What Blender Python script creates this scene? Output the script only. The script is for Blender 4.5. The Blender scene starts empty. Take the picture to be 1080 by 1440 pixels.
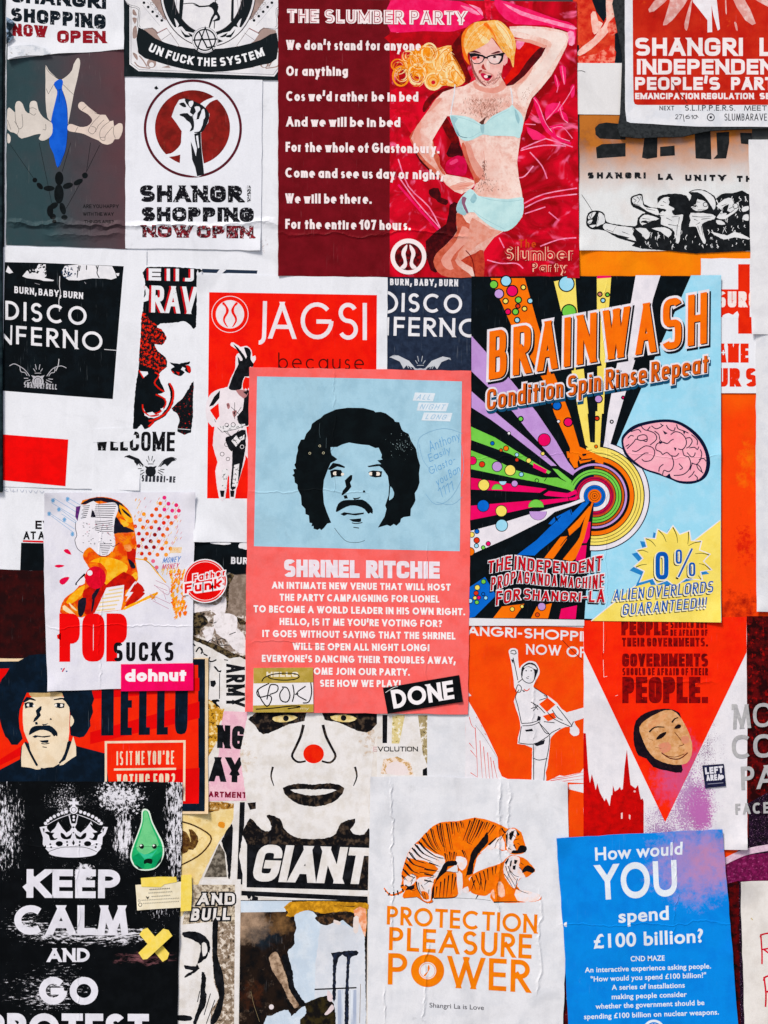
import bpy, math, random
from mathutils import Vector
from mathutils.geometry import delaunay_2d_cdt

# ------------------------------------------------------------------ camera, sky, sun, exposure
S = bpy.context.scene
COL = S.collection
ZB = 0.85                                   # height of the lower edge of the view above the pavement (1 photo pixel = 1 mm)
DIST = 3.0
cam_d = bpy.data.cameras.new("camera"); cam = bpy.data.objects.new("camera", cam_d); COL.objects.link(cam)
cam.location = (0.0, -DIST, ZB + 0.72); cam.rotation_euler = (math.radians(90), 0, 0)
cam_d.sensor_fit = 'VERTICAL'; cam_d.angle = 2 * math.atan(0.72 / (DIST - 0.004))
cam_d.clip_start = 0.05; cam_d.clip_end = 2000
S.camera = cam
SUN_EL, SUN_AZ = 56.0, -38.0                # azimuth measured from the wall's normal towards the left
w = bpy.data.worlds.new("World"); S.world = w; w.use_nodes = True
nt = w.node_tree; nt.nodes.clear()
wo = nt.nodes.new('ShaderNodeOutputWorld'); bg = nt.nodes.new('ShaderNodeBackground'); sk = nt.nodes.new('ShaderNodeTexSky')
sk.sky_type = 'NISHITA'; sk.sun_disc = False; sk.sun_elevation = math.radians(SUN_EL)
sk.sun_rotation = math.radians(180 - SUN_AZ); sk.air_density = 1.0; sk.dust_density = 3.0; sk.ozone_density = 1.0
nt.links.new(sk.outputs[0], bg.inputs[0]); nt.links.new(bg.outputs[0], wo.inputs[0]); bg.inputs[1].default_value = 0.12
sd = bpy.data.lights.new("sun", 'SUN'); sd.energy = 4.2; sd.angle = math.radians(14); sd.color = (1.0, 0.93, 0.84)
sun = bpy.data.objects.new("sun", sd); COL.objects.link(sun)
_e, _a = math.radians(SUN_EL), math.radians(SUN_AZ)
sdir = Vector((math.cos(_e) * math.sin(_a), -math.cos(_e) * math.cos(_a), math.sin(_e)))      # towards the sun
sun.rotation_euler = sdir.to_track_quat('Z', 'Y').to_euler(); sun.location = sdir * 8
S.view_settings.view_transform = 'Standard'; S.view_settings.look = 'None'
S.view_settings.gamma = 1; S.view_settings.use_curve_mapping = False
S.view_settings.exposure = 0.0
S.cycles.max_bounces = 6

# ------------------------------------------------------------------ materials
random.seed(7)
GAIN = 1.06
def lin(c): return c / 12.92 if c <= 0.04045 else ((c + 0.055) / 1.055) ** 2.4
def albedo(hx):
    c = [lin(int(hx[i:i + 2], 16) / 255) / GAIN for i in (0, 2, 4)]
    m = .3 * c[0] + .55 * c[1] + .15 * c[2]
    c = [m + (v - m) * 1.05 for v in c]                        # inks read a little purer than their mean printed tone
    return tuple(max(0.0012, min(0.86, v * min(1.0, .42 + max(v, 0) * 9))) for v in c) + (1,)

def _math(nt, op, a, b=None, clamp=False):
    n = nt.nodes.new('ShaderNodeMath'); n.operation = op; n.use_clamp = clamp
    for i, v in enumerate((a, b)):
        if v is None: continue
        if isinstance(v, (int, float)): n.inputs[i].default_value = v
        else: nt.links.new(v, n.inputs[i])
    return n.outputs[0]
def _noise(nt, vec, size, detail=3, rough=0.55, dist=0.0):
    n = nt.nodes.new('ShaderNodeTexNoise'); n.inputs['Scale'].default_value = 1.0 / size
    n.inputs['Detail'].default_value = detail; n.inputs['Roughness'].default_value = rough
    n.inputs['Distortion'].default_value = dist
    nt.links.new(vec, n.inputs['Vector']); return n.outputs['Fac']
def _ramp(nt, fac, lo, hi):
    n = nt.nodes.new('ShaderNodeMapRange'); n.clamp = True
    n.inputs[1].default_value = lo; n.inputs[2].default_value = hi
    nt.links.new(fac, n.inputs[0]); return n.outputs[0]
def _mix(nt, fac, a, b):
    n = nt.nodes.new('ShaderNodeMix'); n.data_type = 'RGBA'
    for s, v in ((n.inputs[0], fac), (n.inputs[6], a), (n.inputs[7], b)):
        if isinstance(v, (int, float)): s.default_value = v
        elif isinstance(v, tuple): s.default_value = v
        else: nt.links.new(v, s)
    return n.outputs[2]
def _mapping(nt, vec, rot=0.0, scale=(1, 1, 1)):
    n = nt.nodes.new('ShaderNodeMapping'); n.inputs['Rotation'].default_value = (0, math.radians(rot), 0)
    n.inputs['Scale'].default_value = scale; nt.links.new(vec, n.inputs['Vector']); return n.outputs[0]

def paper_relief():
    """node group: world position in mm -> height of the pasted paper (undulation, creases, fibre)"""
    g = bpy.data.node_groups.new("paper_relief", 'ShaderNodeTree')
    g.interface.new_socket("Vector", in_out='INPUT', socket_type='NodeSocketVector')
    g.interface.new_socket("Height", in_out='OUTPUT', socket_type='NodeSocketFloat')
    i = g.nodes.new('NodeGroupInput'); o = g.nodes.new('NodeGroupOutput'); v = i.outputs[0]
    sp = g.nodes.new('ShaderNodeSeparateXYZ'); g.links.new(v, sp.inputs[0]); x, z = sp.outputs[0], sp.outputs[2]
    h = _math(g, 'MULTIPLY', _noise(g, v, 90, 2), 1.5)
    h = _math(g, 'ADD', h, _math(g, 'MULTIPLY', _noise(g, _mapping(g, v, 0, (1, 1, .16)), 22, 3, .5, .6), 0.55))
    h = _math(g, 'ADD', h, _math(g, 'MULTIPLY', _noise(g, v, 7, 2), 0.10))
    wob = _math(g, 'MULTIPLY', _math(g, 'SUBTRACT', _noise(g, v, 70, 3), 0.5), 34)
    wob2 = _math(g, 'MULTIPLY', _math(g, 'SUBTRACT', _noise(g, v, 16, 3), 0.5), 9)
    wob = _math(g, 'ADD', wob, wob2)
    def crease(axis, pos, lo, hi, width, amp):
        a, b = (z, x) if axis == 'h' else (x, z)
        P0 = (1440 - pos) if axis == 'h' else pos - 540
        d = _math(g, 'ABSOLUTE', _math(g, 'SUBTRACT', _math(g, 'ADD', a, wob), P0))
        r = _ramp(g, d, width, 0.0)
        L, H = (lo - 540, hi - 540) if axis == 'h' else (1440 - hi, 1440 - lo)
        m = _math(g, 'MULTIPLY', _ramp(g, b, L - 3, L + 14), _ramp(g, b, H + 3, H - 14))
        return _math(g, 'MULTIPLY', _math(g, 'MULTIPLY', _math(g, 'POWER', r, 1.6), m), amp)
    for c in CREASES:
        h = _math(g, 'ADD', h, crease(*c))
    g.links.new(h, o.inputs[0]); return g
# real creases of the pasted sheets: direction, place, from, to, half width, height (mm)
CREASES = [('h', 316, 8, 180, 7, 5.0), ('h', 316, 176, 395, 8, 2.6), ('h', 331, 60, 176, 9, 2.4), ('h', 328, 390, 660, 4, 1.3), ('v', 552, 1095, 1330, 3, 1.4), ('v', 703, 1098, 1290, 5, 2.0),
           ('v', 716, 1098, 1240, 4, 1.4), ('v', 598, 1300, 1440, 4, 1.4), ('v', 760, 1250, 1400, 4, 1.3), ('v', 540, 1385, 1440, 3, 1.2),
           ('v', 852, 395, 860, 1.6, .5), ('v', 750, 930, 1090, 4, 1.0), ('v', 470, 515, 700, 1.8, .5), ('h', 690, 345, 520, 2, .5), ('v', 600, 760, 1000, 2, .5), ('h', 905, 350, 480, 2.5, .6), ('h', 640, 660, 1013, 1.6, .45), ('v', 950, 1170, 1330, 2, .6), ('h', 1300, 785, 1035, 2, .5), ('v', 110, 1100, 1440, 2.5, .7), ('h', 1190, 0, 257, 2, .5), ('v', 140, 690, 970, 2.5, .7), ('h', 880, 62, 272, 2, .6), ('h', 960, 880, 1010, 4, .8), ('v', 846, 880, 950, 2, .6)]
RELIEF = None
_mats = {}
def M(hx, hx2=None, mode=None, size=20, lo=.45, hi=.6, grad=None, hx3=None, worn=None, scr=0.0, rough=.55, rot=0, stretch=1.0, masks=None, dirt=1.0, wc='e9ebf2', detail=4):
    """printed paper: ink colour hx, optionally broken up with hx2 / hx3, gradient, worn flecks, scratches"""
    global RELIEF
    key = (hx, hx2, mode, size, lo, hi, grad, hx3, worn, scr, rough, rot, stretch, str(masks), dirt, wc, detail)
    if key in _mats: return _mats[key]
    m = bpy.data.materials.new("print_" + hx); m.use_nodes = True; nt = m.node_tree
    b = nt.nodes['Principled BSDF']; b.inputs['Roughness'].default_value = rough; b.inputs['Specular IOR Level'].default_value = .045
    geo = nt.nodes.new('ShaderNodeNewGeometry')
    vm = nt.nodes.new('ShaderNodeVectorMath'); vm.operation = 'MULTIPLY_ADD'
    vm.inputs[1].default_value = (1000, 1000, 1000); vm.inputs[2].default_value = (0, 0, -ZB * 1000)
    nt.links.new(geo.outputs['Position'], vm.inputs[0]); v = vm.outputs[0]
    fl = nt.nodes.new('ShaderNodeVectorMath'); fl.operation = 'MULTIPLY'; fl.inputs[1].default_value = (1, 0, 1)
    nt.links.new(v, fl.inputs[0]); v = fl.outputs[0]
    sp = nt.nodes.new('ShaderNodeSeparateXYZ'); nt.links.new(v, sp.inputs[0])
    def along(x0, y0, x1, y1):
        dx, dz = x1 - x0, -(y1 - y0); L2 = dx * dx + dz * dz
        a = _math(nt, 'MULTIPLY', _math(nt, 'SUBTRACT', sp.outputs[0], x0 - 540), dx / L2)
        c = _math(nt, 'MULTIPLY', _math(nt, 'SUBTRACT', sp.outputs[2], 1440 - y0), dz / L2)
        return _math(nt, 'ADD', a, c, True)
    c = albedo(hx)
    sv = _mapping(nt, v, rot, (1, 1, stretch)) if (rot or stretch != 1) else v
    if mode == 'mottle':
        c = _mix(nt, _ramp(nt, _noise(nt, sv, size, detail, .62), lo, hi), c, albedo(hx2))
        if hx3: c = _mix(nt, _ramp(nt, _noise(nt, sv, size * .63, detail, .62), hi, hi + .12), c, albedo(hx3))
    elif mode == 'satin':
        f = _noise(nt, sv, size, 3, .5, 2.4)
        c = _mix(nt, _ramp(nt, f, lo, hi), c, albedo(hx2))
        if hx3: c = _mix(nt, _math(nt, 'POWER', _ramp(nt, _noise(nt, sv, size * .8, 2, .5, 3.2), .56, .74), 2), c, albedo(hx3))
    elif mode == 'photo':
        f = _noise(nt, sv, size, detail, .68)
        c = _mix(nt, _ramp(nt, f, lo - .04, lo + .02), c, albedo(hx2))
        c = _mix(nt, _ramp(nt, f, hi - .02, hi + .04), c, albedo(hx3))
    if grad:
        gf = along(*grad[:4]); gf = _math(nt, 'ADD', gf, _math(nt, 'MULTIPLY', _math(nt, 'SUBTRACT', _noise(nt, v, 30, 4), .5), grad[5] if len(grad) > 5 else .5), True)
        c = _mix(nt, gf, c, albedo(grad[4]))
    for mk in (masks or []):          # (cx, cy, rx, ry, colour, size, thresholds lo hi, softness): a sprayed or worn patch
        cx, cy, rx, ry, mc, ms, ml, mh = mk[:8]; mv = _mapping(nt, v, 0, mk[8]) if len(mk) > 8 else v
        a = _math(nt, 'MULTIPLY', _math(nt, 'SUBTRACT', sp.outputs[0], cx - 540), 1 / rx)
        d = _math(nt, 'MULTIPLY', _math(nt, 'SUBTRACT', sp.outputs[2], 1440 - cy), 1 / ry)
        r2 = _math(nt, 'ADD', _math(nt, 'MULTIPLY', a, a), _math(nt, 'MULTIPLY', d, d))
        fall = _math(nt, 'SUBTRACT', 1, r2, True)
        f = _math(nt, 'ADD', _math(nt, 'MULTIPLY', _noise(nt, mv, ms, 6, .75), .75), _math(nt, 'MULTIPLY', _noise(nt, mv, ms * 9, 3), .25))
        f = _math(nt, 'ADD', f, _math(nt, 'MULTIPLY', _math(nt, 'SUBTRACT', fall, 1), .32))
        c = _mix(nt, _ramp(nt, f, ml, mh), c, albedo(mc))
    if worn:                         # (size, threshold) flecks where the print has come off
        f = _noise(nt, v, worn[0], 5, .7)
        c = _mix(nt, _ramp(nt, f, worn[1], worn[1] + .03), c, albedo(wc))
    if scr:
        for k, (rt, sz) in enumerate(((33, 5), (48, 9))):
            f = _noise(nt, _mapping(nt, v, rt, (1, 1, .035)), sz * .25, 2, .6)
            f2 = _math(nt, 'MULTIPLY', _ramp(nt, f, .655, .72), _ramp(nt, _noise(nt, v, 45, 3), .5, .62))
            c = _mix(nt, _math(nt, 'MULTIPLY', f2, scr), c, albedo(wc))
        f = _noise(nt, v, 1.6, 1)
        c = _mix(nt, _math(nt, 'MULTIPLY', _ramp(nt, f, .79, .84), min(1, scr * 1.8)), c, albedo(wc))
    if dirt:
        n1 = _noise(nt, v, 55, 4, .6); n2 = _noise(nt, v, 2.2, 2, .6); n3 = _noise(nt, _mapping(nt, v, 20, (1, 1, .3)), 11, 4, .7)
        k = _math(nt, 'ADD', _math(nt, 'MULTIPLY', _math(nt, 'SUBTRACT', n1, .5), .09 * dirt), _math(nt, 'MULTIPLY', _math(nt, 'SUBTRACT', n2, .5), .16 * dirt))
        k = _math(nt, 'ADD', k, _math(nt, 'MULTIPLY', _math(nt, 'SUBTRACT', n3, .5), .12 * dirt))
        k = _math(nt, 'ADD', k, 1.0)
        st = _math(nt, 'MULTIPLY', _ramp(nt, _noise(nt, v, 75, 5, .65, .8), .50, .74), .13 * dirt)          # old paste stains
        sm = _math(nt, 'MULTIPLY', _ramp(nt, _noise(nt, v, 26, 5, .7), .63, .78), .22 * dirt)               # rare smudges
        k = _math(nt, 'MULTIPLY', k, _math(nt, 'SUBTRACT', 1.0, _math(nt, 'ADD', st, sm)))
        vs = nt.nodes.new('ShaderNodeVectorMath'); vs.operation = 'SCALE'
        if isinstance(c, tuple): vs.inputs[0].default_value = c[:3]
        else: nt.links.new(c, vs.inputs[0])
        nt.links.new(k, vs.inputs['Scale']); c = vs.outputs[0]
    if isinstance(c, tuple): b.inputs['Base Color'].default_value = c
    else: nt.links.new(c, b.inputs['Base Color'])
    if RELIEF is None: RELIEF = paper_relief()
    gn = nt.nodes.new('ShaderNodeGroup'); gn.node_tree = RELIEF; nt.links.new(v, gn.inputs[0])
    bp = nt.nodes.new('ShaderNodeBump'); bp.inputs['Strength'].default_value = .75; bp.inputs['Distance'].default_value = .001
    nt.links.new(gn.outputs[0], bp.inputs['Height']); nt.links.new(bp.outputs[0], b.inputs['Normal'])
    _mats[key] = m; return m
def mat(c): return M(c) if isinstance(c, str) else c

# ------------------------------------------------------------------ geometry toolkit
LV = 0.0006                                  # one pasted layer to the next
def wx(px): return (px - 540) / 1000.0
def wz(py): return ZB + (1440 - py) / 1000.0
def pts(s):
    if not isinstance(s, str): return [tuple(p) for p in s]
    return [tuple(float(a) for a in t.split(',')) for t in s.split()]
def area(p): return sum(p[i][0] * p[(i + 1) % len(p)][1] - p[(i + 1) % len(p)][0] * p[i][1] for i in range(len(p))) / 2
def smooth(p, k=3, closed=True):
    n = len(p); out = []
    for i in range(n if closed else n - 1):
        p0, p1, p2, p3 = (p[(i - 1) % n], p[i], p[(i + 1) % n], p[(i + 2) % n]) if closed else (p[max(0, i - 1)], p[i], p[i + 1], p[min(n - 1, i + 2)])
        for j in range(k):
            t = j / k
            out.append(tuple(.5 * (2 * p1[d] + (p2[d] - p0[d]) * t + (2 * p0[d] - 5 * p1[d] + 4 * p2[d] - p3[d]) * t * t + (3 * p1[d] - p0[d] - 3 * p2[d] + p3[d]) * t ** 3) for d in (0, 1)))
    if not closed: out.append(p[-1])
    return out
def clean(p):
    q = []
    for a in p:
        if not q or abs(a[0] - q[-1][0]) + abs(a[1] - q[-1][1]) > 1e-3: q.append(a)
    if len(q) > 1 and abs(q[0][0] - q[-1][0]) + abs(q[0][1] - q[-1][1]) < 1e-3: q.pop()
    return q
def stroke_quads(p, w, closed=False, w1=None):
    """a polyline of width w -> simple quads with mitred joints; w1: end width (taper)"""
    p = clean(p); n = len(p)
    if n < 2: return []
    L, R = [], []
    for i in range(n):
        a = p[i - 1] if (i > 0 or closed) else None
        b = p[(i + 1) % n] if (i < n - 1 or closed) else None
        d1 = d2 = None
        if a: d1 = (p[i][0] - a[0], p[i][1] - a[1])
        if b: d2 = (b[0] - p[i][0], b[1] - p[i][1])
        d1 = d1 or d2; d2 = d2 or d1
        l1, l2 = math.hypot(*d1) or 1, math.hypot(*d2) or 1
        n1, n2 = (-d1[1] / l1, d1[0] / l1), (-d2[1] / l2, d2[0] / l2)
        mx, my = n1[0] + n2[0], n1[1] + n2[1]; ml = math.hypot(mx, my)
        if ml < .35: mx, my, k = n1[0], n1[1], 1.0
        else:
            mx /= ml; my /= ml; k = 1 / max(.42, mx * n1[0] + my * n1[1])
        ww = (w if w1 is None else w + (w1 - w) * i / (n - 1)) * .5 * k
        L.append((p[i][0] + mx * ww, p[i][1] + my * ww)); R.append((p[i][0] - mx * ww, p[i][1] - my * ww))
    out = []
    for i in range(n if closed else n - 1):
        j = (i + 1) % n; out.append(hull([L[i], L[j], R[j], R[i]]))
    return out
def hull(P):
    P = sorted(P); h = []
    for seq in (P, P[::-1]):
        b = len(h)
        for q in seq:
            while len(h) - b >= 2 and (h[-1][0] - h[-2][0]) * (q[1] - h[-2][1]) - (h[-1][1] - h[-2][1]) * (q[0] - h[-2][0]) <= 0: h.pop()
            h.append(q)
        h.pop()
    return h
def clip_y(poly, ylo, yhi):
    for lim, sg in ((ylo, 1), (yhi, -1)):
        if lim is None: continue
        q = []
        for i in range(len(poly)):
            a, b = poly[i], poly[(i + 1) % len(poly)]
            ia, ib = sg * (a[1] - lim) >= 0, sg * (b[1] - lim) >= 0
            if ia: q.append(a)
            if ia != ib:
                t = (lim - a[1]) / (b[1] - a[1]); q.append((a[0] + (b[0] - a[0]) * t, lim))
        poly = q
        if len(poly) < 3: return []
    return poly

LIFTS = []
def rise(px, py, lifts):
    d = 0.0
    for cx, cy, r, h in lifts:
        t = 1 - math.hypot(px - cx, py - cy) / r
        if t > 0: d += h / 1000.0 * t * t * (1.6 - .6 * t)
    return d
def refine(p):
    out = []
    for i in range(len(p)):
        a, b = p[i], p[(i + 1) % len(p)]; n = max(1, int(math.hypot(b[0] - a[0], b[1] - a[1]) / 2.5)); out.append(a)
        for j in range(1, n):
            q = (a[0] + (b[0] - a[0]) * j / n, a[1] + (b[1] - a[1]) * j / n)
            if any(math.hypot(q[0] - x, q[1] - y) < r * 1.08 for x, y, r, h in LIFTS): out.append(q)
    return out
def union(polys):
    """overlapping polygons (later ones on top) -> flat triangles with the index of the topmost polygon"""
    vs, fs, own = [], [], []
    for k, p in enumerate(polys):
        p = clean(p)
        if len(p) < 3: continue
        if LIFTS: p = refine(p)
        a = area(p)
        if abs(a) < 1e-3: continue
        if a < 0: p = p[::-1]
        fs.append(list(range(len(vs), len(vs) + len(p)))); own.append(k); vs += [Vector(q) for q in p]
    if not fs: return [], [], []
    if LIFTS:                       # extra points where the paper bends away from the wall, so that print and sheet bend alike
        x0, x1 = min(v.x for v in vs), max(v.x for v in vs); y0, y1 = min(v.y for v in vs), max(v.y for v in vs)
        for cx, cy, r, h in LIFTS:
            n = int(r / 2.5)
            for i in range(-n, n + 1):
                for j in range(-n, n + 1):
                    a, b = cx + i * 2.5 + .13, cy + j * 2.5 + .07
                    if x0 < a < x1 and y0 < b < y1: vs.append(Vector((a, b)))
    r = delaunay_2d_cdt(vs, [], fs, 1, 1e-4)
    tri, ids = [], []
    V = [tuple(q) for q in r[0]]
    for f, o in zip(r[2], r[5]):
        if not o: continue
        cx = sum(V[i][0] for i in f) / 3; cy = sum(V[i][1] for i in f) / 3
        for k in sorted(o, reverse=True):
            q = polys[own[k]]; c = False; j = len(q) - 1
            for i in range(len(q)):
                if (q[i][1] > cy) != (q[j][1] > cy) and cx < (q[j][0] - q[i][0]) * (cy - q[i][1]) / (q[j][1] - q[i][1]) + q[i][0]: c = not c
                j = i
            if c: tri.append(f); ids.append(own[k]); break
    return V, tri, ids

BLEED = {'tiger_print': .28, 'face_print': .42, 'window_print': .5, 'girl_print': .15, 'men_print': .25, 'figure_print': .2, 'street_print': .4, 'skyline_print': 0, 'mask_print': .2}
BR_ = random.Random(77)
class Layer:
    """one printed part: everything in it becomes ONE mesh lying flat on its sheet"""
    def __init__(s, poster, name, label=None, parent=None):
        s.po, s.name, s.label, s.parent = poster, name, label, parent
        s.chunks = [[]]; s.tx = (0, 0, 1); s.z0 = poster.next_z()
    def z(s, x0=0, y0=0, k=1): s.tx = (x0, y0, k); return s
    def t(s, p): return [(s.tx[0] + a / s.tx[2], s.tx[1] + b / s.tx[2]) for a, b in p]
    def poly(s, p, c, sm=0):
        p = pts(p)
        bleed = BLEED.get(s.name, 0) if len(p) >= 6 else 0
        if bleed and not sm: sm = 2
        if sm: p = smooth(p, sm)
        p = s.t(p)
        if bleed:                   # ragged ink edge
            q = []
            for i in range(len(p)):
                a, b = p[i], p[(i + 1) % len(p)]; n = max(1, int(math.hypot(b[0] - a[0], b[1] - a[1]) / 2.2))
                q += [(a[0] + (b[0] - a[0]) * j / n + BR_.uniform(-bleed, bleed), a[1] + (b[1] - a[1]) * j / n + BR_.uniform(-bleed, bleed)) for j in range(n)]
            p = q
        s.chunks[-1].append((p, mat(c))); return s
    def polys(s, string, c, sm=0):
        for q in string.split(';'):
            if q.strip(): s.poly(q, c, sm)
        return s
    def line(s, p, w, c, sm=3, closed=False, w1=None):
        p = pts(p)
        if sm and len(p) > 2: p = smooth(p, sm, closed)
        p = s.t(p)
        for q in stroke_quads(p, w, closed, w1): s.chunks[-1].append((q, mat(c)))
        return s
    def lines(s, string, w, c, sm=3, w1=None):
        for q in string.split(';'):
            if q.strip(): s.line(q, w, c, sm, False, w1)
        return s
    def dot(s, cx, cy, r, c, ry=None, n=None, rot=0):
        ry = ry or r; n = n or max(8, min(48, int(6 + abs(r) / s.tx[2] * 2))); ca, sa = math.cos(math.radians(rot)), math.sin(math.radians(rot))
        P = [(r * math.cos(2 * math.pi * i / n), ry * math.sin(2 * math.pi * i / n)) for i in range(n)]
        s.chunks[-1].append((s.t([(cx + a * ca - b * sa, cy + a * sa + b * ca) for a, b in P]), mat(c))); return s
    def ring(s, cx, cy, r, w, c, ry=None, n=48):
        ry = ry or r
        P = s.t([(cx + r * math.cos(2 * math.pi * i / n), cy + ry * math.sin(2 * math.pi * i / n)) for i in range(n)])
        for q in stroke_quads(P, w, True): s.chunks[-1].append((q, mat(c)))
        return s
    def new(s): s.chunks.append([]); s.po.bump_z(); return s
    def raw(s, V, F, c): s.chunks[-1].append(('raw', V, F, mat(c))); return s
    def build(s):
        V, F, MI, mats = [], [], [], []
        def mi(m):
            if m not in mats: mats.append(m)
            return mats.index(m)
        dz = 0
        for ch in s.chunks:
            cd = [c for c in ch if c[0] != 'raw']
            LIFTS[:] = s.po.lift; vs, tri, ids = union([c[0] for c in cd]); LIFTS[:] = []
            base = len(V); y = -(s.z0 + dz * 0.00001)
            V += [(wx(a), y - rise(a, b, s.po.lift), wz(b)) for a, b in vs]
            for f, k in zip(tri, ids):
                f = list(f)
                a, b, c = (vs[i] for i in f[:3])
                if (b[0] - a[0]) * (c[1] - a[1]) - (b[1] - a[1]) * (c[0] - a[0]) > 0: f = f[::-1]
                F.append([base + i for i in f]); MI.append(mi(cd[k][1]))
            for c in ch:
                if c[0] == 'raw':
                    base = len(V); V += [(wx(a), y - rise(a, b, s.po.lift), wz(b)) for a, b in c[1]]
                    for f in c[2]: F.append([base + i for i in f]); MI.append(mi(c[3]))
            dz += 1
        if not F: return None
        me = bpy.data.meshes.new(s.name); O = s.po.root.location
        me.from_pydata([(a - O.x, b - O.y, c - O.z) for a, b, c in V], [], F)
        for m in mats: me.materials.append(m)
        me.polygons.foreach_set('material_index', MI); me.update()
        o = bpy.data.objects.new(s.name, me); COL.objects.link(o); o.parent = s.parent or s.po.root
        if s.label: o['label'] = s.label
        return o

class Poster:
    """a pasted sheet: an Empty on the wall that parents the sheet and its printed parts"""
    def __init__(s, name, label, cat, level, outline, colour, group=None, thick=.0004, jitter=.5, step=14, lift=()):
        s.lift = list(lift); LIFTS[:] = s.lift
        P = pts(outline); s.level = level
        cx = sum(p[0] for p in P) / len(P); cy = max(p[1] for p in P)
        s.root = bpy.data.objects.new(name, None); COL.objects.link(s.root); s.root.empty_display_size = .03
        s.root.location = (wx(cx), 0, wz(cy)); s.root['label'] = label; s.root['category'] = cat
        if group: s.root['group'] = group
        s.zc = level * LV + 0.00003; s.layers = []
        rnd = random.Random(len(label) * 31 + int(cx))
        Q = []
        for i in range(len(P)):
            a, b = P[i], P[(i + 1) % len(P)]; n = max(1, int(math.hypot(b[0] - a[0], b[1] - a[1]) / step)) if jitter else 1
            for j in range(n):
                t = j / n; k = jitter if j else 0
                Q.append((a[0] + (b[0] - a[0]) * t + rnd.uniform(-k, k), a[1] + (b[1] - a[1]) * t + rnd.uniform(-k, k)))
        s.sheet = slab(s, 'sheet', Q, level * LV, thick, mat(colour)); LIFTS[:] = []
    def next_z(s): s.zc += 0.00002; return s.zc
    def bump_z(s): s.zc += 0.00001
    def part(s, name, label=None, parent=None):
        L = Layer(s, name, label, parent); s.layers.append(L); return L
def slab(po, name, Q, z, thick, m, parent=None):
    Q = clean(Q)
    if LIFTS: Q = refine(Q)
    if area(Q) < 0: Q = Q[::-1]            # counter-clockwise in px (y down) = clockwise seen from the camera
    vs, tri, ids = union([Q]); O = po.root.location
    lf = po.lift if hasattr(po, 'lift') else []
    V = [(wx(a) - O.x, -z - rise(a, b, lf) - O.y, wz(b) - O.z) for a, b in vs]; n = len(V); F = []
    for f in tri:
        a, b, c = (vs[i] for i in f[:3])
        F.append(list(f)[::-1] if (b[0] - a[0]) * (c[1] - a[1]) - (b[1] - a[1]) * (c[0] - a[0]) > 0 else list(f))
    k = len(Q)
    V += [(wx(a) - O.x, -z - rise(a, b, lf) - O.y, wz(b) - O.z) for a, b in Q] + [(wx(a) - O.x, -(z - thick) - rise(a, b, lf) - O.y, wz(b) - O.z) for a, b in Q]
    m0 = len(V); V += [(wx(a) - O.x, -(z - thick) - rise(a, b, lf) - O.y, wz(b) - O.z) for a, b in vs]
    for i in range(k):
        j = (i + 1) % k; F.append([n + i, n + j, n + k + j, n + k + i])
    for f in tri: F.append([m0 + i for i in f])
    me = bpy.data.meshes.new(name); me.from_pydata(V, [], F); me.materials.append(m); me.update()
    o = bpy.data.objects.new(name, me); COL.objects.link(o); o.parent = parent or po.root
    return o

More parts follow.
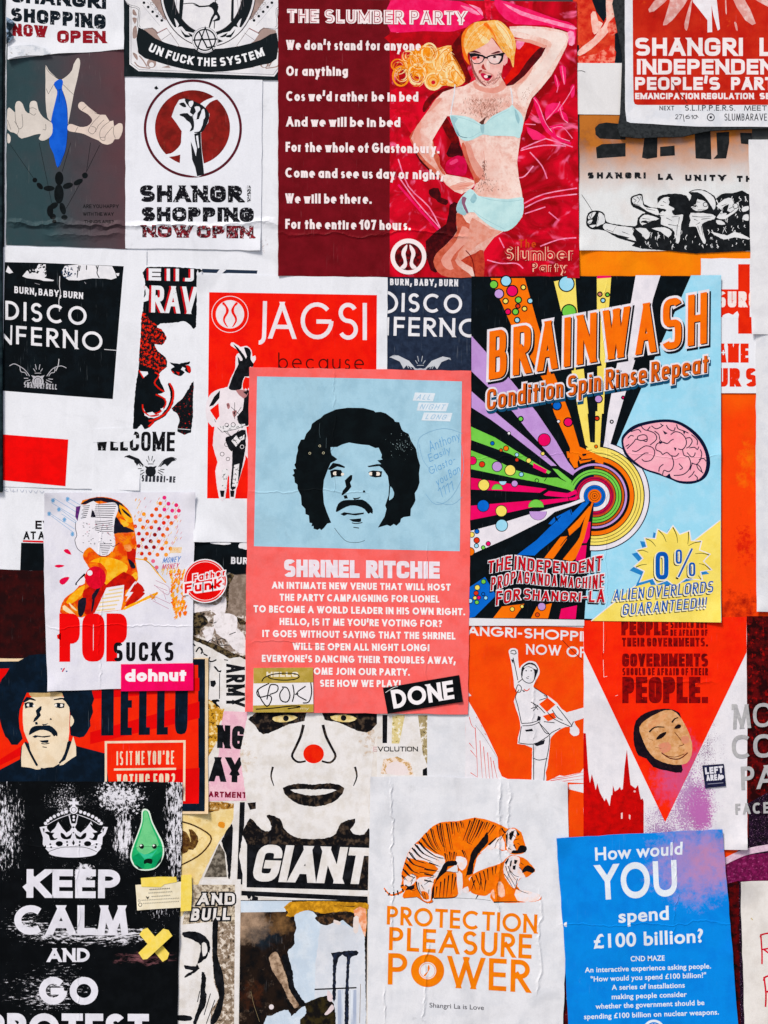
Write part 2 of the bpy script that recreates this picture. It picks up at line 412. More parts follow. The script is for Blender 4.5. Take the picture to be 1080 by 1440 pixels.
# ------------------------------------------------------------------ lettering: a stroke alphabet whose weight is set in millimetres
def arc(cx, cy, rx, ry, a0, a1, n=2.0):
    k = max(3, int(abs(a1 - a0) / 14)); out = []
    for i in range(k + 1):
        a = math.radians(a0 + (a1 - a0) * i / k); c, s_ = math.cos(a), math.sin(a)
        out.append((cx + rx * math.copysign(abs(c) ** (2 / n), c), cy + ry * math.copysign(abs(s_) ** (2 / n), s_)))
    return out
def glyph(ch, fut, n):
    """-> (skeleton width, strokes) in a box of height 1; a stroke is (points, extend start, extend end)"""
    R = .5 if fut else .3
    def A(*a): return arc(*a, n)
    def st(*p): return (list(p), 1, 1)
    def cv(p, a=0, b=0): return (p, a, b)
    x = .6
    if ch == 'A': W = .8 if fut else .62; return W, [st((0, 0), (W / 2, 1)), st((W / 2, 1), (W, 0)), (([(W * .17, .3), (W * .83, .3)]), 0, 0)]
    if ch == 'B': return .5, [st((0, 0), (0, 1)), cv([(0, 1)] + A(.24, .76, .22, .24, 90, -90) + [(0, .52)], 1, 0), cv([(0, .52)] + A(.25, .26, .25, .26, 90, -90) + [(0, 0)], 0, 1)]
    if ch == 'C': return R * (1.8 if fut else 2), [cv(A(R, .5, R, .5, 48, 312) if fut else [(2 * R, .68)] + A(R, .68, R, .32, 0, 180) + A(R, .32, R, .32, 180, 360) + [(2 * R, .32)])]
    if ch == 'D': r = .5 if fut else .32; d = .2 if fut else .26; return d + r, [st((0, 0), (0, 1)), cv([(0, 1)] + A(d, .5, r, .5, 90, -90) + [(0, 0)], 1, 1)] if fut else [st((0, 0), (0, 1)), cv([(0, 1)] + A(d, .7, r, .3, 90, 0) + A(d, .3, r, .3, 0, -90) + [(0, 0)], 1, 1)]
    if ch == 'E': W = .46; return W, [st((0, 0), (0, 1)), st((0, 1), (W, 1)), st((0, .5), (W * .94, .5)), st((0, 0), (W, 0))]
    if ch == 'F': W = .44; return W, [st((0, 0), (0, 1)), st((0, 1), (W, 1)), st((0, .5), (W * .9, .5))]
    if ch == 'G':
        if fut: return 1.0, [cv(A(R, .5, R, .5, 42, 360), 0, 0), (([(.55, .48), (1, .48)]), 1, 0)]
        return 2 * R, [cv([(2 * R, .68)] + A(R, .68, R, .32, 0, 180) + A(R, .32, R, .32, 180, 360) + [(2 * R, .46)]), st((R * 1.1, .46), (2 * R, .46))]
    if ch == 'H': W = .62 if fut else .56; return W, [st((0, 0), (0, 1)), st((W, 0), (W, 1)), st((0, .52), (W, .52))]
    if ch == 'I': return 0, [st((0, 0), (0, 1))]
    if ch == 'J': return .3, [cv([(.3, 1)] + A(.08, .22, .22, .22, 0, -120), 1, 0)]
    if ch == 'K': W = .56; return W, [st((0, 0), (0, 1)), st((W * .96, 1), (0, .42)), st((.17, .56), (W, 0))]
    if ch == 'L': W = .42; return W, [st((0, 0), (0, 1)), st((0, 0), (W, 0))]
    if ch == 'M':
        if fut: return .9, [st((0, 0), (.12, 1)), st((.12, 1), (.45, .05)), st((.45, .05), (.78, 1)), st((.78, 1), (.9, 0))]
        return .86, [st((0, 0), (0, 1)), st((0, 1), (.43, .2)), st((.43, .2), (.86, 1)), st((.86, 1), (.86, 0))]
    if ch == 'N': W = .68 if fut else .58; return W, [st((0, 0), (0, 1)), st((0, 1), (W, 0)), st((W, 0), (W, 1))]
    if ch in 'OQ0':
        if ch == '0': R = .32 if fut else .28
        o = A(R, .5, R, .5, 0, 360)[:-1] if (fut or n <= 2.2) else (A(R, .68, R, .32, 0, 180) + A(R, .32, R, .32, 180, 360))
        r = [(o, 'c', 0)]
        if ch == 'Q': r.append(st((R * 1.2, .25), (2 * R, -.02)))
        return 2 * R, r
    if ch in 'PR':
        r = .27 if fut else .26; h = .5
        p = [st((0, 0), (0, 1)), cv([(0, 1)] + A(.24, .74, r, .26, 90, -90) + [(0, .48)], 1, 0)]
        if ch == 'R': p.append(st((.2, .48), (.52, 0)))
        return .52, p
    if ch == 'S':
        r = .27 if fut else .28
        return 2 * r, [cv(A(r, .755, r * .96, .245, 28, 270) + A(r, .255, r, .255, 90, -152)[1:])]
    if ch == 'T': W = .6 if fut else .52; return W, [st((0, 1), (W, 1)), st((W / 2, 0), (W / 2, 1))]
    if ch == 'U': W = .62 if fut else .56; return W, [cv([(0, 1)] + A(W / 2, .32, W / 2, .32, 180, 360) + [(W, 1)], 1, 1)]
    if ch == 'V': W = .74 if fut else .62; return W, [st((0, 1), (W / 2, 0)), st((W / 2, 0), (W, 1))]
    if ch == 'W': W = 1.15 if fut else .92; return W, [st((0, 1), (W * .27, 0)), st((W * .27, 0), (W / 2, .92)), st((W / 2, .92), (W * .73, 0)), st((W * .73, 0), (W, 1))]
    if ch == 'X': W = .64; return W, [st((0, 0), (W, 1)), st((0, 1), (W, 0))]
    if ch == 'Y': W = .64; return W, [st((0, 1), (W / 2, .45)), st((W, 1), (W / 2, .45)), st((W / 2, .45), (W / 2, 0))]
    if ch == 'Z': W = .6; return W, [st((0, 1), (W, 1)), st((W, 1), (0, 0)), st((0, 0), (W, 0))]
    if ch == '1': return .2, [st((.2, 0), (.2, 1)), st((0, .82), (.2, 1))]
    if ch == '2': return .5, [cv(A(.25, .74, .25, .26, 170, -35) + [(0, 0)]), st((0, 0), (.5, 0))]
    if ch == '6': return .5, [(A(.25, .28, .25, .28, 0, 360)[:-1], 'c', 0), cv(A(.42, .34, .42, .66, 180, 95))]
    if ch == ':': return 0, [st((0, .12), (0, .121)), st((0, .5), (0, .501))]
    if ch == '7': return .5, [st((0, 1), (.5, 1)), st((.5, 1), (.16, 0))]
    if ch == '-': return .26, [st((0, .42), (.26, .42))]
    if ch == '.': return 0, [st((0, 0), (0, .001))]
    if ch == ',': return 0, [st((0, .02), (-.04, -.12))]
    if ch == "'": return 0, [st((0, 1), (-.02, .82))]
    if ch == '!': return 0, [st((0, .32), (0, 1)), st((0, 0), (0, .001))]
    if ch == '?': return .44, [cv(A(.22, .76, .22, .24, 165, -70) + [(.22, .42), (.22, .32)]), st((.22, 0), (.22, .001))]
    if ch == '£': return .5, [cv([(.5, .82)] + A(.32, .76, .18, .24, 20, 180) + [(.14, 0)]), st((0, 0), (.5, 0)), st((0, .46), (.36, .46))]
    # lower case, x-height .62
    h = .62; r = .31 if fut else .25
    def bowl(cx): return (A(cx, .31, r, .31, 0, 360)[:-1], 'c', 0)
    if ch == 'a': return 2 * r, [bowl(r), st((2 * r, 0), (2 * r, h))]
    if ch == 'b': return 2 * r, [bowl(r), st((0, 0), (0, 1))]
    if ch == 'c': return r * 1.75, [cv(A(r, .31, r, .31, 48, 312))]
    if ch == 'd': return 2 * r, [bowl(r), st((2 * r, 0), (2 * r, 1))]
    if ch == 'e': return 2 * r, [cv([(0, .31), (2 * r, .31)] + A(r, .31, r, .31, 0, 305)[1:])]
    if ch == 'f': return .3, [cv([(.12, 0)] + A(.34, .76, .22, .24, 180, 88), 1, 0), st((0, h), (.34, h))]
    if ch == 'g': return 2 * r, [bowl(r), cv([(2 * r, h)] + A(r, -.06, r, .24, 0, -150), 1, 0)]
    if ch == 'h': return 2 * r * .86, [st((0, 0), (0, 1)), cv(A(r * .86, .36, r * .86, .26, 180, 0) + [(r * 1.72, 0)], 0, 1)]
    if ch == 'i': return 0, [st((0, 0), (0, h)), st((0, .88), (0, .885))]
    if ch == 'k': return .44, [st((0, 0), (0, 1)), st((.4, h), (0, .24)), st((.12, .36), (.44, 0))]
    if ch == 'l': return 0, [st((0, 0), (0, 1))]
    if ch == 'm': return .86, [st((0, 0), (0, h)), cv(A(.215, .4, .215, .22, 180, 0) + [(.43, 0)], 0, 1), cv(A(.645, .4, .215, .22, 180, 0) + [(.86, 0)], 0, 1)]
    if ch == 'n': return 2 * r * .82, [st((0, 0), (0, h)), cv(A(r * .82, .36, r * .82, .26, 180, 0) + [(r * 1.64, 0)], 0, 1)]
    if ch == 'o': return 2 * r, [bowl(r)]
    if ch == 'p': return 2 * r, [bowl(r), st((0, -.34), (0, h))]
    if ch == 'q': return 2 * r, [bowl(r), st((2 * r, -.34), (2 * r, h))]
    if ch == 'r': return .26, [st((0, 0), (0, h)), cv(A(.22, .34, .22, .28, 180, 75))]
    if ch == 's': return .32, [cv(A(.17, .46, .15, .155, 35, 270) + A(.16, .155, .16, .155, 90, -150)[1:])]
    if ch == 't': return .28, [st((.13, 0), (.13, .84)), st((0, h), (.28, h))]
    if ch == 'u': return 2 * r * .82, [cv([(0, h)] + A(r * .82, .26, r * .82, .26, 180, 360) + [(r * 1.64, h)], 1, 1), st((r * 1.64, 0), (r * 1.64, .3))]
    if ch == 'v': return .5, [st((0, h), (.25, 0)), st((.25, 0), (.5, h))]
    if ch == 'w': return .78, [st((0, h), (.2, 0)), st((.2, 0), (.39, h)), st((.39, h), (.58, 0)), st((.58, 0), (.78, h))]
    if ch == 'y': return .5, [st((0, h), (.25, 0)), st((.5, h), (.12, -.34))]
    return .3, []
ASC = set('bdfhkl')
def text_polys(txt, L, H, w, n=2.0, fut=True, gap=None, grow=0.0, space=None, yfix=None):
    """strokes of a line of text filling a box L x H with stems w wide -> list (per glyph) of polygons, y up"""
    gap = H * .12 if gap is None else gap; space = H * .34 if space is None else space
    gs = [glyph(c, fut, n) if c != ' ' else (None, None) for c in txt]
    tot = sum(g[0] for g in gs if g[0] is not None); cnt = sum(1 for g in gs if g[0] is not None)
    fixed = 0; prev = False
    for g in gs:
        if g[0] is None: fixed += space; prev = False
        else: fixed += w + (gap if prev else 0); prev = True
    sx = max(.02 * H, (L - fixed) / tot) if tot else 1
    x = 0; prev = False; out = []; hh = max(H - w, .1)
    for ch, (W, strokes) in zip(txt, gs):
        if W is None: x += space; prev = False; continue
        if prev: x += gap
        prev = True; polys = []
        low = ch.islower()
        for p, e0, e1 in strokes:
            q = [(x + w / 2 + a * sx, w / 2 + b * hh) for a, b in p]
            if e0 == 'c':
                polys += stroke_quads(q, w + 2 * grow, True); continue
            q = clean(q) if len(p) > 2 else q
            diag = False
            if len(q) >= 2 and (e0 or e1 or True):
                def ext(a, b, e):
                    d = (b[0] - a[0], b[1] - a[1]); l = math.hypot(*d) or 1
                    dg = abs(d[0]) > .06 * l and abs(d[1]) > .06 * l
                    k = (w if dg else w / 2) * e + grow
                    return (b[0] + d[0] / l * k, b[1] + d[1] / l * k), dg
                if math.hypot(q[1][0] - q[0][0], q[1][1] - q[0][1]) < .01 * H and len(q) == 2:
                    q = [(q[0][0], q[0][1] - w / 2 - grow), (q[0][0], q[0][1] + w / 2 + grow)]
                else:
                    s0, g0 = ext(q[1], q[0], e0); s1, g1 = ext(q[-2], q[-1], e1); q[0], q[-1] = s0, s1; diag = (g0 and e0) or (g1 and e1)
            sq = stroke_quads(q, w + 2 * grow)
            if diag and ch not in "',":
                top = (w / 2 + .62 * hh + w / 2 if low and ch not in ASC else H) + grow
                bot = None if ch == 'y' or ch == 'Q' else -grow
                sq = [c for c in (clip_y(c, bot, top) for c in sq) if c]
            polys += sq
        out.append(polys); x += W * sx + w
    return out, x
def quad_map(q, L, H):
    (tlx, tly), (trx, try_), (brx, bry), (blx, bly) = q
    def f(u, v):
        a, b = u / L, v / H
        return ((blx + (brx - blx) * a) * (1 - b) + (tlx + (trx - tlx) * a) * b, (bly + (bry - bly) * a) * (1 - b) + (tly + (try_ - tly) * a) * b)
    return f
def as_quad(b):
    b = pts(b) if isinstance(b, str) else b
    if len(b) == 2: (x0, y0), (x1, y1) = b; return [(x0, y0), (x1, y0), (x1, y1), (x0, y1)]
    return b
def T(layer, txt, box, w, c, fn=None, LH=None, **kw):
    """write txt into box ("x0,ytop x1,ybase" or four corners, in the layer's zoom coordinates); w in layer coordinates as well"""
    q = as_quad(box); d = lambda a, b: math.hypot(a[0] - b[0], a[1] - b[1])
    L, H = LH or ((d(q[0], q[1]) + d(q[3], q[2])) / 2, (d(q[0], q[3]) + d(q[1], q[2])) / 2)
    g, ex = text_polys(txt, L, H, w, **kw)
    f = fn or quad_map(q, ex, H)
    V, F = [], []; LIFTS[:] = layer.po.lift
    for polys in g:
        P = [layer.t([f(*p) for p in poly]) for poly in polys]
        vs, tri, ids = union(P); b = len(V); V += vs
        for t in tri:
            a, e, h = (vs[i] for i in t[:3])
            F.append([b + i for i in (t[::-1] if (e[0] - a[0]) * (h[1] - a[1]) - (e[1] - a[1]) * (h[0] - a[0]) > 0 else t)])
    LIFTS[:] = []; layer.raw(V, F, c); return layer
def TF(layer, txt, box, c, bold=0.0, shear=0.0, fn=None, space=1.0):
    """the same with Blender's own built-in typeface"""
    cu = bpy.data.curves.new('t', 'FONT'); cu.body = txt; cu.offset = bold; cu.space_character = space; cu.resolution_u = 8
    o = bpy.data.objects.new('t', cu); me = bpy.data.meshes.new_from_object(o)
    P = [(v.co.x, v.co.y) for v in me.vertices]; FF = [list(p.vertices) for p in me.polygons]
    bpy.data.objects.remove(o); bpy.data.curves.remove(cu); bpy.data.meshes.remove(me)
    x0, x1 = min(p[0] for p in P), max(p[0] for p in P); CH = .69
    f = fn or quad_map(as_quad(box), x1 - x0, CH)
    V = layer.t([f(p[0] - x0, p[1]) for p in P])
    F = []
    for t in FF:
        ar = area([V[i] for i in t]); F.append(t[::-1] if ar > 0 else t)
    layer.raw(V, F, c); return layer
def finish():
    for po in POSTERS:
        for l in po.layers: l.obj = l.build()
POSTERS = []
def poster(*a, **k):
    p = Poster(*a, **k); POSTERS.append(p); return p
# ------------------------------------------------------------------ the place: pavement, hoarding, batten, painted plywood
def plain_material(name, c1, c2, size, rough=.8):
    m = bpy.data.materials.new(name); m.use_nodes = True; nt = m.node_tree; b = nt.nodes['Principled BSDF']; b.inputs['Roughness'].default_value = rough
    tc = nt.nodes.new('ShaderNodeNewGeometry')
    f = _noise(nt, tc.outputs['Position'], size, 6, .65)
    nt.links.new(_mix(nt, _ramp(nt, f, .35, .65), c1, c2), b.inputs['Base Color'])
    bp = nt.nodes.new('ShaderNodeBump'); bp.inputs['Strength'].default_value = .3; bp.inputs['Distance'].default_value = .004
    nt.links.new(f, bp.inputs['Height']); nt.links.new(bp.outputs[0], b.inputs['Normal']); return m
def box_mesh(name, x0, x1, y0, y1, z0, z1, m, parent=None, bev=.002, nx=1):
    bm = bmesh.new(); bmesh.ops.create_cube(bm, size=1)
    for v in bm.verts: v.co = ((x0 + x1) / 2 + v.co.x * (x1 - x0), (y0 + y1) / 2 + v.co.y * (y1 - y0), (z0 + z1) / 2 + v.co.z * (z1 - z0))
    if bev: bmesh.ops.bevel(bm, geom=bm.edges[:], offset=bev, segments=1, affect='EDGES')
    me = bpy.data.meshes.new(name); bm.to_mesh(me); bm.free(); me.materials.append(m)
    o = bpy.data.objects.new(name, me); COL.objects.link(o); o.parent = parent; return o
import bmesh
g = bpy.data.meshes.new('pavement'); g.from_pydata([(-400, -400, 0), (400, -400, 0), (400, 400, 0), (-400, 400, 0)], [], [(0, 1, 2, 3)])
g.materials.append(plain_material('pavement_grey', (.16, .15, .145, 1), (.23, .22, .21, 1), .12)); go = bpy.data.objects.new('pavement', g); COL.objects.link(go); go['kind'] = 'structure'
wall = bpy.data.objects.new('hoarding', None); COL.objects.link(wall); wall['label'] = 'dark boarded hoarding that all the posters are pasted on'; wall['category'] = 'hoarding'
wood = plain_material('dark_boards', (.012, .016, .018, 1), (.05, .055, .055, 1), .05)
for i, (a, b_) in enumerate(((-2.6, -1.383), (-1.379, -.161), (-.159, 1.059), (1.061, 2.6))):
    box_mesh('board', a, b_, .0003, .022, .02, 2.75, wood, wall, .001)
for a in (-2.0, 0.0, 2.0): box_mesh('post', a - .05, a + .05, .0225, .12, 0.0, 2.7, wood, wall, .003)
batten = box_mesh('wooden_batten', -.585, -.536, -.0065, -.0001, ZB + .748, 2.7, M('18242a', '2c3a3d', 'mottle', 14, .4, .65, worn=(7, .70), wc='b9b7a8'), None, .0012)
batten['label'] = 'dark chipped wooden batten running up beside the puppeteer poster'; batten['category'] = 'batten'
# painted plywood on the right: orange above, dark red and black below
pl = poster('plywood_panel', 'weathered plywood panel painted orange above and dark red below with grey spray lettering', 'panel', .6,
            '600,340 1130,340 1130,1520 600,1520', M('fb8a10', 'f88010', 'mottle', 40, .4, .65, grad=(1000, 400, 1000, 600, 'f54a08', .5), rough=.6,
            masks=[(1040, 860, 70, 55, '8c1210', 14, .40, .60), (1048, 770, 30, 60, 'd83408', 9, .45, .55), (1050, 650, 30, 90, 'fb7a14', 22, .45, .65)]), thick=.0008)
pl.sheet['label'] = 'painted plywood board'

# ------------------------------------------------------------------ top row
WHT = 'e6e9f0'
INK = '15191d'
bs = poster('backing_paper', 'plain white backing paper running behind the fist and puppeteer posters', 'paper', 1, '8,-40 396,-40 396,402 284,402 283,720 3,720', M('e6e9f0', masks=[(70, 362, 90, 26, 'a8b4c4', 9, .46, .62), (370, 345, 20, 40, 'b09a98', 6, .5, .6), (190, 125, 16, 14, 'a8808a', 3, .5, .6)]))

# puppeteer
pu = poster('puppeteer_poster', 'slate poster of a suited puppeteer with a blue tie working a jointed doll', 'poster', 2,
            '9,50 174,50 176,150 177,240 179,300 178,350 100,347 8,344',
            M('38474b', grad=(55, 250, 190, 230, '5c4246', .5), scr=.30, wc='a8a5a2', rough=.5))
l = pu.part('shirt').z(0, 0, 5)
SK = M('d0c9c2', 'd8d1ca', 'mottle', 30); LN = '23282b'
l.poly('318,455 340,490 375,525 410,555 425,560 470,530 505,490 515,450 540,408 556,410 562,445 550,510 540,560 520,640 505,720 490,800 478,860 470,870 370,870 355,850 330,820 318,700 318,560', SK, 2)
l.lines('318,460 338,500 375,530 412,556; 338,658 375,592; 338,658 322,620; 440,590 480,630 515,662', .5, LN)
l = pu.part('tie').z(0, 0, 5)
l.poly('376,590 402,560 432,557 441,578 434,622 455,680 472,760 474,880 467,1000 450,1080 405,1178 375,1080 344,1000 358,840 385,720 400,640', M('1d55c6', '2660d2', 'mottle', 25, scr=.12), 3)
l.lines('376,590 400,630 434,622; 418,625 413,720; 440,640 462,720 472,800 474,880 467,1000 450,1080 405,1178', .5, '14253f')
l = pu.part('hand').z(0, 0, 5)
l.poly('50,765 75,762 105,790 103,750 112,715 135,708 158,730 175,775 205,795 205,740 215,712 240,706 258,720 268,770 300,820 345,850 366,870 366,930 345,965 310,985 285,985 270,970 285,940 240,945 150,972 120,945 95,930 50,905', SK, 2)
l.poly('50,935 72,960 68,1000 50,1000', SK, 2)
l.lines('103,790 108,850 125,895 140,903 158,880 152,800; 100,850 130,905 118,945; 205,760 230,755 255,768; 205,790 235,808 250,795; 300,905 320,910 318,870; 50,840 75,910', .5, LN)
l = pu.part('hand').z(0, 0, 5)
l.poly('548,735 560,716 585,715 610,740 660,780 700,805 740,805 768,850 795,845 800,885 830,865 858,870 860,920 835,975 805,975 790,1000 755,1015 715,1005 690,985 640,965 590,940 545,930 485,920 472,900 478,875 505,870 560,890 610,885 640,860 645,835 615,800 570,775 550,755', M('ddcdc2', 'd5c5bc', 'mottle', 30), 2)
l.lines('700,810 660,850 630,890 620,920 650,940 675,910 690,880 730,840; 770,850 720,890 700,930 705,975 735,985 740,950 790,890; 800,885 795,930 810,970; 640,885 668,895 672,925; 702,965 740,960; 575,770 605,745; 525,930 545,890; 660,790 690,800', .5, LN)
l = pu.part('doll').z(0, 200, 5.4)
DK = M('12181b', '1a2124', 'mottle', 20, scr=.12, wc='888888')
for e in ((447, 272, 32, 52, 0), (445, 390, 36, 74, 0), (370, 348, 42, 20, 0), (300, 330, 30, 18, 48), (262, 285, 18, 18, 0), (513, 328, 40, 22, -18), (592, 300, 38, 20, -28), (643, 250, 22, 22, 0), (405, 480, 36, 22, -30), (378, 520, 24, 44, 0), (398, 562, 24, 22, 0), (410, 600, 16, 14, 0), (474, 502, 22, 46, -15), (487, 568, 24, 18, 0)):
    l.dot(e[0], e[1], e[2], DK, e[3], 20, e[4])
l.lines('75,15 262,285; 295,0 345,240 390,460; 535,0 470,220; 685,0 655,220; 755,20 645,240 500,500', .5, '141a1d', 0)
l = pu.part('lettering').z(0, 200, 5.4)
T(l, 'ARE YOU HAPPY', '628,470 900,498', 4, '17191b', fut=False); T(l, 'WITH THE WAY', '628,530 862,556', 4, '17191b', fut=False); T(l, 'THINGS ARE?', '637,590 862,612', 4, '17191b', fut=False)

# torn shopping poster above it
sh = poster('torn_poster', 'crumpled white shopping poster torn off above the puppeteer poster', 'poster', 3, '11,-70 173,-70 174,69 140,72 100,74 62,77 45,79 30,81 11,84', WHT, jitter=.8, lift=[(173, 66, 30, 2), (90, 76, 34, 1.6), (14, 80, 26, 3)])
INKW = M('14212a', worn=(5, .60), wc=WHT); REDW = M('8a1f2b', worn=(4, .60), wc=WHT)
l = sh.part('lettering').z(0, 0, 5)
T(l, 'SHANGRI', '75,-95 745,-45 745,62 75,12', 30, INKW, fut=False, n=2.6); T(l, 'SHOPPING', '75,50 742,100 742,205 75,145', 30, INKW, fut=False, n=2.6)
l = sh.part('lettering').z(0, 0, 5)
T(l, 'NOW', '85,160 330,180 330,262 85,250', 26, REDW, fut=False, n=2.6); T(l, 'OPEN', '400,210 742,215 742,302 400,300', 26, REDW, fut=False, n=2.6)
slab(sh, 'torn_flap', pts('11,66 26,64 48,63 66,69 72,75 60,78 40,78 24,80 11,84'), .0046, .0003, M('dfe3ea', 'c5ccd6', 'mottle', 12, .5, .62, hx3='8a8178'))
slab(sh, 'torn_flap', pts('9,24 17,28 22,34 14,44 20,52 12,60 9,62'), .0046, .0003, M('1b2a33', '8fa6c0', 'mottle', 8, .5, .62))

# banknote style poster
un = poster('banknote_poster', 'black banknote style poster with a dancing figure, guitars and a curved slogan banner', 'poster', 3,
            '174,-60 394,-60 394,112 174,107', M('1b2529', '222c30', 'mottle', 20, scr=.25, wc='8c9498'))
l = un.part('ornament_print').z(160, 0, 4.5)
PW = M('e6e6ea', 'dcdce2', 'mottle', 30); BR = M('a48e88', '94807a', 'mottle', 18); BK = M('1d2529', scr=.2, wc='8c9498')
l.poly('98,-150 98,405 155,448 1015,482 1052,430 1052,-150', PW)
l.line('108,-100 108,398 160,438 1010,470 1042,425 1042,-100', .5, '4a4a50', 0)
def mir(s): return ' '.join('%g,%g' % (1190 - a, b) for a, b in pts(s))
for f in (str, mir):
    l.poly(f('180,-100 330,-100 330,160 420,300 300,300 240,170 165,100'), BR)
    l.poly(f('165,190 250,170 300,255 380,290 150,330'), BR)
    for q in ('118,60 130,60 146,95 120,90', '116,110 146,115 132,150', '120,180 142,160 146,230 120,240', '118,330 146,345 150,380 130,360'): l.poly(f(q), BR, 2)
    l.line(f('130,390 160,420 230,430'), 1.6, BR)
    l.line(f('160,350 185,380 210,420'), 1.8, BR)
    l.dot(238 if f is str else 952, 398, 30, BR)
    l.dot(238 if f is str else 952, 408, 16, PW)
    l.poly(f('300,425 345,412 360,428'), BR)
    l.poly(f('60,-80 75,10 100,30 160,60 150,150 165,178 240,170 282,210 300,250 395,195 310,110 190,-60'), PW, 2)
    l.line(f('75,10 100,40 155,60 148,150 165,182 240,176 280,215 298,255'), .6, '2a2a30')
    l.line(f('70,0 100,28 162,52 158,150 170,170'), .5, '2a2a30')
    l.poly(f('272,212 335,178 412,285 380,312 300,255'), PW)
    l.lines(f('272,212 335,178') + ';' + f('300,252 365,205') + ';' + f('335,178 412,285'), .5, '4a3a3a', 0)
    l.line(f('275,205 335,175'), .8, '9a5a5a', 0)
    for x, y in ((190, 15), (217, 42), (245, 72), (273, 100), (303, 127)): l.dot(x if f is str else 1190 - x, y, 9, '20262a')
    for x, y in ((240, 20), (268, 52), (290, 80), (315, 108)): l.ring(x if f is str else 1190 - x, y, 9, .5, '4a4448', n=14)
    l.lines(f('210,10 320,130') + ';' + f('225,5 335,125') + ';' + f('180,30 290,160'), .35, '88888e', 0)
for rx, ry, c in ((306, 356, '3a3436'), (300, 350, PW), (288, 338, BK), (222, 272, '3a3436'), (217, 267, PW)): l.dot(595, -60, rx, c, ry, 56)
l.poly('418,-40 445,-40 428,150 410,130', BK); l.poly('745,-40 760,-40 757,145 740,130', BK)
l.lines('398,-20 390,90; 380,-20 372,60; 780,-20 790,90; 800,-20 806,60; 815,-20 822,40', .5, '6a6468', 0)
for f in (str, mir):
    l.poly(f('382,112 412,152 402,172 430,165 455,195 500,205 545,228 500,258 455,250 418,218 384,172 396,168'), PW, 2)
    l.poly(f('420,180 450,215 490,225 450,235'), BK, 2); l.poly(f('470,205 500,220 520,232 490,232'), BK, 2)
l.poly('155,170 260,240 400,290 590,310 790,290 930,250 1030,205 1030,370 930,410 790,440 590,455 420,430 260,385 155,335', BK, 2)
l.dot(576, 250, 84, PW); l.ring(576, 250, 66, 1.9, BK); l.ring(576, 250, 79, .5, BK)
l.lines('525,320 578,172 630,325; 500,252 655,245; 540,200 590,300 640,290', 2.0, BK, 0)
l = un.part('dancer_print').z(160, 0, 4.5)
l.poly('612,20 640,14 662,40 655,70 672,100 667,127 620,132 655,112 645,92 626,120 607,172 600,166 615,110 632,80 625,55 600,40 540,44 500,22 540,34 600,30', BK, 2)
l.dot(632, 22, 13, BK); l.lines('440,22 500,18 540,36; 660,30 640,5 660,-10; 637,130 635,178', 1.2, BK)
l = un.part('banner_lettering').z(160, 0, 4.5)
def un_arc(u, v, k=.00061):
    x = 215 + u; y = 418 - k * (x - 620) ** 2; d = -2 * k * (x - 620); n = math.hypot(1, d); return (x + v * d / n, y - v / n)
T(l, 'UN FUCK THE SYSTEM', None or '0,0 742,52', 12, 'eef0f4', fn=un_arc, LH=(742, 54), fut=False, n=3, gap=11, space=24)

# fist poster
fi = poster('fist_poster', 'white poster of a clenched fist in a maroon ring above broken black and red lettering', 'poster', 3, '176,109 369,112 368,240 366,352 270,350 176,349', 'e5e8f0', lift=[(366, 350, 36, 2.6)])
l = fi.part('ring_print').z(180, 100, 6)
MR = M('8c2c28', '6a2420', 'mottle', 18, .4, .6, hx3='7e3a30', scr=.1); DB = M('23272b', scr=.25, wc='8c9498'); FW = 'e5e8f0'
l.ring(546, 482, 404, 3.6, M('5a2430', '4a2028', 'mottle', 10), n=72)
l.dot(543, 475, 317, MR, n=64)
l.poly('598,292 640,250 700,225 760,206 790,225 735,240 690,262 655,300 640,330', FW, 2)
l.poly('460,560 440,620 400,665 360,692 300,705 330,730 345,722 442,702 470,650', FW, 2)
l.poly('440,705 432,840 480,870 590,890 640,870 640,790 612,600 450,560', FW)
l = fi.part('fist_print').z(180, 100, 6)
l.poly('440,820 448,560 452,505 410,440 366,382 395,300 430,240 470,230 500,236 545,250 600,272 645,300 687,358 676,430 640,490 614,520 618,620 642,872 582,884 500,870', FW)
l.poly('558,528 612,510 614,600 622,690 642,874 582,884 566,810 540,745 533,650 528,590 550,645 572,718 580,650 566,590', DB, 0)
l.poly('572,545 590,540 600,640 590,650', FW); l.poly('555,560 562,560 578,680 570,690', FW); l.poly('600,545 606,545 606,640 601,640', DB)
l.poly('430,272 470,262 492,298 470,302 445,288', DB, 2)
l.poly('480,228 545,248 600,272 642,298 684,356 672,430 645,485 622,512 565,520 560,512 592,508 612,490 636,410 600,410 555,406 540,370 512,345 525,312 490,270', DB, 2)
l.poly('512,256 545,248 550,272 530,304 514,286', FW, 2); l.poly('560,300 600,296 608,325 585,352 578,402 554,404 548,372 572,338', FW, 2); l.poly('622,326 642,318 650,385 628,410 598,402 616,350', FW, 2)
l.poly('556,410 634,412 612,488 588,506 565,470', FW, 2)
l.poly('436,372 442,358 500,352 540,378 556,430 552,490 518,506 536,470 520,432 492,412 470,386', DB, 2)
l.poly('495,305 530,310 520,345 545,365 530,378 500,350 470,310', FW, 2)
l.poly('218,140 238,120 256,145 235,155', 'DB' and DB)
l = fi.part('lettering').z(0, 0, 2.7)
IW = M('1b1c22', worn=(4, .585), wc=FW)
T(l, 'SHANGR', '530,702 920,704 920,768 530,766', 19, IW, fut=False, n=2.6); T(l, 'I', '938,704 952,766', 12, M('1b1c22', worn=(2.5, .50), wc=FW), fut=False)
T(l, 'SHOPPING', '537,785 963,787 963,842 537,839', 18, IW, fut=False, n=2.6)
l = fi.part('lettering').z(0, 0, 2.7)
RW = M('3a1c24', '8a3038', 'mottle', 6, .45, .55, worn=(3.5, .56), wc=FW)
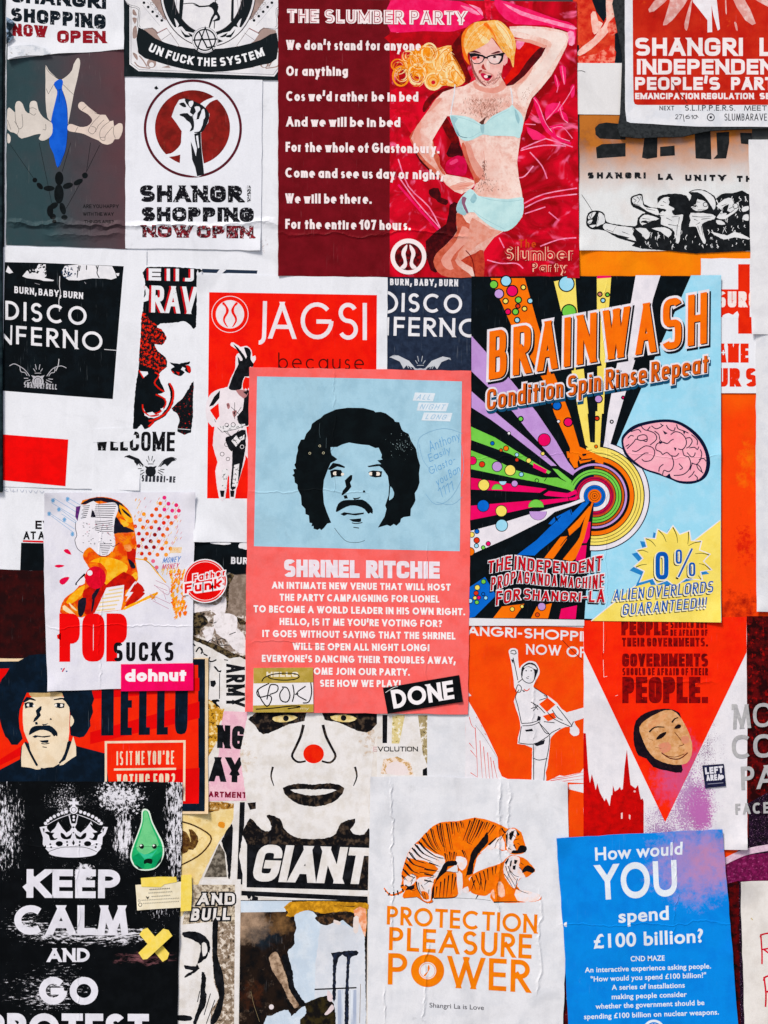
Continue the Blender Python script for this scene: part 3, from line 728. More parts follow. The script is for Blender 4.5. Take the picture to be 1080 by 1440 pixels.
T(l, 'NOW OPEN', '540,853 962,857 962,905 540,900', 16, RW, fut=False, n=2.6)

# slumber party
sl = poster('slumber_poster', 'large red poster of a man in pale blue underwear on satin beside white rhymed lines', 'poster', 4, '391,-2 811,2 813,200 815,391 600,390 391,388',
            M('741c27', '64161f', 'mottle', 22, .35, .65, scr=.16, wc='c88088', rough=.42), lift=[(391, 388, 34, 2), (813, 391, 30, 2)])
def emblem(l, cx, cy, r, fg, bgc, outer=True):
    """flame-like mark: a disc cut by two curved strips"""
    def s(q, k=1): return [(cx + k * a * r, cy + b * r) for a, b in pts(q)]
    l.dot(cx, cy, r, fg, None, 36)
    for k in (1, -1): l.poly(s('-.43,-.86 -.18,-.52 -.08,-.3 -.14,-.05 -.3,.2 -.36,.48 -.14,.9 -.26,.84 -.48,.5 -.47,.18 -.32,-.08 -.28,-.32 -.36,-.56 -.56,-.74', k), bgc, 2)
l = sl.part('satin_print')
l.poly('548,-.5 811,2 813,200 815,391 548,389', M('8e0a1a', 'dc1c38', 'satin', 60, .36, .66, hx3='f06a94', rough=.42, dirt=.8))
l.z(620, 0, 5.4)
PK = M('e8265c', 'f03a70', 'mottle', 20); PH = M('f47aa6', 'f9a6c4', 'mottle', 10); DRD = M('8a0c18', '6a0a14', 'mottle', 14)
l.poly('-380,0 60,0 200,30 330,130 240,170 100,235 -380,240', PK, 2)
l.poly('150,40 230,60 300,110 240,100', PH, 2); l.poly('210,30 300,60 320,120 270,70', PH, 2)
l.poly('-380,250 120,240 160,330 60,400 -60,420 -380,330', M('a01020', 'c01828', 'mottle', 18), 2)
l.poly('410,-10 620,50 760,100 900,150 1015,190 1018,340 985,260 960,235 800,190 560,180 440,90', PK, 2)
l.poly('470,20 620,85 800,140 1010,195 1010,222 800,170 600,110', PH, 2)
l.poly('960,245 1010,240 1015,330 975,340', PH, 2)
l.poly('330,-5 375,-5 380,90 372,150 350,140', M('f0304a', 'c01030', 'mottle', 6), 2)
l.poly('560,280 720,320 790,350 700,440 590,560 520,640 480,600 560,480', M('c8181c', 'dc2a20', 'mottle', 14), 2)
l.poly('575,310 640,310 600,370 575,360', PH, 2)
l.poly('800,345 770,430 690,505 620,590 530,655 500,640 590,560 650,470 740,370', M('4a1218', '641820', 'mottle', 8), 2)
l.polys('900,500 950,510 945,640 920,600;  985,660 1015,640 1015,720 990,740; 870,560 905,640 880,660 860,590; 700,740 740,760 800,950 860,1020 960,1075 900,1070 800,1000 740,880; 800,800 900,780 930,830 860,860 800,910; 900,840 950,860 970,930 920,900; 820,960 930,940 900,985; 650,960 800,1040 700,1060', PK, 2)
l.lines('700,735 745,800 800,940 880,1030 980,1070; 800,910 880,820 905,770; 905,815 930,900 965,930; 830,980 920,960 1000,1050; 640,940 720,945; 920,500 938,640; 870,570 890,650 880,700; 1010,650 960,740 890,840', 1.1, PH)
l.polys('880,420 900,440 850,560 760,680 700,745 690,720 760,640 840,540; 620,930 660,820 690,760 700,800 660,900', DRD, 2)
l.z(560, 180, 4.1538)
l.lines('720,120 800,85 865,60; 715,130 850,100 980,105; 735,440 850,385 1045,350; 740,465 860,410 1045,385; 0,280 100,420 250,590; 0,180 60,340 180,460 245,580; 700,290 740,280 790,220; 770,140 840,220 870,295; 860,60 960,90 1020,110; 520,770 600,790 690,790 730,820; 830,690 940,650 1040,640; 590,640 620,700; 880,490 940,540; 740,500 860,460', 1.6, PH)
l.lines('0,330 120,470 240,600; 900,0 930,60 1010,90', 3.2, PK)
l.polys('180,360 235,350 250,420 190,400; 220,400 290,420 280,450 230,430; 280,150 340,40 360,100 380,160 320,170; 300,450 350,440 335,560 350,600 270,690 215,760 240,830 190,830 160,660 280,560; 100,130 170,200 240,290 280,340 250,310 130,200', M('3c0c14', '52141a', 'mottle', 8), 2)
l.z(540, 40, 6.75)
l.polys('650,150 720,60 745,20 740,250 830,470 770,515 690,320 635,240; 640,548 480,605 390,690 365,770 390,790 470,680 560,605 680,562; 560,840 600,850 640,920 700,990 700,1080 640,1080 540,900', M('5a0c12', '7c1416', 'mottle', 9), 2)
l.polys('60,600 200,560 320,720 200,700; 60,770 220,780 330,850 260,1000 200,900; 330,960 470,1000 520,1080 400,1080', M('d81836', 'b81028', 'mottle', 9), 2)
# long curls lying on the satin
l = sl.part('wig_curls').z(540, 40, 6.75)
HB = M('f2a94e', 'f6c680', 'mottle', 6, .42, .6, hx3='fbe2b4'); HO = M('ee8c2c', 'f4a040', 'mottle', 5); HL = M('fbe0ae', 'f8cf90', 'mottle', 6)
l.poly('420,200 500,190 560,170 640,160 640,240 690,320 750,440 770,500 700,550 620,545 560,540 480,590 430,560 390,500 380,400 400,300', HB, 2)
l.polys('250,220 330,175 420,150 440,240 400,330 420,420 330,460 240,410 210,350 250,290', HO, 2)
for cx, cy, rx, ry, w_, c in ((160, 450, 75, 92, 2.6, HO), (130, 345, 60, 55, 1.6, HO), (315, 430, 80, 95, 2.6, HL), (470, 500, 80, 78, 2.6, HL), (560, 460, 48, 70, 2.0, HO), (330, 300, 95, 70, 2.4, HO), (430, 230, 70, 90, 2.6, HL), (520, 300, 50, 100, 2.2, HL), (640, 420, 50, 90, 2.6, HL), (320, 440, 45, 52, 1.5, HO), (465, 505, 44, 42, 1.5, HO), (590, 300, 60, 110, 2.0, HL)):
    l.ring(cx, cy, rx, w_, c, ry, 26)
l.dot(155, 455, 44, M('c01024', 'a01020', 'mottle', 8), 58); l.dot(468, 510, 20, 'd02838')
l.lines('180,340 240,300 330,310 400,350 460,390; 340,190 420,170 470,220 490,310; 250,215 290,290 280,320; 510,180 520,240; 200,330 210,420 250,500; 640,180 600,260 620,330; 660,350 640,430 680,520', 1.5, HO)
l.lines('370,170 440,180 480,260; 560,190 540,280; 640,260 660,330 720,430; 440,430 520,420; 600,420 610,500', 1.2, HL)
rc_ = random.Random(21)
for i in range(150):
    a = rc_.uniform(0, 6.28); cx, cy = rc_.choice(((315, 430), (470, 500), (330, 300), (430, 230), (560, 420), (600, 300), (680, 440), (250, 330), (170, 440), (140, 360), (230, 260), (300, 470))); r = rc_.uniform(25, 85)
    l.line([(cx + r * math.cos(a + k * .45), cy + r * 1.05 * math.sin(a + k * .45)) for k in range(5)], rc_.uniform(.5, 1.6), rc_.choice((HO, HL, HL, HB, M('d8701c', 'e08a30', 'mottle', 5))), 2, w1=.4)
l.lines('760,500 700,420 640,360 560,330; 770,470 720,360 660,260 600,210; 740,430 690,330 630,230; 700,540 620,480 560,470; 640,170 560,220 500,300 480,380; 650,200 590,260 560,350; 560,180 480,230 450,310; 690,320 640,300 580,330 540,400; 600,540 560,500 520,510; 380,180 320,230 330,290 400,310; 300,200 270,260 300,330 380,350; 240,330 190,310 130,330 100,400; 220,380 180,380 140,430 150,510 210,530; 330,350 280,400 300,470 360,480', 1.3, M('d8741c', 'e08828', 'mottle', 5), w1=.4)
# the man
SKN = M('f2dcd4', 'efd0c6', 'mottle', 40, .4, .65, dirt=.45, masks=[(584, 205, 22, 60, 'd8806c', 14, .15, .7), (612, 240, 14, 30, 'd88a78', 12, .2, .7), (606, 156, 20, 30, 'e0a090', 14, .2, .7), (654, 220, 14, 50, 'd89484', 12, .2, .7),
    (650, 345, 50, 30, 'd07e68', 14, .15, .7), (630, 372, 30, 26, 'c8644e', 12, .2, .7), (690, 335, 30, 14, 'd89484', 10, .2, .7), (680, 232, 34, 44, 'e2aa9c', 18, .25, .8), (684, 150, 42, 24, 'dca496', 10, .25, .75), (758, 60, 40, 10, 'e0a898', 12, .25, .8), (735, 115, 22, 14, 'e2ae9e', 10, .25, .8), (690, 268, 26, 14, 'd89a88', 10, .2, .75)]); SH1 = M('e2a091', 'dc9384', 'mottle', 12); SH2 = M('cf6a55', 'bc5442', 'mottle', 9); SKL = M('f0dfd8', 'ecd4cc', 'mottle', 20)
man = sl.part('printed_man', 'man lying with one arm behind his head')
man.poly('672,110 652.6,120.7 640.7,123 623,129 612.6,139.3 603.7,152.6 591.9,169 583,182 578,194.4 586.5,211.3 598.5,225.7 613,237.8 620.2,249.8 627.4,259.4 639.4,269 649,272.7 656.3,269 663.5,264.3 669.5,258.2 665.9,253.4 656,249.8 641.9,247.4 627.4,245 619,231.8 617.8,221 610.6,206.5 608,197 616.6,182.4 628.9,163 634.8,163 645.5,194.4 649,206.5 656.3,228 666,249.8 668,262 655,285 642,300 642,314.8 643,324.4 637,334 625,346 614.2,355.7 609.4,367.8 615.4,382 629.8,389.5 680.4,389.5 680.4,353.3 685.2,346 694.8,334 707,325.6 719,322 734.5,305 735.7,283.5 733.8,269 729.7,249.8 727.3,228 729.7,209 732.9,187 736.7,172 741.3,153.7 747.8,138 760.7,124 775.6,105.6 786.7,85.2 796.9,64.8 800,52 797.8,45.4 786.7,41.7 768,38 738.5,36 716.3,37 720,51 745,56 769,64 762,78 749.6,92.6 738.5,105.6 722,119 712,121 705,108 700,95 670,95', SKN)
man.polys('780,44 795,48 796,58 780,85 762,112 744,134 738,150 730,140 728,125 742,110 758,92 772,72 774,58 745,48 722,43 722,40 750,40', SKL, 3)
man.polys('583,182 578,194.4 586.5,211.3 598.5,225.7 613,237.8 622,250 616,248 603,236 590,222 581,205 576,192; 609,197 611,207 618,221 619,232 627,245 622,244 614,230 608,215; 652,200 649,206.5 656.3,228 666,249.8 668,258 676,252 668,238 660,218', SH2, 2)
man.polys('592,170 583,182 582,196 592,213 606,228 604,218 594,205 589,192 592,180; 654,200 660,225 670,246 682,254 680,240 668,222 662,204; 640,268 655,264 667,258 660,256 646,258 632,262; 718,55 745,60 764,67 768,64 745,55; 724,118 738,106 750,93 745,104 735,115; 612,140 604,152.6 600,160 612,150 622,138; 666,114 674,120 688,124 702,120 706,112 712,122 700,130 684,130 668,124', SH1, 2)
man.polys('642,300 642,315 643,324.4 637,334 625,346 614.2,355.7 609.4,367.8 615.4,382 629.8,389.5 664,389.5 650,378 640,366 652,350 668,336 690,326 670,318 656,312 650,302', SH2, 2)
man.polys('650,318 660,322 676,326 660,338 644,352 634,366 638,378 628,378 620,366 630,352 642,338', SH1, 2)
man.polys('664,306 690,322 706,325 690,334 672,344 654,360 646,366 644,356 656,340 660,324', M('e0a292', 'd98c78', 'mottle', 8), 2)
man.polys('648,366 668,356 680,352 680.4,389.5 668,389.5 664,376', M('c04a3a', 'a83a30', 'mottle', 7), 2)
man.lines('655,352 664,364 668,389', 1.4, '701c18')
man.lines('646,262 660,260; 648,266 660,264.5; 642,258 656,255', .6, SH2)
HR = M('a06a5c', 'b98070', 'mottle', 3); HD = '5a3a34'; HD2 = '7c4a3e'
rh = random.Random(5)
for i in range(330):
    a = rh.gauss(0, 1); b = rh.random(); x = 683 + a * 14; y = 139 + b * 26 - abs(a) * 3
    if 648 < x < 718: man.line([(x, y), (x + rh.uniform(-2, 2), y + rh.uniform(1.5, 3.8))], .42, HR if i % 3 else HD2, 0)
for i in range(150):
    b = rh.random(); s_ = 1.2 + max(0, b - .45) * 16; x = 681 + rh.gauss(0, 1) * s_ + b * 1; y = 224 + b * 44
    man.line([(x, y), (x + rh.uniform(-2, 2), y + rh.uniform(1, 3))], .45, HD if rh.random() < .6 else HR, 0)
for i in range(40):
    x = 738 + rh.gauss(0, 5); y = 134 + rh.gauss(0, 5) - (x - 738) * .8; man.line([(x, y), (x + rh.uniform(-2, 2), y + rh.uniform(-2, 2))], .4, HR, 0)
man.lines('682,190 682,200; 680,212 682,228', .7, SH1)
fc = sl.part('printed_face', parent=man).z(640, 20, 10.8)
FS = M('efc2ba', 'eab2aa', 'mottle', 8, dirt=.6)
fc.poly('225,600 235,720 260,830 290,920 350,1010 430,1075 510,1092 590,1070 660,990 710,880 735,760 790,740 795,640 740,600 700,540 620,440 560,360 480,400 400,480 230,560', FS, 2)
fc.polys('235,700 262,850 300,930 370,1020 430,1078 480,1088 400,1020 340,930 290,830 262,720', M('8c4a48', 'a35c56', 'mottle', 4), 2)
fc.polys('600,1060 660,990 708,885 690,900 640,990 580,1050; 360,900 385,865 440,850 480,870 560,900 590,930 600,990 540,1040 470,1040 540,1000 570,930 480,900 400,900', M('c98a80', 'd89a90', 'mottle', 4), 2)
fc.polys('430,745 398,800 430,838 475,842 450,800; 360,850 420,840 380,890 360,900', M('a03c3c', 'b85048', 'mottle', 4), 2)
fc.poly('480,700 520,720 530,800 515,850 480,830', M('f6dcd6', 'f2d0c8', 'mottle', 6), 2)
for i in range(260):
    a = rh.uniform(.15, 3.0); r = rh.uniform(.72, 1.0); x, y = 490 + 235 * r * math.cos(a), 840 + 240 * r * math.sin(a)
    fc.dot(x, y, 5, '9c6a62', None, 5)
fc.poly('385,900 440,890 490,922 560,922 562,950 510,1008 455,1000 405,950', 'c22848', 2); fc.poly('490,925 552,928 540,962 495,972', '3c0e16', 2); fc.poly('440,928 482,920 500,950 470,968 445,955', 'f6dadc', 2)
fc.polys('205,575 280,545 340,560 405,596 300,580; 540,600 655,552 690,575 600,598', '5a2a30', 2)
fc.poly('730,590 775,600 790,700 760,770 735,760 740,660', M('f2b4b4', 'eaa0a0', 'mottle', 5), 2)
gl = sl.part('glasses', parent=man).z(640, 20, 10.8)
gl.poly('208,590 300,585 420,615 472,645 520,620 620,602 748,575 722,700 680,748 600,762 530,742 492,672 452,668 420,722 370,752 290,752 245,700 230,640', '1c2026')
gl.poly('255,648 340,632 428,650 415,702 370,737 292,737 258,700', M('f2c0bc', 'eca8a4', 'mottle', 6), 2); gl.poly('500,655 600,628 702,632 685,692 650,740 575,746 520,712', M('f0ccc8', 'ecd8d6', 'mottle', 6), 2)
gl.dot(350, 652, 26, '35242a', 20); gl.dot(600, 646, 26, '35242a', 18); gl.poly('255,650 330,640 320,680 270,690', 'e0504c', 2); gl.lines('735,600 790,585', 1.2, '1c2026')
hr = sl.part('wig', 'short straight blond wig', parent=man).z(640, 20, 10.8)
hr.poly('95,380 110,300 160,220 240,150 340,110 460,100 600,85 700,110 790,190 860,270 910,380 925,500 900,640 890,800 865,770 840,680 790,640 760,590 720,560 660,470 600,390 560,350 520,400 450,460 380,500 280,550 200,580 190,650 222,770 200,730 150,680 110,560', HB, 2)
hr.polys('95,380 110,300 160,220 240,150 300,130 200,220 150,330 130,480 190,650 222,770 150,690 110,560; 480,120 540,200 600,300 640,420 590,330 540,260 470,190 420,150', M('ee6a2a', 'f08438', 'mottle', 5), 2)
hr.polys('600,100 700,140 800,260 860,400 880,520 820,500 740,380 660,240; 340,280 420,320 520,400 450,450 380,380', HL, 2)
hr.lines('470,150 380,230 270,330 180,480; 480,170 400,270 300,380 210,540; 500,200 440,300 350,420; 520,220 560,300 640,430 720,540; 540,190 640,320 740,470 790,620; 600,170 720,320 830,520 860,720; 640,130 780,280 880,480', .7, HO)
hr.lines('440,140 330,210 220,330 150,480; 520,260 470,370 410,440; 660,200 760,360 830,560; 720,170 830,330 880,560', .7, HL); hr.lines('720,485 750,530', .6, '7a3a20')
br = sl.part('bra', parent=man).z(620, 0, 5.4)
BL = M('c2e4e6', 'b2d8dc', 'mottle', 18, .4, .65, dirt=.7); BLS = M('9cc4cc', '8ebac4', 'mottle', 12)
br.poly('75,872 180,880 250,905 310,945 340,935 390,880 520,815 540,790 560,815 610,860 628,930 600,1045 560,1035 470,1030 380,1030 320,1020 240,1060 180,1068 135,1035 95,960 70,890', BL, 2)
br.polys('75,878 130,900 105,940 140,1010 130,1035 95,960; 300,950 330,940 325,1010 305,1000; 560,830 580,850 600,900 590,940 570,900', BLS, 2)
br.lines('88,880 180,900 260,930 320,950 400,890 520,830; 140,1030 220,1045 300,1000', .5, BLS); br.lines('120,1000 150,1035 200,1045', .8, '4a7080')
br.lines('107,640 100,720 85,800 75,875; 530,665 540,720 545,790', 1.7, M('d8dde6', 'e8e6ea', 'mottle', 8))
br.poly('290,930 325,900 350,880 330,920 325,942 310,945', HD, 0)
bf = sl.part('briefs', parent=man).z(560, 180, 4.1538)
bf.poly('340,465 352,430 380,390 420,355 445,370 470,395 540,405 640,415 722,402 732,430 730,500 690,565 640,600 600,600 540,575 470,520 445,492 400,495 385,510 345,490', BL, 2)
bf.polys('350,440 380,400 372,440 385,480 400,495 385,510 345,490 342,465; 445,380 460,410 440,440 420,420', BLS, 2); bf.polys('375,400 400,410 390,440 410,490 398,495 372,440', '8a5a74', 2); bf.line('480,400 540,418 640,428 725,418', .6, BLS); bf.line('440,480 480,515 560,560 620,590', .6, BLS)
pil = sl.part('pink_cushion').z(560, 180, 4.1538)
pil.poly('275,225 290,190 345,160 385,175 402,215 395,268 360,278 320,272 285,258', M('d4164e', 'bc1040', 'mottle', 10), 3); pil.poly('300,200 340,178 350,195 310,215', 'e84a78', 2)
# lettering of the slumber poster
SW = M('f2e6e8', dirt=.7)
for s_, x0, x1, b0, b1 in (("We don't stand for anyone", 55, 520, 171, 174), ('Or anything', 55, 268, 261, 261), ("Cos we'd rather be in bed", 55, 511, 348, 350), ('And we will be in bed', 55, 449, 436, 438), ('For the whole of Glastonbury.', 53, 584, 523, 529), ('Come and see us day or night,', 52, 597, 612, 619), ('We will be there.', 52, 350, 701, 703), ('For the entire 107 hours.', 52, 485, 789, 794)):
    T(sl.part('verse_lettering').z(380, 0, 2.4545), s_, '%g,%g %g,%g %g,%g %g,%g' % (x0, b0 - 34, x1, b1 - 34, x1, b1, x0, b0), 7.6, SW, gap=4.2, space=12)
hd = sl.part('heading_lettering').z(380, 0, 2.4545)
T(hd, 'THE SLUMBER PARTY', '58,30 678,37 678,86 58,78', 14, SW, fut=False, n=2.6, gap=4, space=18); hd.new()
T(hd, 'THE SLUMBER PARTY', '60,33 674,39 674,82 60,74', 2.4, 'a03040', fut=False, n=2.6, gap=15.6, space=31)
lo = sl.part('logo_print').z(380, 0, 2.4545)
lo.dot(477, 885, 62, SW); lo.dot(477, 886, 47, M('401018', '8a1c24', 'mottle', 8)); 
for k in (1, -1): lo.poly([(477 + k * a * 46, 886 + b * 46) for a, b in pts('-.1,-.92 -.45,-.55 -.52,-.15 -.38,.2 -.36,.5 -.62,.8 -.3,.9 -.1,.6 -.16,.15 -.22,-.25 -.12,-.55')], SW, 3)
sg = sl.part('corner_lettering').z(560, 180, 4.1538)
CR = 'f0b8a0'
T(sg, 'The', '705,650 805,698', 8, 'c84a28', fut=False, gap=12)
for w_, c_ in ((19, CR), (11, M('a81c2c', 'c02038', 'mottle', 10))):
    T(sg, 'Slumber', '622,692 1030,774', w_, c_, gap=28 - w_, space=20); sg.new()
for w_, c_ in ((15, CR), (8, M('981424', 'b01c30', 'mottle', 10))):
    T(sg, 'Party', '777,785 985,840', w_, c_, gap=24 - w_); sg.new()

# torn photograph, blank sheets
ph = poster('torn_photo', 'torn scrap of a red and white satin photograph next to the red slumber poster', 'photo', 2, '806,-30 888,-30 886,92 806,90', M('c8342a', 'e0503c', 'mottle', 14, .4, .6, hx3='a81c1c'))
l = ph.part('photo_print').z(800, 0, 3.857)
l.polys('105,-60 205,-60 205,85 190,118 150,62; 250,180 330,150 330,345 250,340; 20,255 55,240 60,300 40,305', M('16202a', '20282e', 'mottle', 12), 0)
l.polys('45,285 75,250 135,205 165,160 205,105 205,-60 300,-60 300,70 250,130 190,200 120,265 60,300; 120,75 145,60 160,110 185,125 150,180 130,170', M('f0b0a4', 'f6d0c4', 'mottle', 9, .4, .6, hx3='e07060'), 2)
l.polys('215,120 290,60 295,130 240,190 215,170; 50,310 150,290 240,240 250,330 150,340 60,345', M('d83c30', 'f0907c', 'mottle', 8), 2)
bk = poster('blank_sheet', 'small blank cream sheet between the slumber poster and the people\'s party sign', 'paper', 3, '807,88 886,88 886,161 807,160', 'e0e0e2')
bk.part('edge_print').z(800, 0, 3.857).line('38,385 70,382 90,390', .9, '303030')

# unity poster
uy = poster('unity_poster', 'brown to white poster of black ink men with raised fists', 'poster', 2, '815,160 1058,160 1056,353 815,352', M('b8703a', '9a5a34', 'mottle', 30, grad=(925, 196, 930, 268, 'dfe2e4', .6), dirt=1.2), lift=[(815, 352, 30, 3)])
for q in '205,645 225,625 262,618 330,625 332,690 360,692 360,706 230,700 208,680; 210,745 240,728 360,722 360,790 215,800; 455,700 522,688 520,795 470,803 443,796; 535,742 608,735 610,785 535,790; 710,672 790,662 795,805 715,800; 820,670 885,665 885,720 870,800 805,802 825,780; 940,670 1000,672 1000,730 945,725'.split(';'): uy.part('heading_letter').z(780, 0, 3.6).poly(q, M('25282a', '303234', 'mottle', 9))
l = uy.part('lettering').z(780, 0, 3.6)
UB = M('24262a', worn=(3, .62), wc='d8d4d0')
for s_, a, b_, y in (('SHANGRI', 168, 462, 871), ('LA', 524, 598, 878), ('UNITY', 662, 866, 883), ('TH', 924, 1000, 888)):
    T(l, s_, '%g,%g %g,%g' % (a, y, b_, y + 31), 11, UB, fut=False, n=4, gap=16)
l = uy.part('men_print').z(800, 240, 3.857)
UK = M('1d2023', '282b2e', 'mottle', 12); UW = M('e2e4e6', 'd8dbde', 'mottle', 16)
l.poly('95,265 105,230 130,215 170,217 195,235 205,275 260,290 345,300 370,290 375,255 400,232 415,225 350,195 335,165 340,140 370,128 400,127 410,180 480,200 480,150 510,130 580,123 640,135 655,165 665,130 650,115 690,100 740,105 790,135 800,150 830,125 890,120 985,130 990,433 390,420 360,390 270,365 200,325 160,318 120,315 97,295', UK, 2)
l.polys('106,242 128,226 148,224 126,256 108,262; 104,272 128,264 122,282 106,288; 165,225 190,240 196,280 172,292 150,302 156,262; 112,296 150,292 130,308; 202,284 260,297 345,308 352,330 347,345 366,380 290,358 230,335 195,318 185,300; 344,150 370,136 395,136 404,185 426,200 478,205 490,235 472,238 420,214 380,188 352,178; 384,268 400,245 430,237 492,260 440,275 398,294; 486,172 520,142 552,148 542,185 572,202 574,242 622,236 610,290 602,378 584,392 574,330 532,300 500,290 502,250 490,232 522,206 482,200; 664,196 690,180 700,150 735,152 762,180 752,206 720,216 690,216; 658,114 700,104 745,112 786,142 798,188 786,212 770,184 738,140 700,116; 662,228 782,236 790,262 722,288 744,380 730,392 702,330 690,302 652,302 662,268; 800,190 848,152 882,148 900,180 922,168 916,212 880,240 842,262 802,252 832,214; 362,312 420,312 440,350 420,372 395,340; 450,312 520,306 560,330 540,360 500,330; 800,268 830,270 850,290 810,290; 770,330 860,350 900,330 975,360 975,372 900,360 840,372; 940,200 975,190 975,212 945,222; 950,240 975,236 975,270 945,262', UW, 2)
l.polys('500,205 530,210 520,222; 540,150 600,130 650,150 655,200 640,240 610,230 610,200 575,200 560,180; 668,190 690,186 690,196; 690,150 720,140 760,170 780,210 800,230 760,220 755,180 730,160; 560,215 590,210 590,232 570,238; 830,205 870,180 860,215 880,225 850,240; 390,276 420,268 430,285; 250,344 330,362 300,366', UK, 2)
ru = random.Random(3)
for i in range(95):
    x = ru.uniform(375, 972); y = ru.uniform(302, 412); a = ru.uniform(5, 16) * (1.3 if y < 350 else .8)
    if i % 3 == 0: y = ru.uniform(130, 300); x = ru.uniform(800, 975)
    l.line([(x, y), (x + a * .6 * ru.uniform(-1, 1), y + a), (x + a * ru.uniform(-1, 1), y + 1.7 * a)], ru.uniform(.6, 1.9), UW, 2, w1=.3)
l.lines('108,240 122,262; 128,228 116,258 104,268; 100,287 126,276; 150,228 162,256 152,290; 128,258 150,262; 205,318 245,332; 250,342 330,374; 262,354 300,368; 290,330 330,345; 345,312 360,335; 350,150 366,160 352,172; 370,140 384,156 372,176; 388,140 396,160; 356,178 390,188; 420,205 470,215; 400,258 440,262; 392,280 470,268; 486,206 500,212 490,226 504,232; 498,186 518,188; 492,240 516,244; 512,165 530,175; 530,255 560,270; 560,250 600,245; 540,290 600,300; 560,310 575,360; 590,290 585,350; 600,250 596,290; 668,200 690,202; 694,168 714,170; 690,184 700,196; 700,212 740,210; 670,245 720,250 780,245; 680,262 700,270; 720,262 770,256; 700,300 715,345; 720,300 728,350; 712,280 690,292; 830,190 860,178; 840,205 856,210; 826,230 850,226; 870,205 900,190; 880,225 905,205; 810,212 830,240', .95, UK, w1=.4)
l.ring(585, 222, 16, .9, UK, n=16); l.ring(742, 182, 12, .9, UK, n=14); l.ring(905, 190, 14, .9, UK, n=14)
l.lines('70,128 105,180 128,218', .6, UK); l.lines('232,340 265,290', .4, '6a6a6a')
rp = poster('scrap_paper', 'pale blank sheet overlapping the ends of the unity and red cross posters', 'paper', 4.3, '1053,196 1120,196 1120,470 1057,470', M('e3e4e8', 'dcdde2', 'mottle', 30), lift=[(1055, 470, 30, 4)])
rq = poster('scrap_paper', 'tall narrow pale sheet pasted on the orange plywood', 'paper', 3.6, '1063,455 1120,455 1120,861 1064,860', M('dfe1e6', 'd6d9e0', 'mottle', 30), lift=[(1064, 860, 36, 3)])
# people's party sign on a dark board
sgn = poster('party_sign', 'red stencilled people\'s party sheet mounted on a dark felt board', 'sign', 11, '878,-60 1120,-60 1120,180 1082,179 981,178.4 886,173.2 881,171 879,155', M('e4e6ec', 'd8dce4', 'mottle', 24), jitter=.3)
slab(sgn, 'felt_board', smooth(pts('877,-60 1120,-60 1120,182 1080,181 1000,184 962,192 930,193 872,192 872,160 875,80'), 2), .0061, .0058, M('393c3e', '2c2f31', 'mottle', 5, worn=(3, .72), wc='77736c'))
l = sgn.part('red_print').z(800, 0, 3.857)
PR = M('c63a2a', 'b82c22', 'mottle', 26, .38, .62, hx3='d4502e', dirt=1.3, scr=.1)
l.poly('343,-230 347,400 350,550 356,566 372,571 1250,571 1250,-230', PR)
RY = M('d89a94', 'e4c0bc', 'mottle', 10)
l.polys('545,15 560,-30 660,-30 560,112 510,140 520,100; 430,52 500,-30 560,-30 460,64; 625,132 652,32 668,0 645,150 632,165; 880,-20 940,-20 1012,130 955,112; 895,122 905,165 914,166 907,128; 985,-20 1060,-20 1180,60 1080,40; 845,-20 850,-20 855,75 848,70', RY, 2)
l.polys('662,-30 830,-30 800,0 818,160 806,168 782,85 772,30 776,176 750,178 750,112 700,48 672,14', M('eceaf0', 'e4dfe4', 'mottle', 14))
l = sgn.part('lettering').z(800, 0, 3.857)
PWH = M('efe6e8', worn=(7, .66), wc='c63a2a')
T(l, 'SHANGRI', '358,207 942,207 942,306 358,304', 22, PWH, fut=False, n=2.8); T(l, 'LA', '1032,207 1200,306', 22, PWH, fut=False, n=2.8)
T(l, 'INDEPENDENT', '368,322 1190,322 1190,406 368,406', 20, PWH, fut=False, n=2.8); T(l, "PEOPLE'S", '358,420 818,490', 17, PWH, fut=False, n=2.8); T(l, 'PARTY', '878,420 1180,490', 17, PWH, fut=False, n=2.8)
T(l, 'EMANCIPATION REGULATION', '358,506 1002,540', 9, PWH, fut=False, n=2.8); T(l, 'SERVICE', '1032,506 1240,540', 9, PWH, fut=False, n=2.8)
l = sgn.part('handwriting').z(800, 0, 3.857)
PEN = '20242c'
T(l, 'NEXT', '490,576 570,600', 3.6, PEN, gap=5); T(l, 'S.L.I.P.P.E.R.S.', '628,572 900,602', 4.4, PEN, gap=6); T(l, 'MEET :', '948,574 1085,602', 4, PEN, gap=5)
T(l, '27', '575,622 612,648', 3, PEN); l.lines('618,622 624,662; 690,625 700,640', .9, PEN); T(l, '6', '630,624 656,646', 3, PEN) ; T(l, '10', '662,626 692,648', 3, PEN)
l.ring(768, 638, 19, 1.1, PEN, n=22); l.dot(768, 638, 7, PEN); T(l, 'SLUMBARAVE', '842,618 1072,656', 4, PEN, gap=5)
for ml in (l,): ml.line('560,450 600,510 640,560', 1.4, M('7a2a24', '8a3a34', 'mottle', 5))
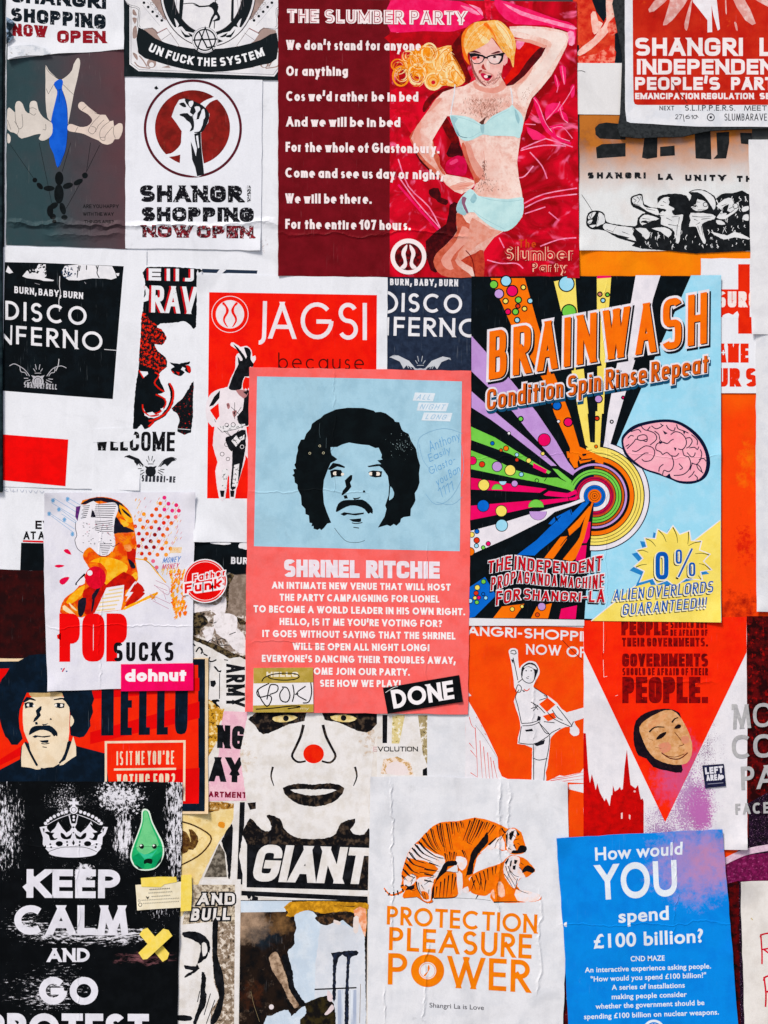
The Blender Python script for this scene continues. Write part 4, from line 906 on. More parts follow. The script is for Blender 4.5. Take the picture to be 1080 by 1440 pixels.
# red cross poster
rc = poster('cross_poster', 'white poster with a blocky red cross and broken red capitals', 'poster', 2.6, '986,363 1075,363 1075,553 986,553', WHT)
l = rc.part('cross_print').z(640, 370, 2.4545)
CRD = M('e23a22', 'd83420', 'mottle', 16)
l.polys('978,3 1018,3 1018,185 1060,190 1060,205 1035,205 1035,243 978,243 978,190 905,185 905,90 978,90', CRD)
l = rc.part('lettering').z(640, 370, 2.4545)
T(l, 'SURGE', '905,97 1080,152', 14, M('f0e4e2', worn=(5, .6), wc='e23a22'), fut=False, n=4, gap=7)
l.polys('925,180 945,172 960,178 975,165 978,190 930,190', WHT, 2)
CR2 = M('e23a22', worn=(5, .64), wc=WHT); T(rc.part('lettering').z(640, 370, 2.4545), 'AME', '905,277 1014,343', 17, CR2, fut=False, n=4, gap=6); l = rc.part('lettering').z(640, 370, 2.4545); T(l, 'UR S', '905,362 1042,426', 17, CR2, fut=False, n=4, gap=6, space=20)
rc.part('plus_print').z(640, 370, 2.4545).polys('925,300 929,300 929,306 935,306 935,311 929,311 929,317 925,317 925,311 919,311 919,306 925,306', WHT)
# ------------------------------------------------------------------ middle rows
BLK = M('0c1419', '121c22', 'mottle', 22, scr=.32, wc='9aa6ae')
def bat(l, c, wings=True):
    """winged skull mark drawn in a 220 x 110 box at the layer's origin"""
    l.lines('0,12 18,4 40,14 62,30 78,52; 220,20 200,12 176,18 160,30 144,52; 40,14 44,34 60,38 68,50; 176,18 174,36 160,40 152,52; 56,60 72,60; 150,62 168,64; 60,72 80,66; 142,66 164,76; 66,86 84,74; 140,74 160,88', 1.0, c)
    l.lines('100,6 104,26; 118,6 114,26; 92,22 100,34; 128,22 120,34; 98,40 122,40', .9, c)
    l.dot(110, 72, 22, c); l.polys('84,48 100,52 96,66; 136,48 120,52 124,66', c)
backing = bs.part('bar_print').z(0, 0, 1); backing.poly('281,377.5 296,378 362,380 361,384.5 320,383.5 316,384 286,383', '2c3846'); backing.poly('309,378 318,379 312,384 304,384', WHT)

d1 = poster('disco_poster', 'dark disco poster with white round capitals and a red strip below, beside the batten', 'poster', 3, '4,347 206,352 200,600 196,690 1,684', WHT, lift=[(196, 688, 46, 2)])
l = d1.part('dark_print').z(0, 360, 5.4)
l.poly('34,45 300,50 938,76 930,160 885,700 855,1086 500,1060 16,1022', BLK)
DW = M('e9e9ee', 'dfe0e6', 'mottle', 14)
l.polys('168,152 200,112 240,96 262,104 292,60 345,62 350,150 335,165 410,182 400,190 330,188 300,178 240,172 200,166; 505,172 478,150 470,112 490,74 560,66 600,62 700,68 850,76 872,120 884,164 842,178 800,170 700,168 640,176 600,184 520,182; 42,118 58,72 76,96 98,124 70,132; 876,130 905,128 900,150 888,150', DW)
rg = random.Random(11)
for i in range(60):
    x = rg.gauss(225, 45); y = rg.uniform(70, 125); l.dot(x, y, rg.uniform(3, 10), BLK, rg.uniform(3, 10), 7)
for i in range(60):
    x = rg.gauss(400, 45); y = 140 - rg.random() ** 2 * 80; l.dot(x, y, rg.uniform(3, 10), BLK, None, 7)
for i in range(45): l.dot(rg.gauss(520, 30), rg.uniform(75, 160), rg.uniform(2, 8), '2a3d55', None, 6)
l.lines('598,70 590,110 585,150; 608,72 600,112; 656,70 655,104; 728,72 738,105 735,130 752,165; 745,72 738,100', 1.3, BLK)
l.lines('452,152 450,230 458,280 445,340 450,420; 446,780 440,830 422,872; 790,708 885,716', 1.1, 'c8c8cc'); l.lines('262,205 300,215; 640,195 650,210', .6, 'a0a0a8')
l = d1.part('lettering').z(0, 360, 5.4)
T(l, 'BURN, BABY, BURN', '107,228 630,276 628,326 107,280', 10, DW, fut=False, n=3, gap=9, space=16)
l = d1.part('lettering').z(0, 360, 5.4)
T(l, 'DISCO', '38,338 658,385 655,527 38,482', 22, DW, gap=34)
l = d1.part('lettering').z(0, 360, 5.4)
l.poly('26,588 32,590 76,640 78,525 92,526 88,674 74,674 26,616', DW); T(l, 'FERNO', '120,528 778,577 775,722 120,668', 22, DW, gap=34)
l = d1.part('emblem_print').z(13, 510, 2.75); bat(l, 'b9b9c0'); l.ring(110, 72, 15, .8, BLK); l.lines('106,64 106,80; 114,64 114,80', .7, BLK)
l = d1.part('lettering').z(0, 360, 5.4); T(l, 'SHANGRI HELL', '180,955 432,974 430,1014 180,997', 8, M('b9b9c0', worn=(2.5, .56), wc='121a1f'), fut=False, n=3, gap=7)
l = d1.part('red_print').z(0, 350, 3); l.poly('5,782 287,804 275,1001 2,975', M('ee1d14', 'e01410', 'mottle', 20))
l = d1.part('handwriting').z(0, 350, 3)
l.lines('5,1010 20,1004; 28,1012 22,1020 34,1024; 40,1008 46,1024; 56,1014 52,1024 64,1022; 72,1012 70,1026; 84,1016 92,1026 100,1014; 108,1016 110,1028; 120,1018 128,1028 134,1016; 142,1020 150,1030 158,1018; 166,1020 176,1030 184,1020', .45, '9aa4bb')

# screaming face
sc = poster('scream_poster', 'white sheet with a black and red screaming face over a torn welcome line', 'poster', 3.5, '205,373 284,377 280,540 272,768 128,700 134,603 186,600', WHT)
l = sc.part('face_print').z(180, 360, 5.538)
RD = M('e0301c', 'c8241a', 'mottle', 10); RBK = M('141b20', 'e0341c', 'mottle', 4.2, .50, .56, scr=.2, wc='9aa6ae'); RBK2 = M('141b20', 'd83020', 'mottle', 3.4, .60, .64, scr=.2, wc='9aa6ae')
l.poly('145,85 560,100 548,128 535,132 530,552 480,530 430,505 390,515 320,522 250,525 215,545 104,520 115,430 132,200', BLK)
l.poly('108,480 170,500 225,540 232,600 290,640 260,692 205,682 232,742 292,790 302,860 252,902 240,930 252,980 287,1055 230,1075 290,1110 296,1160 262,1208 220,1234 165,1242 122,1195 116,1150 128,1240 200,1262 262,1232 318,1150 330,1070 310,1000 326,988 358,1050 350,1150 282,1252 205,1290 165,1332 130,1350 100,1312 38,1345 60,1000 78,900 98,620', BLK)
l.poly('110,430 165,490 225,540 232,600 290,640 260,692 205,682 232,742 292,790 302,860 240,900 180,870 88,830 98,620', RBK)
l.polys('215,560 260,570 298,630 290,660 255,690 215,640; 180,840 260,800 300,840 250,900 215,910', RBK)
l.lines('208,905 240,930 205,985 240,1030 280,1055; 215,1078 280,1110 292,1155 250,1210 205,1230; 112,1155 122,1210 180,1246 240,1235', 2.0, RD)
l.line('322,990 352,1050 345,1130 300,1215 220,1270 160,1285', 2.6, RD)
l.lines('160,1330 200,1290', 3, RD); l.lines('85,890 120,950', 2.4, RD)
l.polys('92,896 152,900 156,918 122,945; 145,1222 190,1212 214,1236 165,1242; 250,1190 275,1180 270,1215', WHT)
l.polys('322,828 400,838 476,820 474,842 440,850 470,850 492,880 482,912 440,892 425,868 412,885 440,905 405,936 352,912 330,880 362,862', BLK, 0); l.poly('452,848 480,862 490,890 478,912 460,880', RD, 2); l.polys('420,862 446,872 440,890 428,884', WHT)
l.polys('372,900 400,905 395,930; 340,890 360,905 350,915', RD)
l.poly('510,972 505,1110 490,1374 383,1366 400,1285 380,1225 338,1186 420,1112 470,1035', RBK2); l.lines('390,1345 485,1352', .9, 'cfd3d8', 0)
l = sc.part('lettering').z(180, 360, 5.538)
for dx, c_ in ((-16, M('b81c2c', 'd02c2c', 'mottle', 6)), (0, M('e6e9ef', worn=(5, .64), wc='141b20'))):
    T(l, 'EIIJ', '%d,95 %d,100 %d,198 %d,188' % (160 + dx, 512 + dx, 512 + dx, 160 + dx), 26, c_, fut=False, n=3.5, gap=44)
    T(l, 'RAV', '%d,228 %d,240 %d,452 %d,438' % (182 + dx, 540 + dx, 530 + dx, 178 + dx), 32, c_, fut=False, n=3.5, gap=12)
    l.poly('%d,232 140,232 164,262 %d,345 112,360 %d,330 138,300 134,258 %d,262' % (126 + dx / 4, 158 + dx / 4, 120, 126), c_); l.new()
l = sc.part('lettering').z(0, 350, 3)
T(l, 'WELCOME', '402,768 738,772 736,854 402,850', 14, M('17181c', worn=(4, .62), wc=WHT), fut=False, n=3.2, gap=8); l.new(); l.poly('392,760 572,760 562,785 566,800 545,814 520,812 500,818 470,812 392,816', WHT)
l = sc.part('emblem_print').z(175, 639, 3.0); bat(l, '22252a')
l.polys('0,8 20,2 60,18 84,50 60,36 52,48 40,24; 218,24 200,10 170,20 148,52 170,40 180,50 200,30', '22252a')
T(l.z(0, 350, 3), 'SHANGRI-HE', '598,953 740,960 738,986 596,981', 6, '3a3c42', fut=False, n=3, gap=5)

# red poster with the horned figure
jg = poster('jackal_poster', 'red poster with a horned animal headed man and thin white capitals on white paper', 'poster', 4, '277,386 545,390 543,765 272,762', WHT, lift=[(274, 762, 40, 3), (277, 387, 30, 2)])
l = jg.part('red_print').z(280, 380, 2.7)
JR = M('ee3014', 'e62810', 'mottle', 24, scr=.12, wc='f09080')
l.poly('38,83 675,94 670,870 30,866', JR)
l = jg.part('logo_print').z(280, 380, 2.7)
JW = M('ece4ea', 'e4dce2', 'mottle', 18); l.ring(117, 167, 69, .9, JW); emblem(l, 117, 167, 54, JW, JR)
l = jg.part('lettering').z(280, 380, 2.7)
T(l, 'AGSI', '264,119 637,124 637,265 264,259', 16, JW, gap=18); l.line('250,117 247,235 244,262 234,273 226,274', 5.8, JW)
T(l, 'because', '300,312 626,316 626,378 300,374', 5, '4a1510', gap=15)
l = jg.part('figure_print', 'animal headed man in harlequin trousers').z(280, 400, 4.645)
IKJ = M('15181d', '22252a', 'mottle', 10); HQ = M('e8e6ea', '1a1c20', 'mottle', 3.2, .56, .6)
l.poly('205,385 225,378 270,408 312,400 342,430 347,470 365,463 370,490 352,518 350,560 332,612 302,604 284,650 292,690 334,690 334,1112 300,1112 302,1140 272,1240 242,1340 234,1397 200,1397 196,1262 186,1262 170,1397 130,1397 105,1220 120,1160 88,1050 100,932 84,930 44,870 48,770 78,712 130,682 185,668 205,610 235,550 238,470 258,448 276,456 240,420 208,402', JW, 0)
l.polys('222,390 252,412 292,462 306,482 300,440 290,412 318,412 338,442 336,490 357,520 346,542 332,536 330,600 296,602 280,650 274,682 230,692 194,682 200,650 236,560 256,520 250,470 272,500 284,486 250,432', IKJ)
l.polys('283,410 292,412 312,470 305,486 286,440; 262,480 270,482 268,500', JW)
l.polys('298,700 334,702 334,900 292,922 258,905 248,862 282,822 292,762; 64,798 98,732 136,692 132,742 92,790; 172,1000 215,985 250,962 302,950 300,1032 252,1042 210,1092 180,1042; 215,1050 302,1010 296,1110 270,1240 236,1332 204,1332 214,1200 216,1080; 135,1346 166,1346 160,1388 142,1388; 202,1346 231,1346 226,1388 205,1388', IKJ)
l.polys('70,820 126,776 132,860 112,886; 296,610 326,618 318,690 290,668; 308,930 326,925 326,1010 318,1010', JR)
l.polys('210,1022 242,985 272,1022 240,1060; 150,1212 186,1200 176,1335 144,1322; 228,1180 262,1170 250,1320 215,1320; 262,1000 296,980 296,1010 270,1020; 120,925 300,910 296,935 160,965', HQ)
l.polys('178,780 195,775 202,800 188,815; 215,830 245,822 240,850 228,870; 238,690 300,690 320,710 290,745', 'b07a7c', 2); l.polys('182,785 192,782 190,800; 220,838 238,830 230,850; 285,700 325,695 310,722', IKJ, 0)
l.lines('208,800 275,860; 275,800 235,860; 232,770 232,880; 170,965 215,1000 260,950; 180,960 250,1040; 120,935 150,965 240,945 300,920; 100,880 108,900', .7, IKJ, 0)
for x, y, r in ((180, 918, 12), (222, 916, 14), (270, 996, 13), (180, 1045, 14), (150, 1108, 13), (188, 1140, 12), (280, 1060, 12)): l.ring(x, y, r, .7, IKJ if y != 1060 else JW, n=16)

# second disco sheet
d2 = poster('disco_poster', 'slate disco poster with clipped white capitals wedged below the slumber poster', 'poster', 3, '540,380 668,380 668,570 540,570', M('27303f', '323c4c', 'mottle', 8, .4, .65, scr=.3, wc='aab4c0'))
l = d2.part('lettering').z(280, 380, 2.7)
T(l, 'BURN, BABY, BURN', '725,31 984,34 983,61 725,56', 5.6, DW, fut=False, n=3, gap=5, space=10)
l = d2.part('lettering').z(280, 380, 2.7)
l.line('706,84 722,86 742,102 750,124 742,146 722,157 706,158', 4.2, DW); T(l, 'ISCO', '770,86 1000,91 998,164 768,158', 11.5, DW, gap=14)
l = d2.part('lettering').z(280, 380, 2.7)
l.poly('704,178 722,178 720,247 704,247', DW); T(l, 'FERNO', '740,176 1068,184 1066,256 738,248', 11.5, DW, gap=14)
l = d2.part('emblem_print').z(548, 498, 2.55); bat(l, 'b4bac4'); l.polys('0,10 30,4 70,24 92,50 60,40 50,52 36,26; 220,14 190,8 150,24 128,50 160,42 170,54 186,28', 'c8ccd4'); l.ring(110, 72, 14, .8, '27303f')

# salmon portrait poster
LVS = 6
sr = poster('portrait_poster', 'salmon pink poster with a black and blue curly haired portrait above white capitals', 'poster', LVS, '350.4,516.3 507,519 662.6,521.5 661,760 658,1004.7 500,1003 344.6,1000.8 347,760', M('f8706e', 'f26662', 'mottle', 26, scr=.08, rough=.5, wc='f6c4c0'), lift=[(344, 1001, 14, 1.5), (662, 521, 34, 2.6), (350, 516, 22, 1.6), (346, 850, 26, 1.4)])
l = sr.part('blue_print').z(280, 380, 2.7)
BP = M('a6cde0', '9cc4d8', 'mottle', 30, scr=.08, rough=.5); l.poly('220,403 610,410 998,422 994,740 990,1067 600,1058 208,1048 214,730', BP)
l = sr.part('portrait_print', 'stencil portrait of a man with a moustache').z(400, 560, 5.4)
PK2 = M('0d1519', '121c20', 'mottle', 20, worn=(2.2, .79), wc='7c8c94')
face_parts = []
def portrait(l, INKC, PAPER, EYE):
    l.poly('330,540 368,490 420,500 460,520 455,530 400,518 350,545', INKC); l.poly('630,515 700,500 745,500 760,545 720,515 640,524', INKC)
    l.poly('346,552 380,540 430,545 445,575 430,595 385,594 356,606', INKC); l.poly('638,560 670,548 742,555 736,597 690,602 650,592', INKC)
    l.dot(385, 571, 17, EYE, 15); l.dot(440, 577, 14, EYE, 11); l.dot(412, 570, 20, INKC, 22); l.dot(656, 573, 15, EYE, 14); l.dot(708, 574, 19, EYE, 15); l.dot(682, 573, 18, INKC, 21)
    l.polys('488,595 502,583 516,584 513,618 498,640 509,672 478,710 446,735 432,737 443,702 468,672 458,625; 448,740 472,734 482,760 456,764; 518,756 545,758 582,748 564,764 530,771; 598,700 610,700 616,716 595,716', INKC)
    l.poly('390,855 408,802 450,775 520,772 592,770 640,802 670,842 668,878 652,868 636,878 608,842 560,820 500,815 440,840 402,862', INKC, 2)
    l.polys('424,880 452,865 520,876 604,868 602,880 540,890 478,882 452,894; 492,920 582,912 582,936 566,942 520,938', INKC); l.lines('512,946 545,952 592,944; 524,980 566,986', 1.2, INKC)
HAIR = '390,85 480,72 600,74 680,95 690,106 730,103 770,115 830,160 840,178 872,182 890,235 905,252 942,270 960,320 1000,385 1012,450 1030,510 1022,570 1026,640 1010,690 990,720 995,775 985,800 960,840 957,895 905,903 885,915 880,940 850,968 830,955 805,972 780,962 710,982 760,900 775,840 765,815 790,740 795,660 785,590 750,540 735,500 705,472 745,465 735,452 740,430 715,375 690,378 640,356 590,352 540,345 490,336 440,350 400,370 350,372 352,410 360,432 402,462 385,475 352,490 330,540 300,620 292,700 300,800 320,860 355,945 325,952 300,985 280,1002 268,990 250,1000 220,990 222,970 205,972 210,950 190,945 185,890 160,880 158,840 130,810 125,740 100,690 98,655 78,640 75,600 60,585 76,570 66,540 88,535 75,505 85,490 90,440 102,400 100,370 125,315 150,312 165,270 200,230 208,195 240,170 275,150 300,125'
portrait(l, PK2, BP, 'f0e6da'); l = sr.part('hair_print', parent=l).z(400, 560, 5.4); l.poly(HAIR, PK2)
l.poly('806,668 832,715 826,752 806,770 794,772 800,720', BP, 2)
sr.part('jaw_line').z(400, 560, 5.4).line('380,985 430,1050 480,1090 560,1095 610,1080', .55, PK2)
rb = random.Random(8)
for i in range(70): l.dot(rb.gauss(900, 50), rb.gauss(350, 45), rb.uniform(1, 3.2), '8aa0a4', None, 6)
for x, y in ((268, 362), (192, 418), (296, 415)): l.ring(x, y, 8, .5, 'cfc8a8', n=10)
l.lines('268,190 264,260 272,300; 318,300 316,380', .4, '4a5a60')
l = sr.part('tag_lettering').z(280, 380, 2.7)
TG = M('dbe6ef', 'd2dfea', 'mottle', 14)
for q, s_ in (('820,464 897,467 888,498 811,495', 'ALL'), ('834,502 948,504 938,536 826,533', 'NIGHT'), ('854,540 962,542 953,574 844,570', 'LONG')):
    l.poly(q, TG)
l.new()
for q, s_ in (('834,471 886,473 876,492 824,490', 'ALL'), ('846,508 938,510 928,530 836,528', 'NIGHT'), ('868,547 944,549 934,567 858,565', 'LONG')): T(l, s_, q, 3, '9fc2dc', fut=False, n=3, gap=7)
l = sr.part('handwriting').z(280, 380, 2.7)
PB = '5f9ed2'
for s_, q in (('Anthony', '868,650 985,610 992,640 878,690'), ('Easily', '868,700 950,665 956,690 876,728'), ('Glasto-', '868,750 968,700 974,730 878,776'), ('you Ban', '895,790 985,735 992,765 905,820'), ('1111', '905,830 960,800 966,835 915,865')): T(l, s_, q, 2.0, PB, gap=5)
l.lines('835,720 830,660 850,625 930,600 1000,620; 835,660 850,720 880,760; 990,640 1005,760 960,860 900,890 860,850; 900,880 960,890 1000,860', .45, '74a6cc')
l = sr.part('heading_lettering').z(330, 760, 3.0857)
LW = M('ece3ec', 'e4dae4', 'mottle', 12, dirt=.6); LW2 = M('f8eef0', dirt=.6)
T(l, 'SHRINEL', '214,82 542,86 542,163 214,158', 20, LW, fut=False, n=4, gap=4); T(l, 'RITCHIE', '570,86 890,92 890,166 570,163', 20, LW, fut=False, n=4, gap=4)
l = sr.part('body_lettering').z(330, 760, 3.0857)
for s_, x0, x1, t0, t1, h in (('AN INTIMATE NEW VENUE THAT WILL HOST', 162, 937, 179, 188, 30), ('THE PARTY CAMPAIGNING FOR LIONEL', 195, 888, 231, 239, 31), ('TO BECOME A WORLD LEADER IN HIS OWN RIGHT.', 82, 1000, 281, 294, 31), ("HELLO, IS IT ME YOU'RE VOTING FOR?", 195, 900, 336, 345, 31), ('IT GOES WITHOUT SAYING THAT THE SHRINEL', 120, 958, 388, 399, 31), ('WILL BE OPEN ALL NIGHT LONG!', 252, 845, 444, 450, 31), ("EVERYONE'S DANCING THEIR TROUBLES AWAY,", 118, 958, 496, 505, 31), ('COME JOIN OUR PARTY.', 312, 760, 551, 556, 31), ('SEE HOW WE PLAY!', 370, 720, 604, 606, 31)):
    T(l, s_, '%g,%g %g,%g %g,%g %g,%g' % (x0, t0, x1, t1, x1, t1 + h, x0, t0 + h), 7.2, LW2, gap=4, space=14)

# psychedelic brain poster
bw = poster('brain_poster', 'psychedelic poster with rainbow rays, a pink brain and slanted orange capitals', 'poster', 5, '663,388.5 1013,388 1014,874 840,872 660,868.5', M('0e161b', '121c22', 'mottle', 20, scr=.22, wc='8c969c', rough=.45), lift=[(1014, 874, 44, 3.5), (1013, 388, 36, 2), (1013, 640, 26, 1.4)])
l = bw.part('rays_print')
KB = M('0e161b', '121c22', 'mottle', 20, scr=.15, wc='8c969c', rough=.45)
OR, YE, PU, GR, PI, WH, BU, SKY = (M(a, b, 'mottle', 22, dirt=.7, rough=.45) for a, b in (('f4780e', 'ee7008'), ('f2df74', 'eed868'), ('c09ad8', 'b890d0'), ('78cc54', '70c44c'), ('ea1c6a', 'e21660'), ('e8e4ec', 'dedbe4'), ('1c68cc', '1860c0'), ('9ad6ee', 'a6daf0')))
RB = M('c41c48', 'bc1840', 'mottle', 12); OB = M('cc5a28', 'c45424', 'mottle', 12); NAVY = '101c38'
l.poly('972,387 1014,387 1014,875 822,870 829,760 870,700 867,627 887,580', SKY)
CX, CY = 836.3, 697.5
l.dot(CX, CY, 78, NAVY, None, 72)
def ringarc(a, b, st, c, en=-95):
    n = int((st - en) / 5); P = [(CX + (a + b) / 2 * math.cos(math.radians(st + (en - st) * i / n)), CY - (a + b) / 2 * math.sin(math.radians(st + (en - st) * i / n))) for i in range(n + 1)]
    for q in stroke_quads(P, b - a): l.chunks[-1].append((q, mat(c)))
ringarc(68.5, 70.5, 100, KB); ringarc(30, 69, 170, KB)
l.poly('750,560 850,625 846,640 790,700 760,720 740,700', KB); l.z(740, 580, 6).poly('0,700 470,740 560,770 556,900 548,1175 540,1320 0,1320', KB); l.z()
for a, b, st, c in ((70.5, 76.5, 80, WH), (65.2, 69, 100, YE), (60.8, 64.4, 101, YE), (56.4, 60, 102, YE), (49.6, 55.2, 114, OR), (42.8, 45.8, 134, PU), (38.8, 41.4, 90, OB), (34.4, 37.4, 166, GR), (30.4, 33.6, 168, GR), (27.2, 29.2, 92, OB), (25.2, 26.8, 185, RB), (21.8, 24.4, 190, RB), (15.6, 21, 206, WH), (12.6, 15, 224, BU), (9.8, 12, 224, BU)): ringarc(a, b, st, c)
l.dot(CX, CY, 9.4, OR); l.ring(CX, CY, 6.6, .7, KB); l.ring(CX, CY, 3.6, .7, KB); l.dot(CX, CY, 1.3, KB)
l.poly('690,391 738,391 755,452 775,515 800.8,580 815,628 835,637 850,644 848,653 832,648 820,651 815,644 812,650 813,657 807.5,658 801,647 801.7,630 779,580 770,545 718,455', OR)
l.z(740, 580, 6).polys('340,330 360,330 385,375 350,385', OR); l.polys('440,360 470,390 455,400; 470,350 510,345 505,362 480,370; 455,398 560,385 555,396 460,408; 545,400 582,400 582,425 545,425', KB)
l.polys('440,-10 516,-10 540,250 580,255 585,-10 640,-10 622,292 720,335 700,352 600,322 560,320 500,275', YE)
l.z(655, 385, 3).polys('372,32 462,12 470,140 518,590 476,590 432,320 410,190; 553,14 614,14 600,200 582,590 556,590', YE); l.poly('555,8 613,8 613,16 553,20', PI)
l.z().poly('894,387 929,387 918,421.7 882,545 871.7,580 858,626 849,628.7 855,580 866,520 888,421.7', WH)
l.polys('663,472 720,536 755,580 782,620 798.7,649 809,662 806,668.5 788,657 771.7,638 742,605 722,580 690,548 663,522; 663,550 690,574 745,620 783,655 775,655 720,612 690,590 663,573', PU)
l.z(655, 580, 4.8)
l.polys('35,95 200,170 350,265 470,340 575,400 560,416 440,350 300,280 160,230 35,185; 585,378 622,385 715,460 710,490 640,440; 35,255 200,320 340,390 520,440 620,440 720,490 735,500 725,537 690,520 520,477 300,437 35,382', GR)
l.polys('35,440 200,465 350,490 545,515 500,542 300,532 35,520; 560,530 690,545 740,520 755,545 690,575 540,562 525,555; 30,630 260,610 500,590 690,578 720,575 760,560 750,590 700,596 540,622 260,682 30,727; 455,340 550,388 540,412 455,372; 790,860 820,740 845,738 836,840 815,882 785,882; 755,940 770,900 816,895 806,1010 742,1000', PI)
l.polys('30,800 260,740 420,690 560,650 700,613 775,585 782,606 710,634 600,672 540,722 300,842 30,962', WH)
l.polys('345,962 480,860 560,780 660,690 720,680 790,608 835,606 760,695 650,812 500,932 465,966; 610,705 710,652 722,682 632,732; 558,752 600,705 606,732 580,757; 25,1180 130,1110 205,1235 60,1380 25,1388', BU)
l.polys('530,982 640,840 686,835 680,862 590,988; 655,992 745,880 770,840 800,722 852,605 862,612 852,640 800,852 740,988 715,1005; 690,790 760,720 835,632 842,640 770,770 700,832; 245,1310 395,1292 330,1388 185,1388; 480,1310 582,1288 556,1390 440,1390', OR)
l.polys('645,1325 752,1302 742,1395 630,1392', PI)
l.lines('600,705 625,738; 605,735 640,700; 700,640 715,690; 690,570 700,600; 530,465 545,440; 690,835 640,900', 1.0, KB, 0)
def bub(x, y, r, c, o=True):
    if o: l.dot(x, y, r + 5, KB)
    l.dot(x, y, r, c)
for b_ in ((530, 185, 40, PI), (212, 365, 32, PU), (300, 390, 34, YE), (122, 490, 36, YE), (110, 350, 17, 'd8402a'), (45, 325, 26, PI), (375, 418, 13, SKY), (372, 46, 14, GR), (180, 208, 11, BU), (238, 255, 9, 'd8602a'), (272, 242, 15, OR), (345, 285, 11, SKY), (345, 320, 11, 'd8402a'), (425, 325, 15, YE), (520, 278, 11, YE), (118, 630, 38, BU), (240, 665, 36, YE), (243, 762, 38, SKY), (40, 825, 16, YE), (75, 803, 13, BU), (74, 863, 17, 'd8402a'), (72, 900, 12, SKY), (118, 912, 11, GR), (152, 886, 13, PI), (30, 940, 26, OR), (78, 1182, 16, YE), (120, 1142, 14, GR), (70, 1220, 14, 'd8402a'), (62, 1252, 11, YE), (88, 1250, 11, PI), (75, 1282, 12, GR), (135, 1252, 11, SKY), (118, 1226, 9, BU), (30, 1272, 14, SKY), (314, 1328, 13, YE), (380, 1310, 10, YE), (513, 1310, 25, PU), (484, 1366, 12, 'd8502a'), (330, 480, 20, PU), (480, 460, 10, GR), (885, 40, 12, 'd8502a'), (626, 60, 9, WH), (695, 65, 27, PI), (292, 140, 9, WH), (880, 230, 9, OR)): bub(*b_)
for x, y, r, a, c in ((475, 640, 52, 0, GR), (488, 668, 58, 1, PU), (212, 520, 36, 0, GR), (250, 465, 24, 1, SKY)):
    P = [(x + r * math.cos(math.pi * i / 12), y + (1 if a else -1) * r * math.sin(math.pi * i / 12)) for i in range(13)]; l.line(P, 1.0, KB, 0); l.poly(P, c)
l.z(655, 385, 3)
for b_ in ((170, 30, 20, SKY), (196, 72, 21, PI), (118, 45, 15, GR), (140, 84, 18, PU), (243, 57, 8, YE), (168, 115, 9, YE), (222, 110, 11, GR), (178, 160, 10, PI), (210, 160, 11, GR), (248, 147, 8, YE), (220, 136, 7, 'd8402a'), (272, 114, 9, SKY), (217, 195, 9, SKY), (425, 42, 30, SKY), (436, 160, 28, GR), (566, 86, 7, 'c8806a'), (598, 88, 6, GR), (579, 112, 7, SKY), (385, 556, 16, BU), (432, 626, 16, PI), (232, 612, 8, GR), (560, 528, 14, PU), (554, 610, 7, 'd8402a'), (664, 522, 4, PI), (616, 624, 4, WH)): bub(b_[0], b_[1], b_[2], b_[3])
l.z(655, 580, 4.8).poly('20,1388 160,1391 800,1400 800,1440 20,1440', M('dfe0e6'))
l = bw.part('brain_print').z(860, 580, 4.8)
l.poly('66,190 88,140 150,88 250,58 360,46 450,58 540,108 612,180 652,260 667,340 652,412 612,458 540,482 460,477 400,452 320,422 230,392 150,347 88,282', NAVY, 3)
BPK = M('f0a8ba', 'f4b4c2', 'mottle', 20, dirt=.7)
l.poly('80,195 110,145 180,100 270,75 360,65 440,75 520,120 590,190 628,260 640,330 630,400 590,450 530,464 460,461 405,440 392,412 365,430 320,408 230,380 165,335 105,275', BPK, 3)
l.lines('105,245 150,200 165,180 200,190 240,180; 175,185 180,160 220,150 240,165 238,195 215,190; 150,160 130,155 110,175; 95,230 120,215; 140,258 170,262 210,235 240,225 280,240 292,275 270,320 225,330 205,315; 150,330 190,300 225,275 250,275; 240,120 290,140 305,180 260,220; 130,130 180,115 200,135; 200,90 215,110 240,120 262,95; 270,90 300,110 330,100 350,85; 290,125 320,150 330,190 375,210 400,190 420,180; 370,85 385,110 420,125 430,100; 330,75 345,90; 400,150 430,130 470,140 500,175 505,215 480,250 450,245; 375,210 340,200 305,215 300,250 330,265 345,285; 345,285 375,270 400,290 435,295 455,275; 405,290 420,340 410,380 385,400 355,390 345,420; 320,400 325,370 350,350; 440,80 450,110 490,125 520,140; 500,175 530,170 545,195 525,230 505,240; 540,150 560,165 580,190 578,220; 525,240 560,235 580,250 590,230; 510,270 540,300 560,290 565,270; 480,250 490,290 520,300 535,345 520,390 480,420 420,425; 455,345 480,375 460,385; 540,340 575,350 600,320; 545,345 530,390; 575,350 585,380 620,410; 590,320 620,310 640,330; 600,200 625,240; 560,420 580,440 575,460; 520,440 545,420 560,395; 580,350 600,370 610,400; 600,250 610,280 600,320', 1.35, NAVY)
l.polys('420,235 440,240 430,262; 345,120 380,140 360,150; 480,120 500,130 490,150; 320,190 345,205 325,215', NAVY)
l = bw.part('starburst_print').z(640, 370, 2.4545)
l.poly('470,1235 600,1130 760,1008 917,885 917,1240', YE); l.line('470,1235 600,1130 760,1008 917,886', 1.4, WH, 0)
l.z(860, 580, 4.8)
tips = pts('415,757 530,793 614,866 672,955 684,1064 620,1135 430,1180 300,1165 185,1150 146,1040 160,928 216,842 308,782')
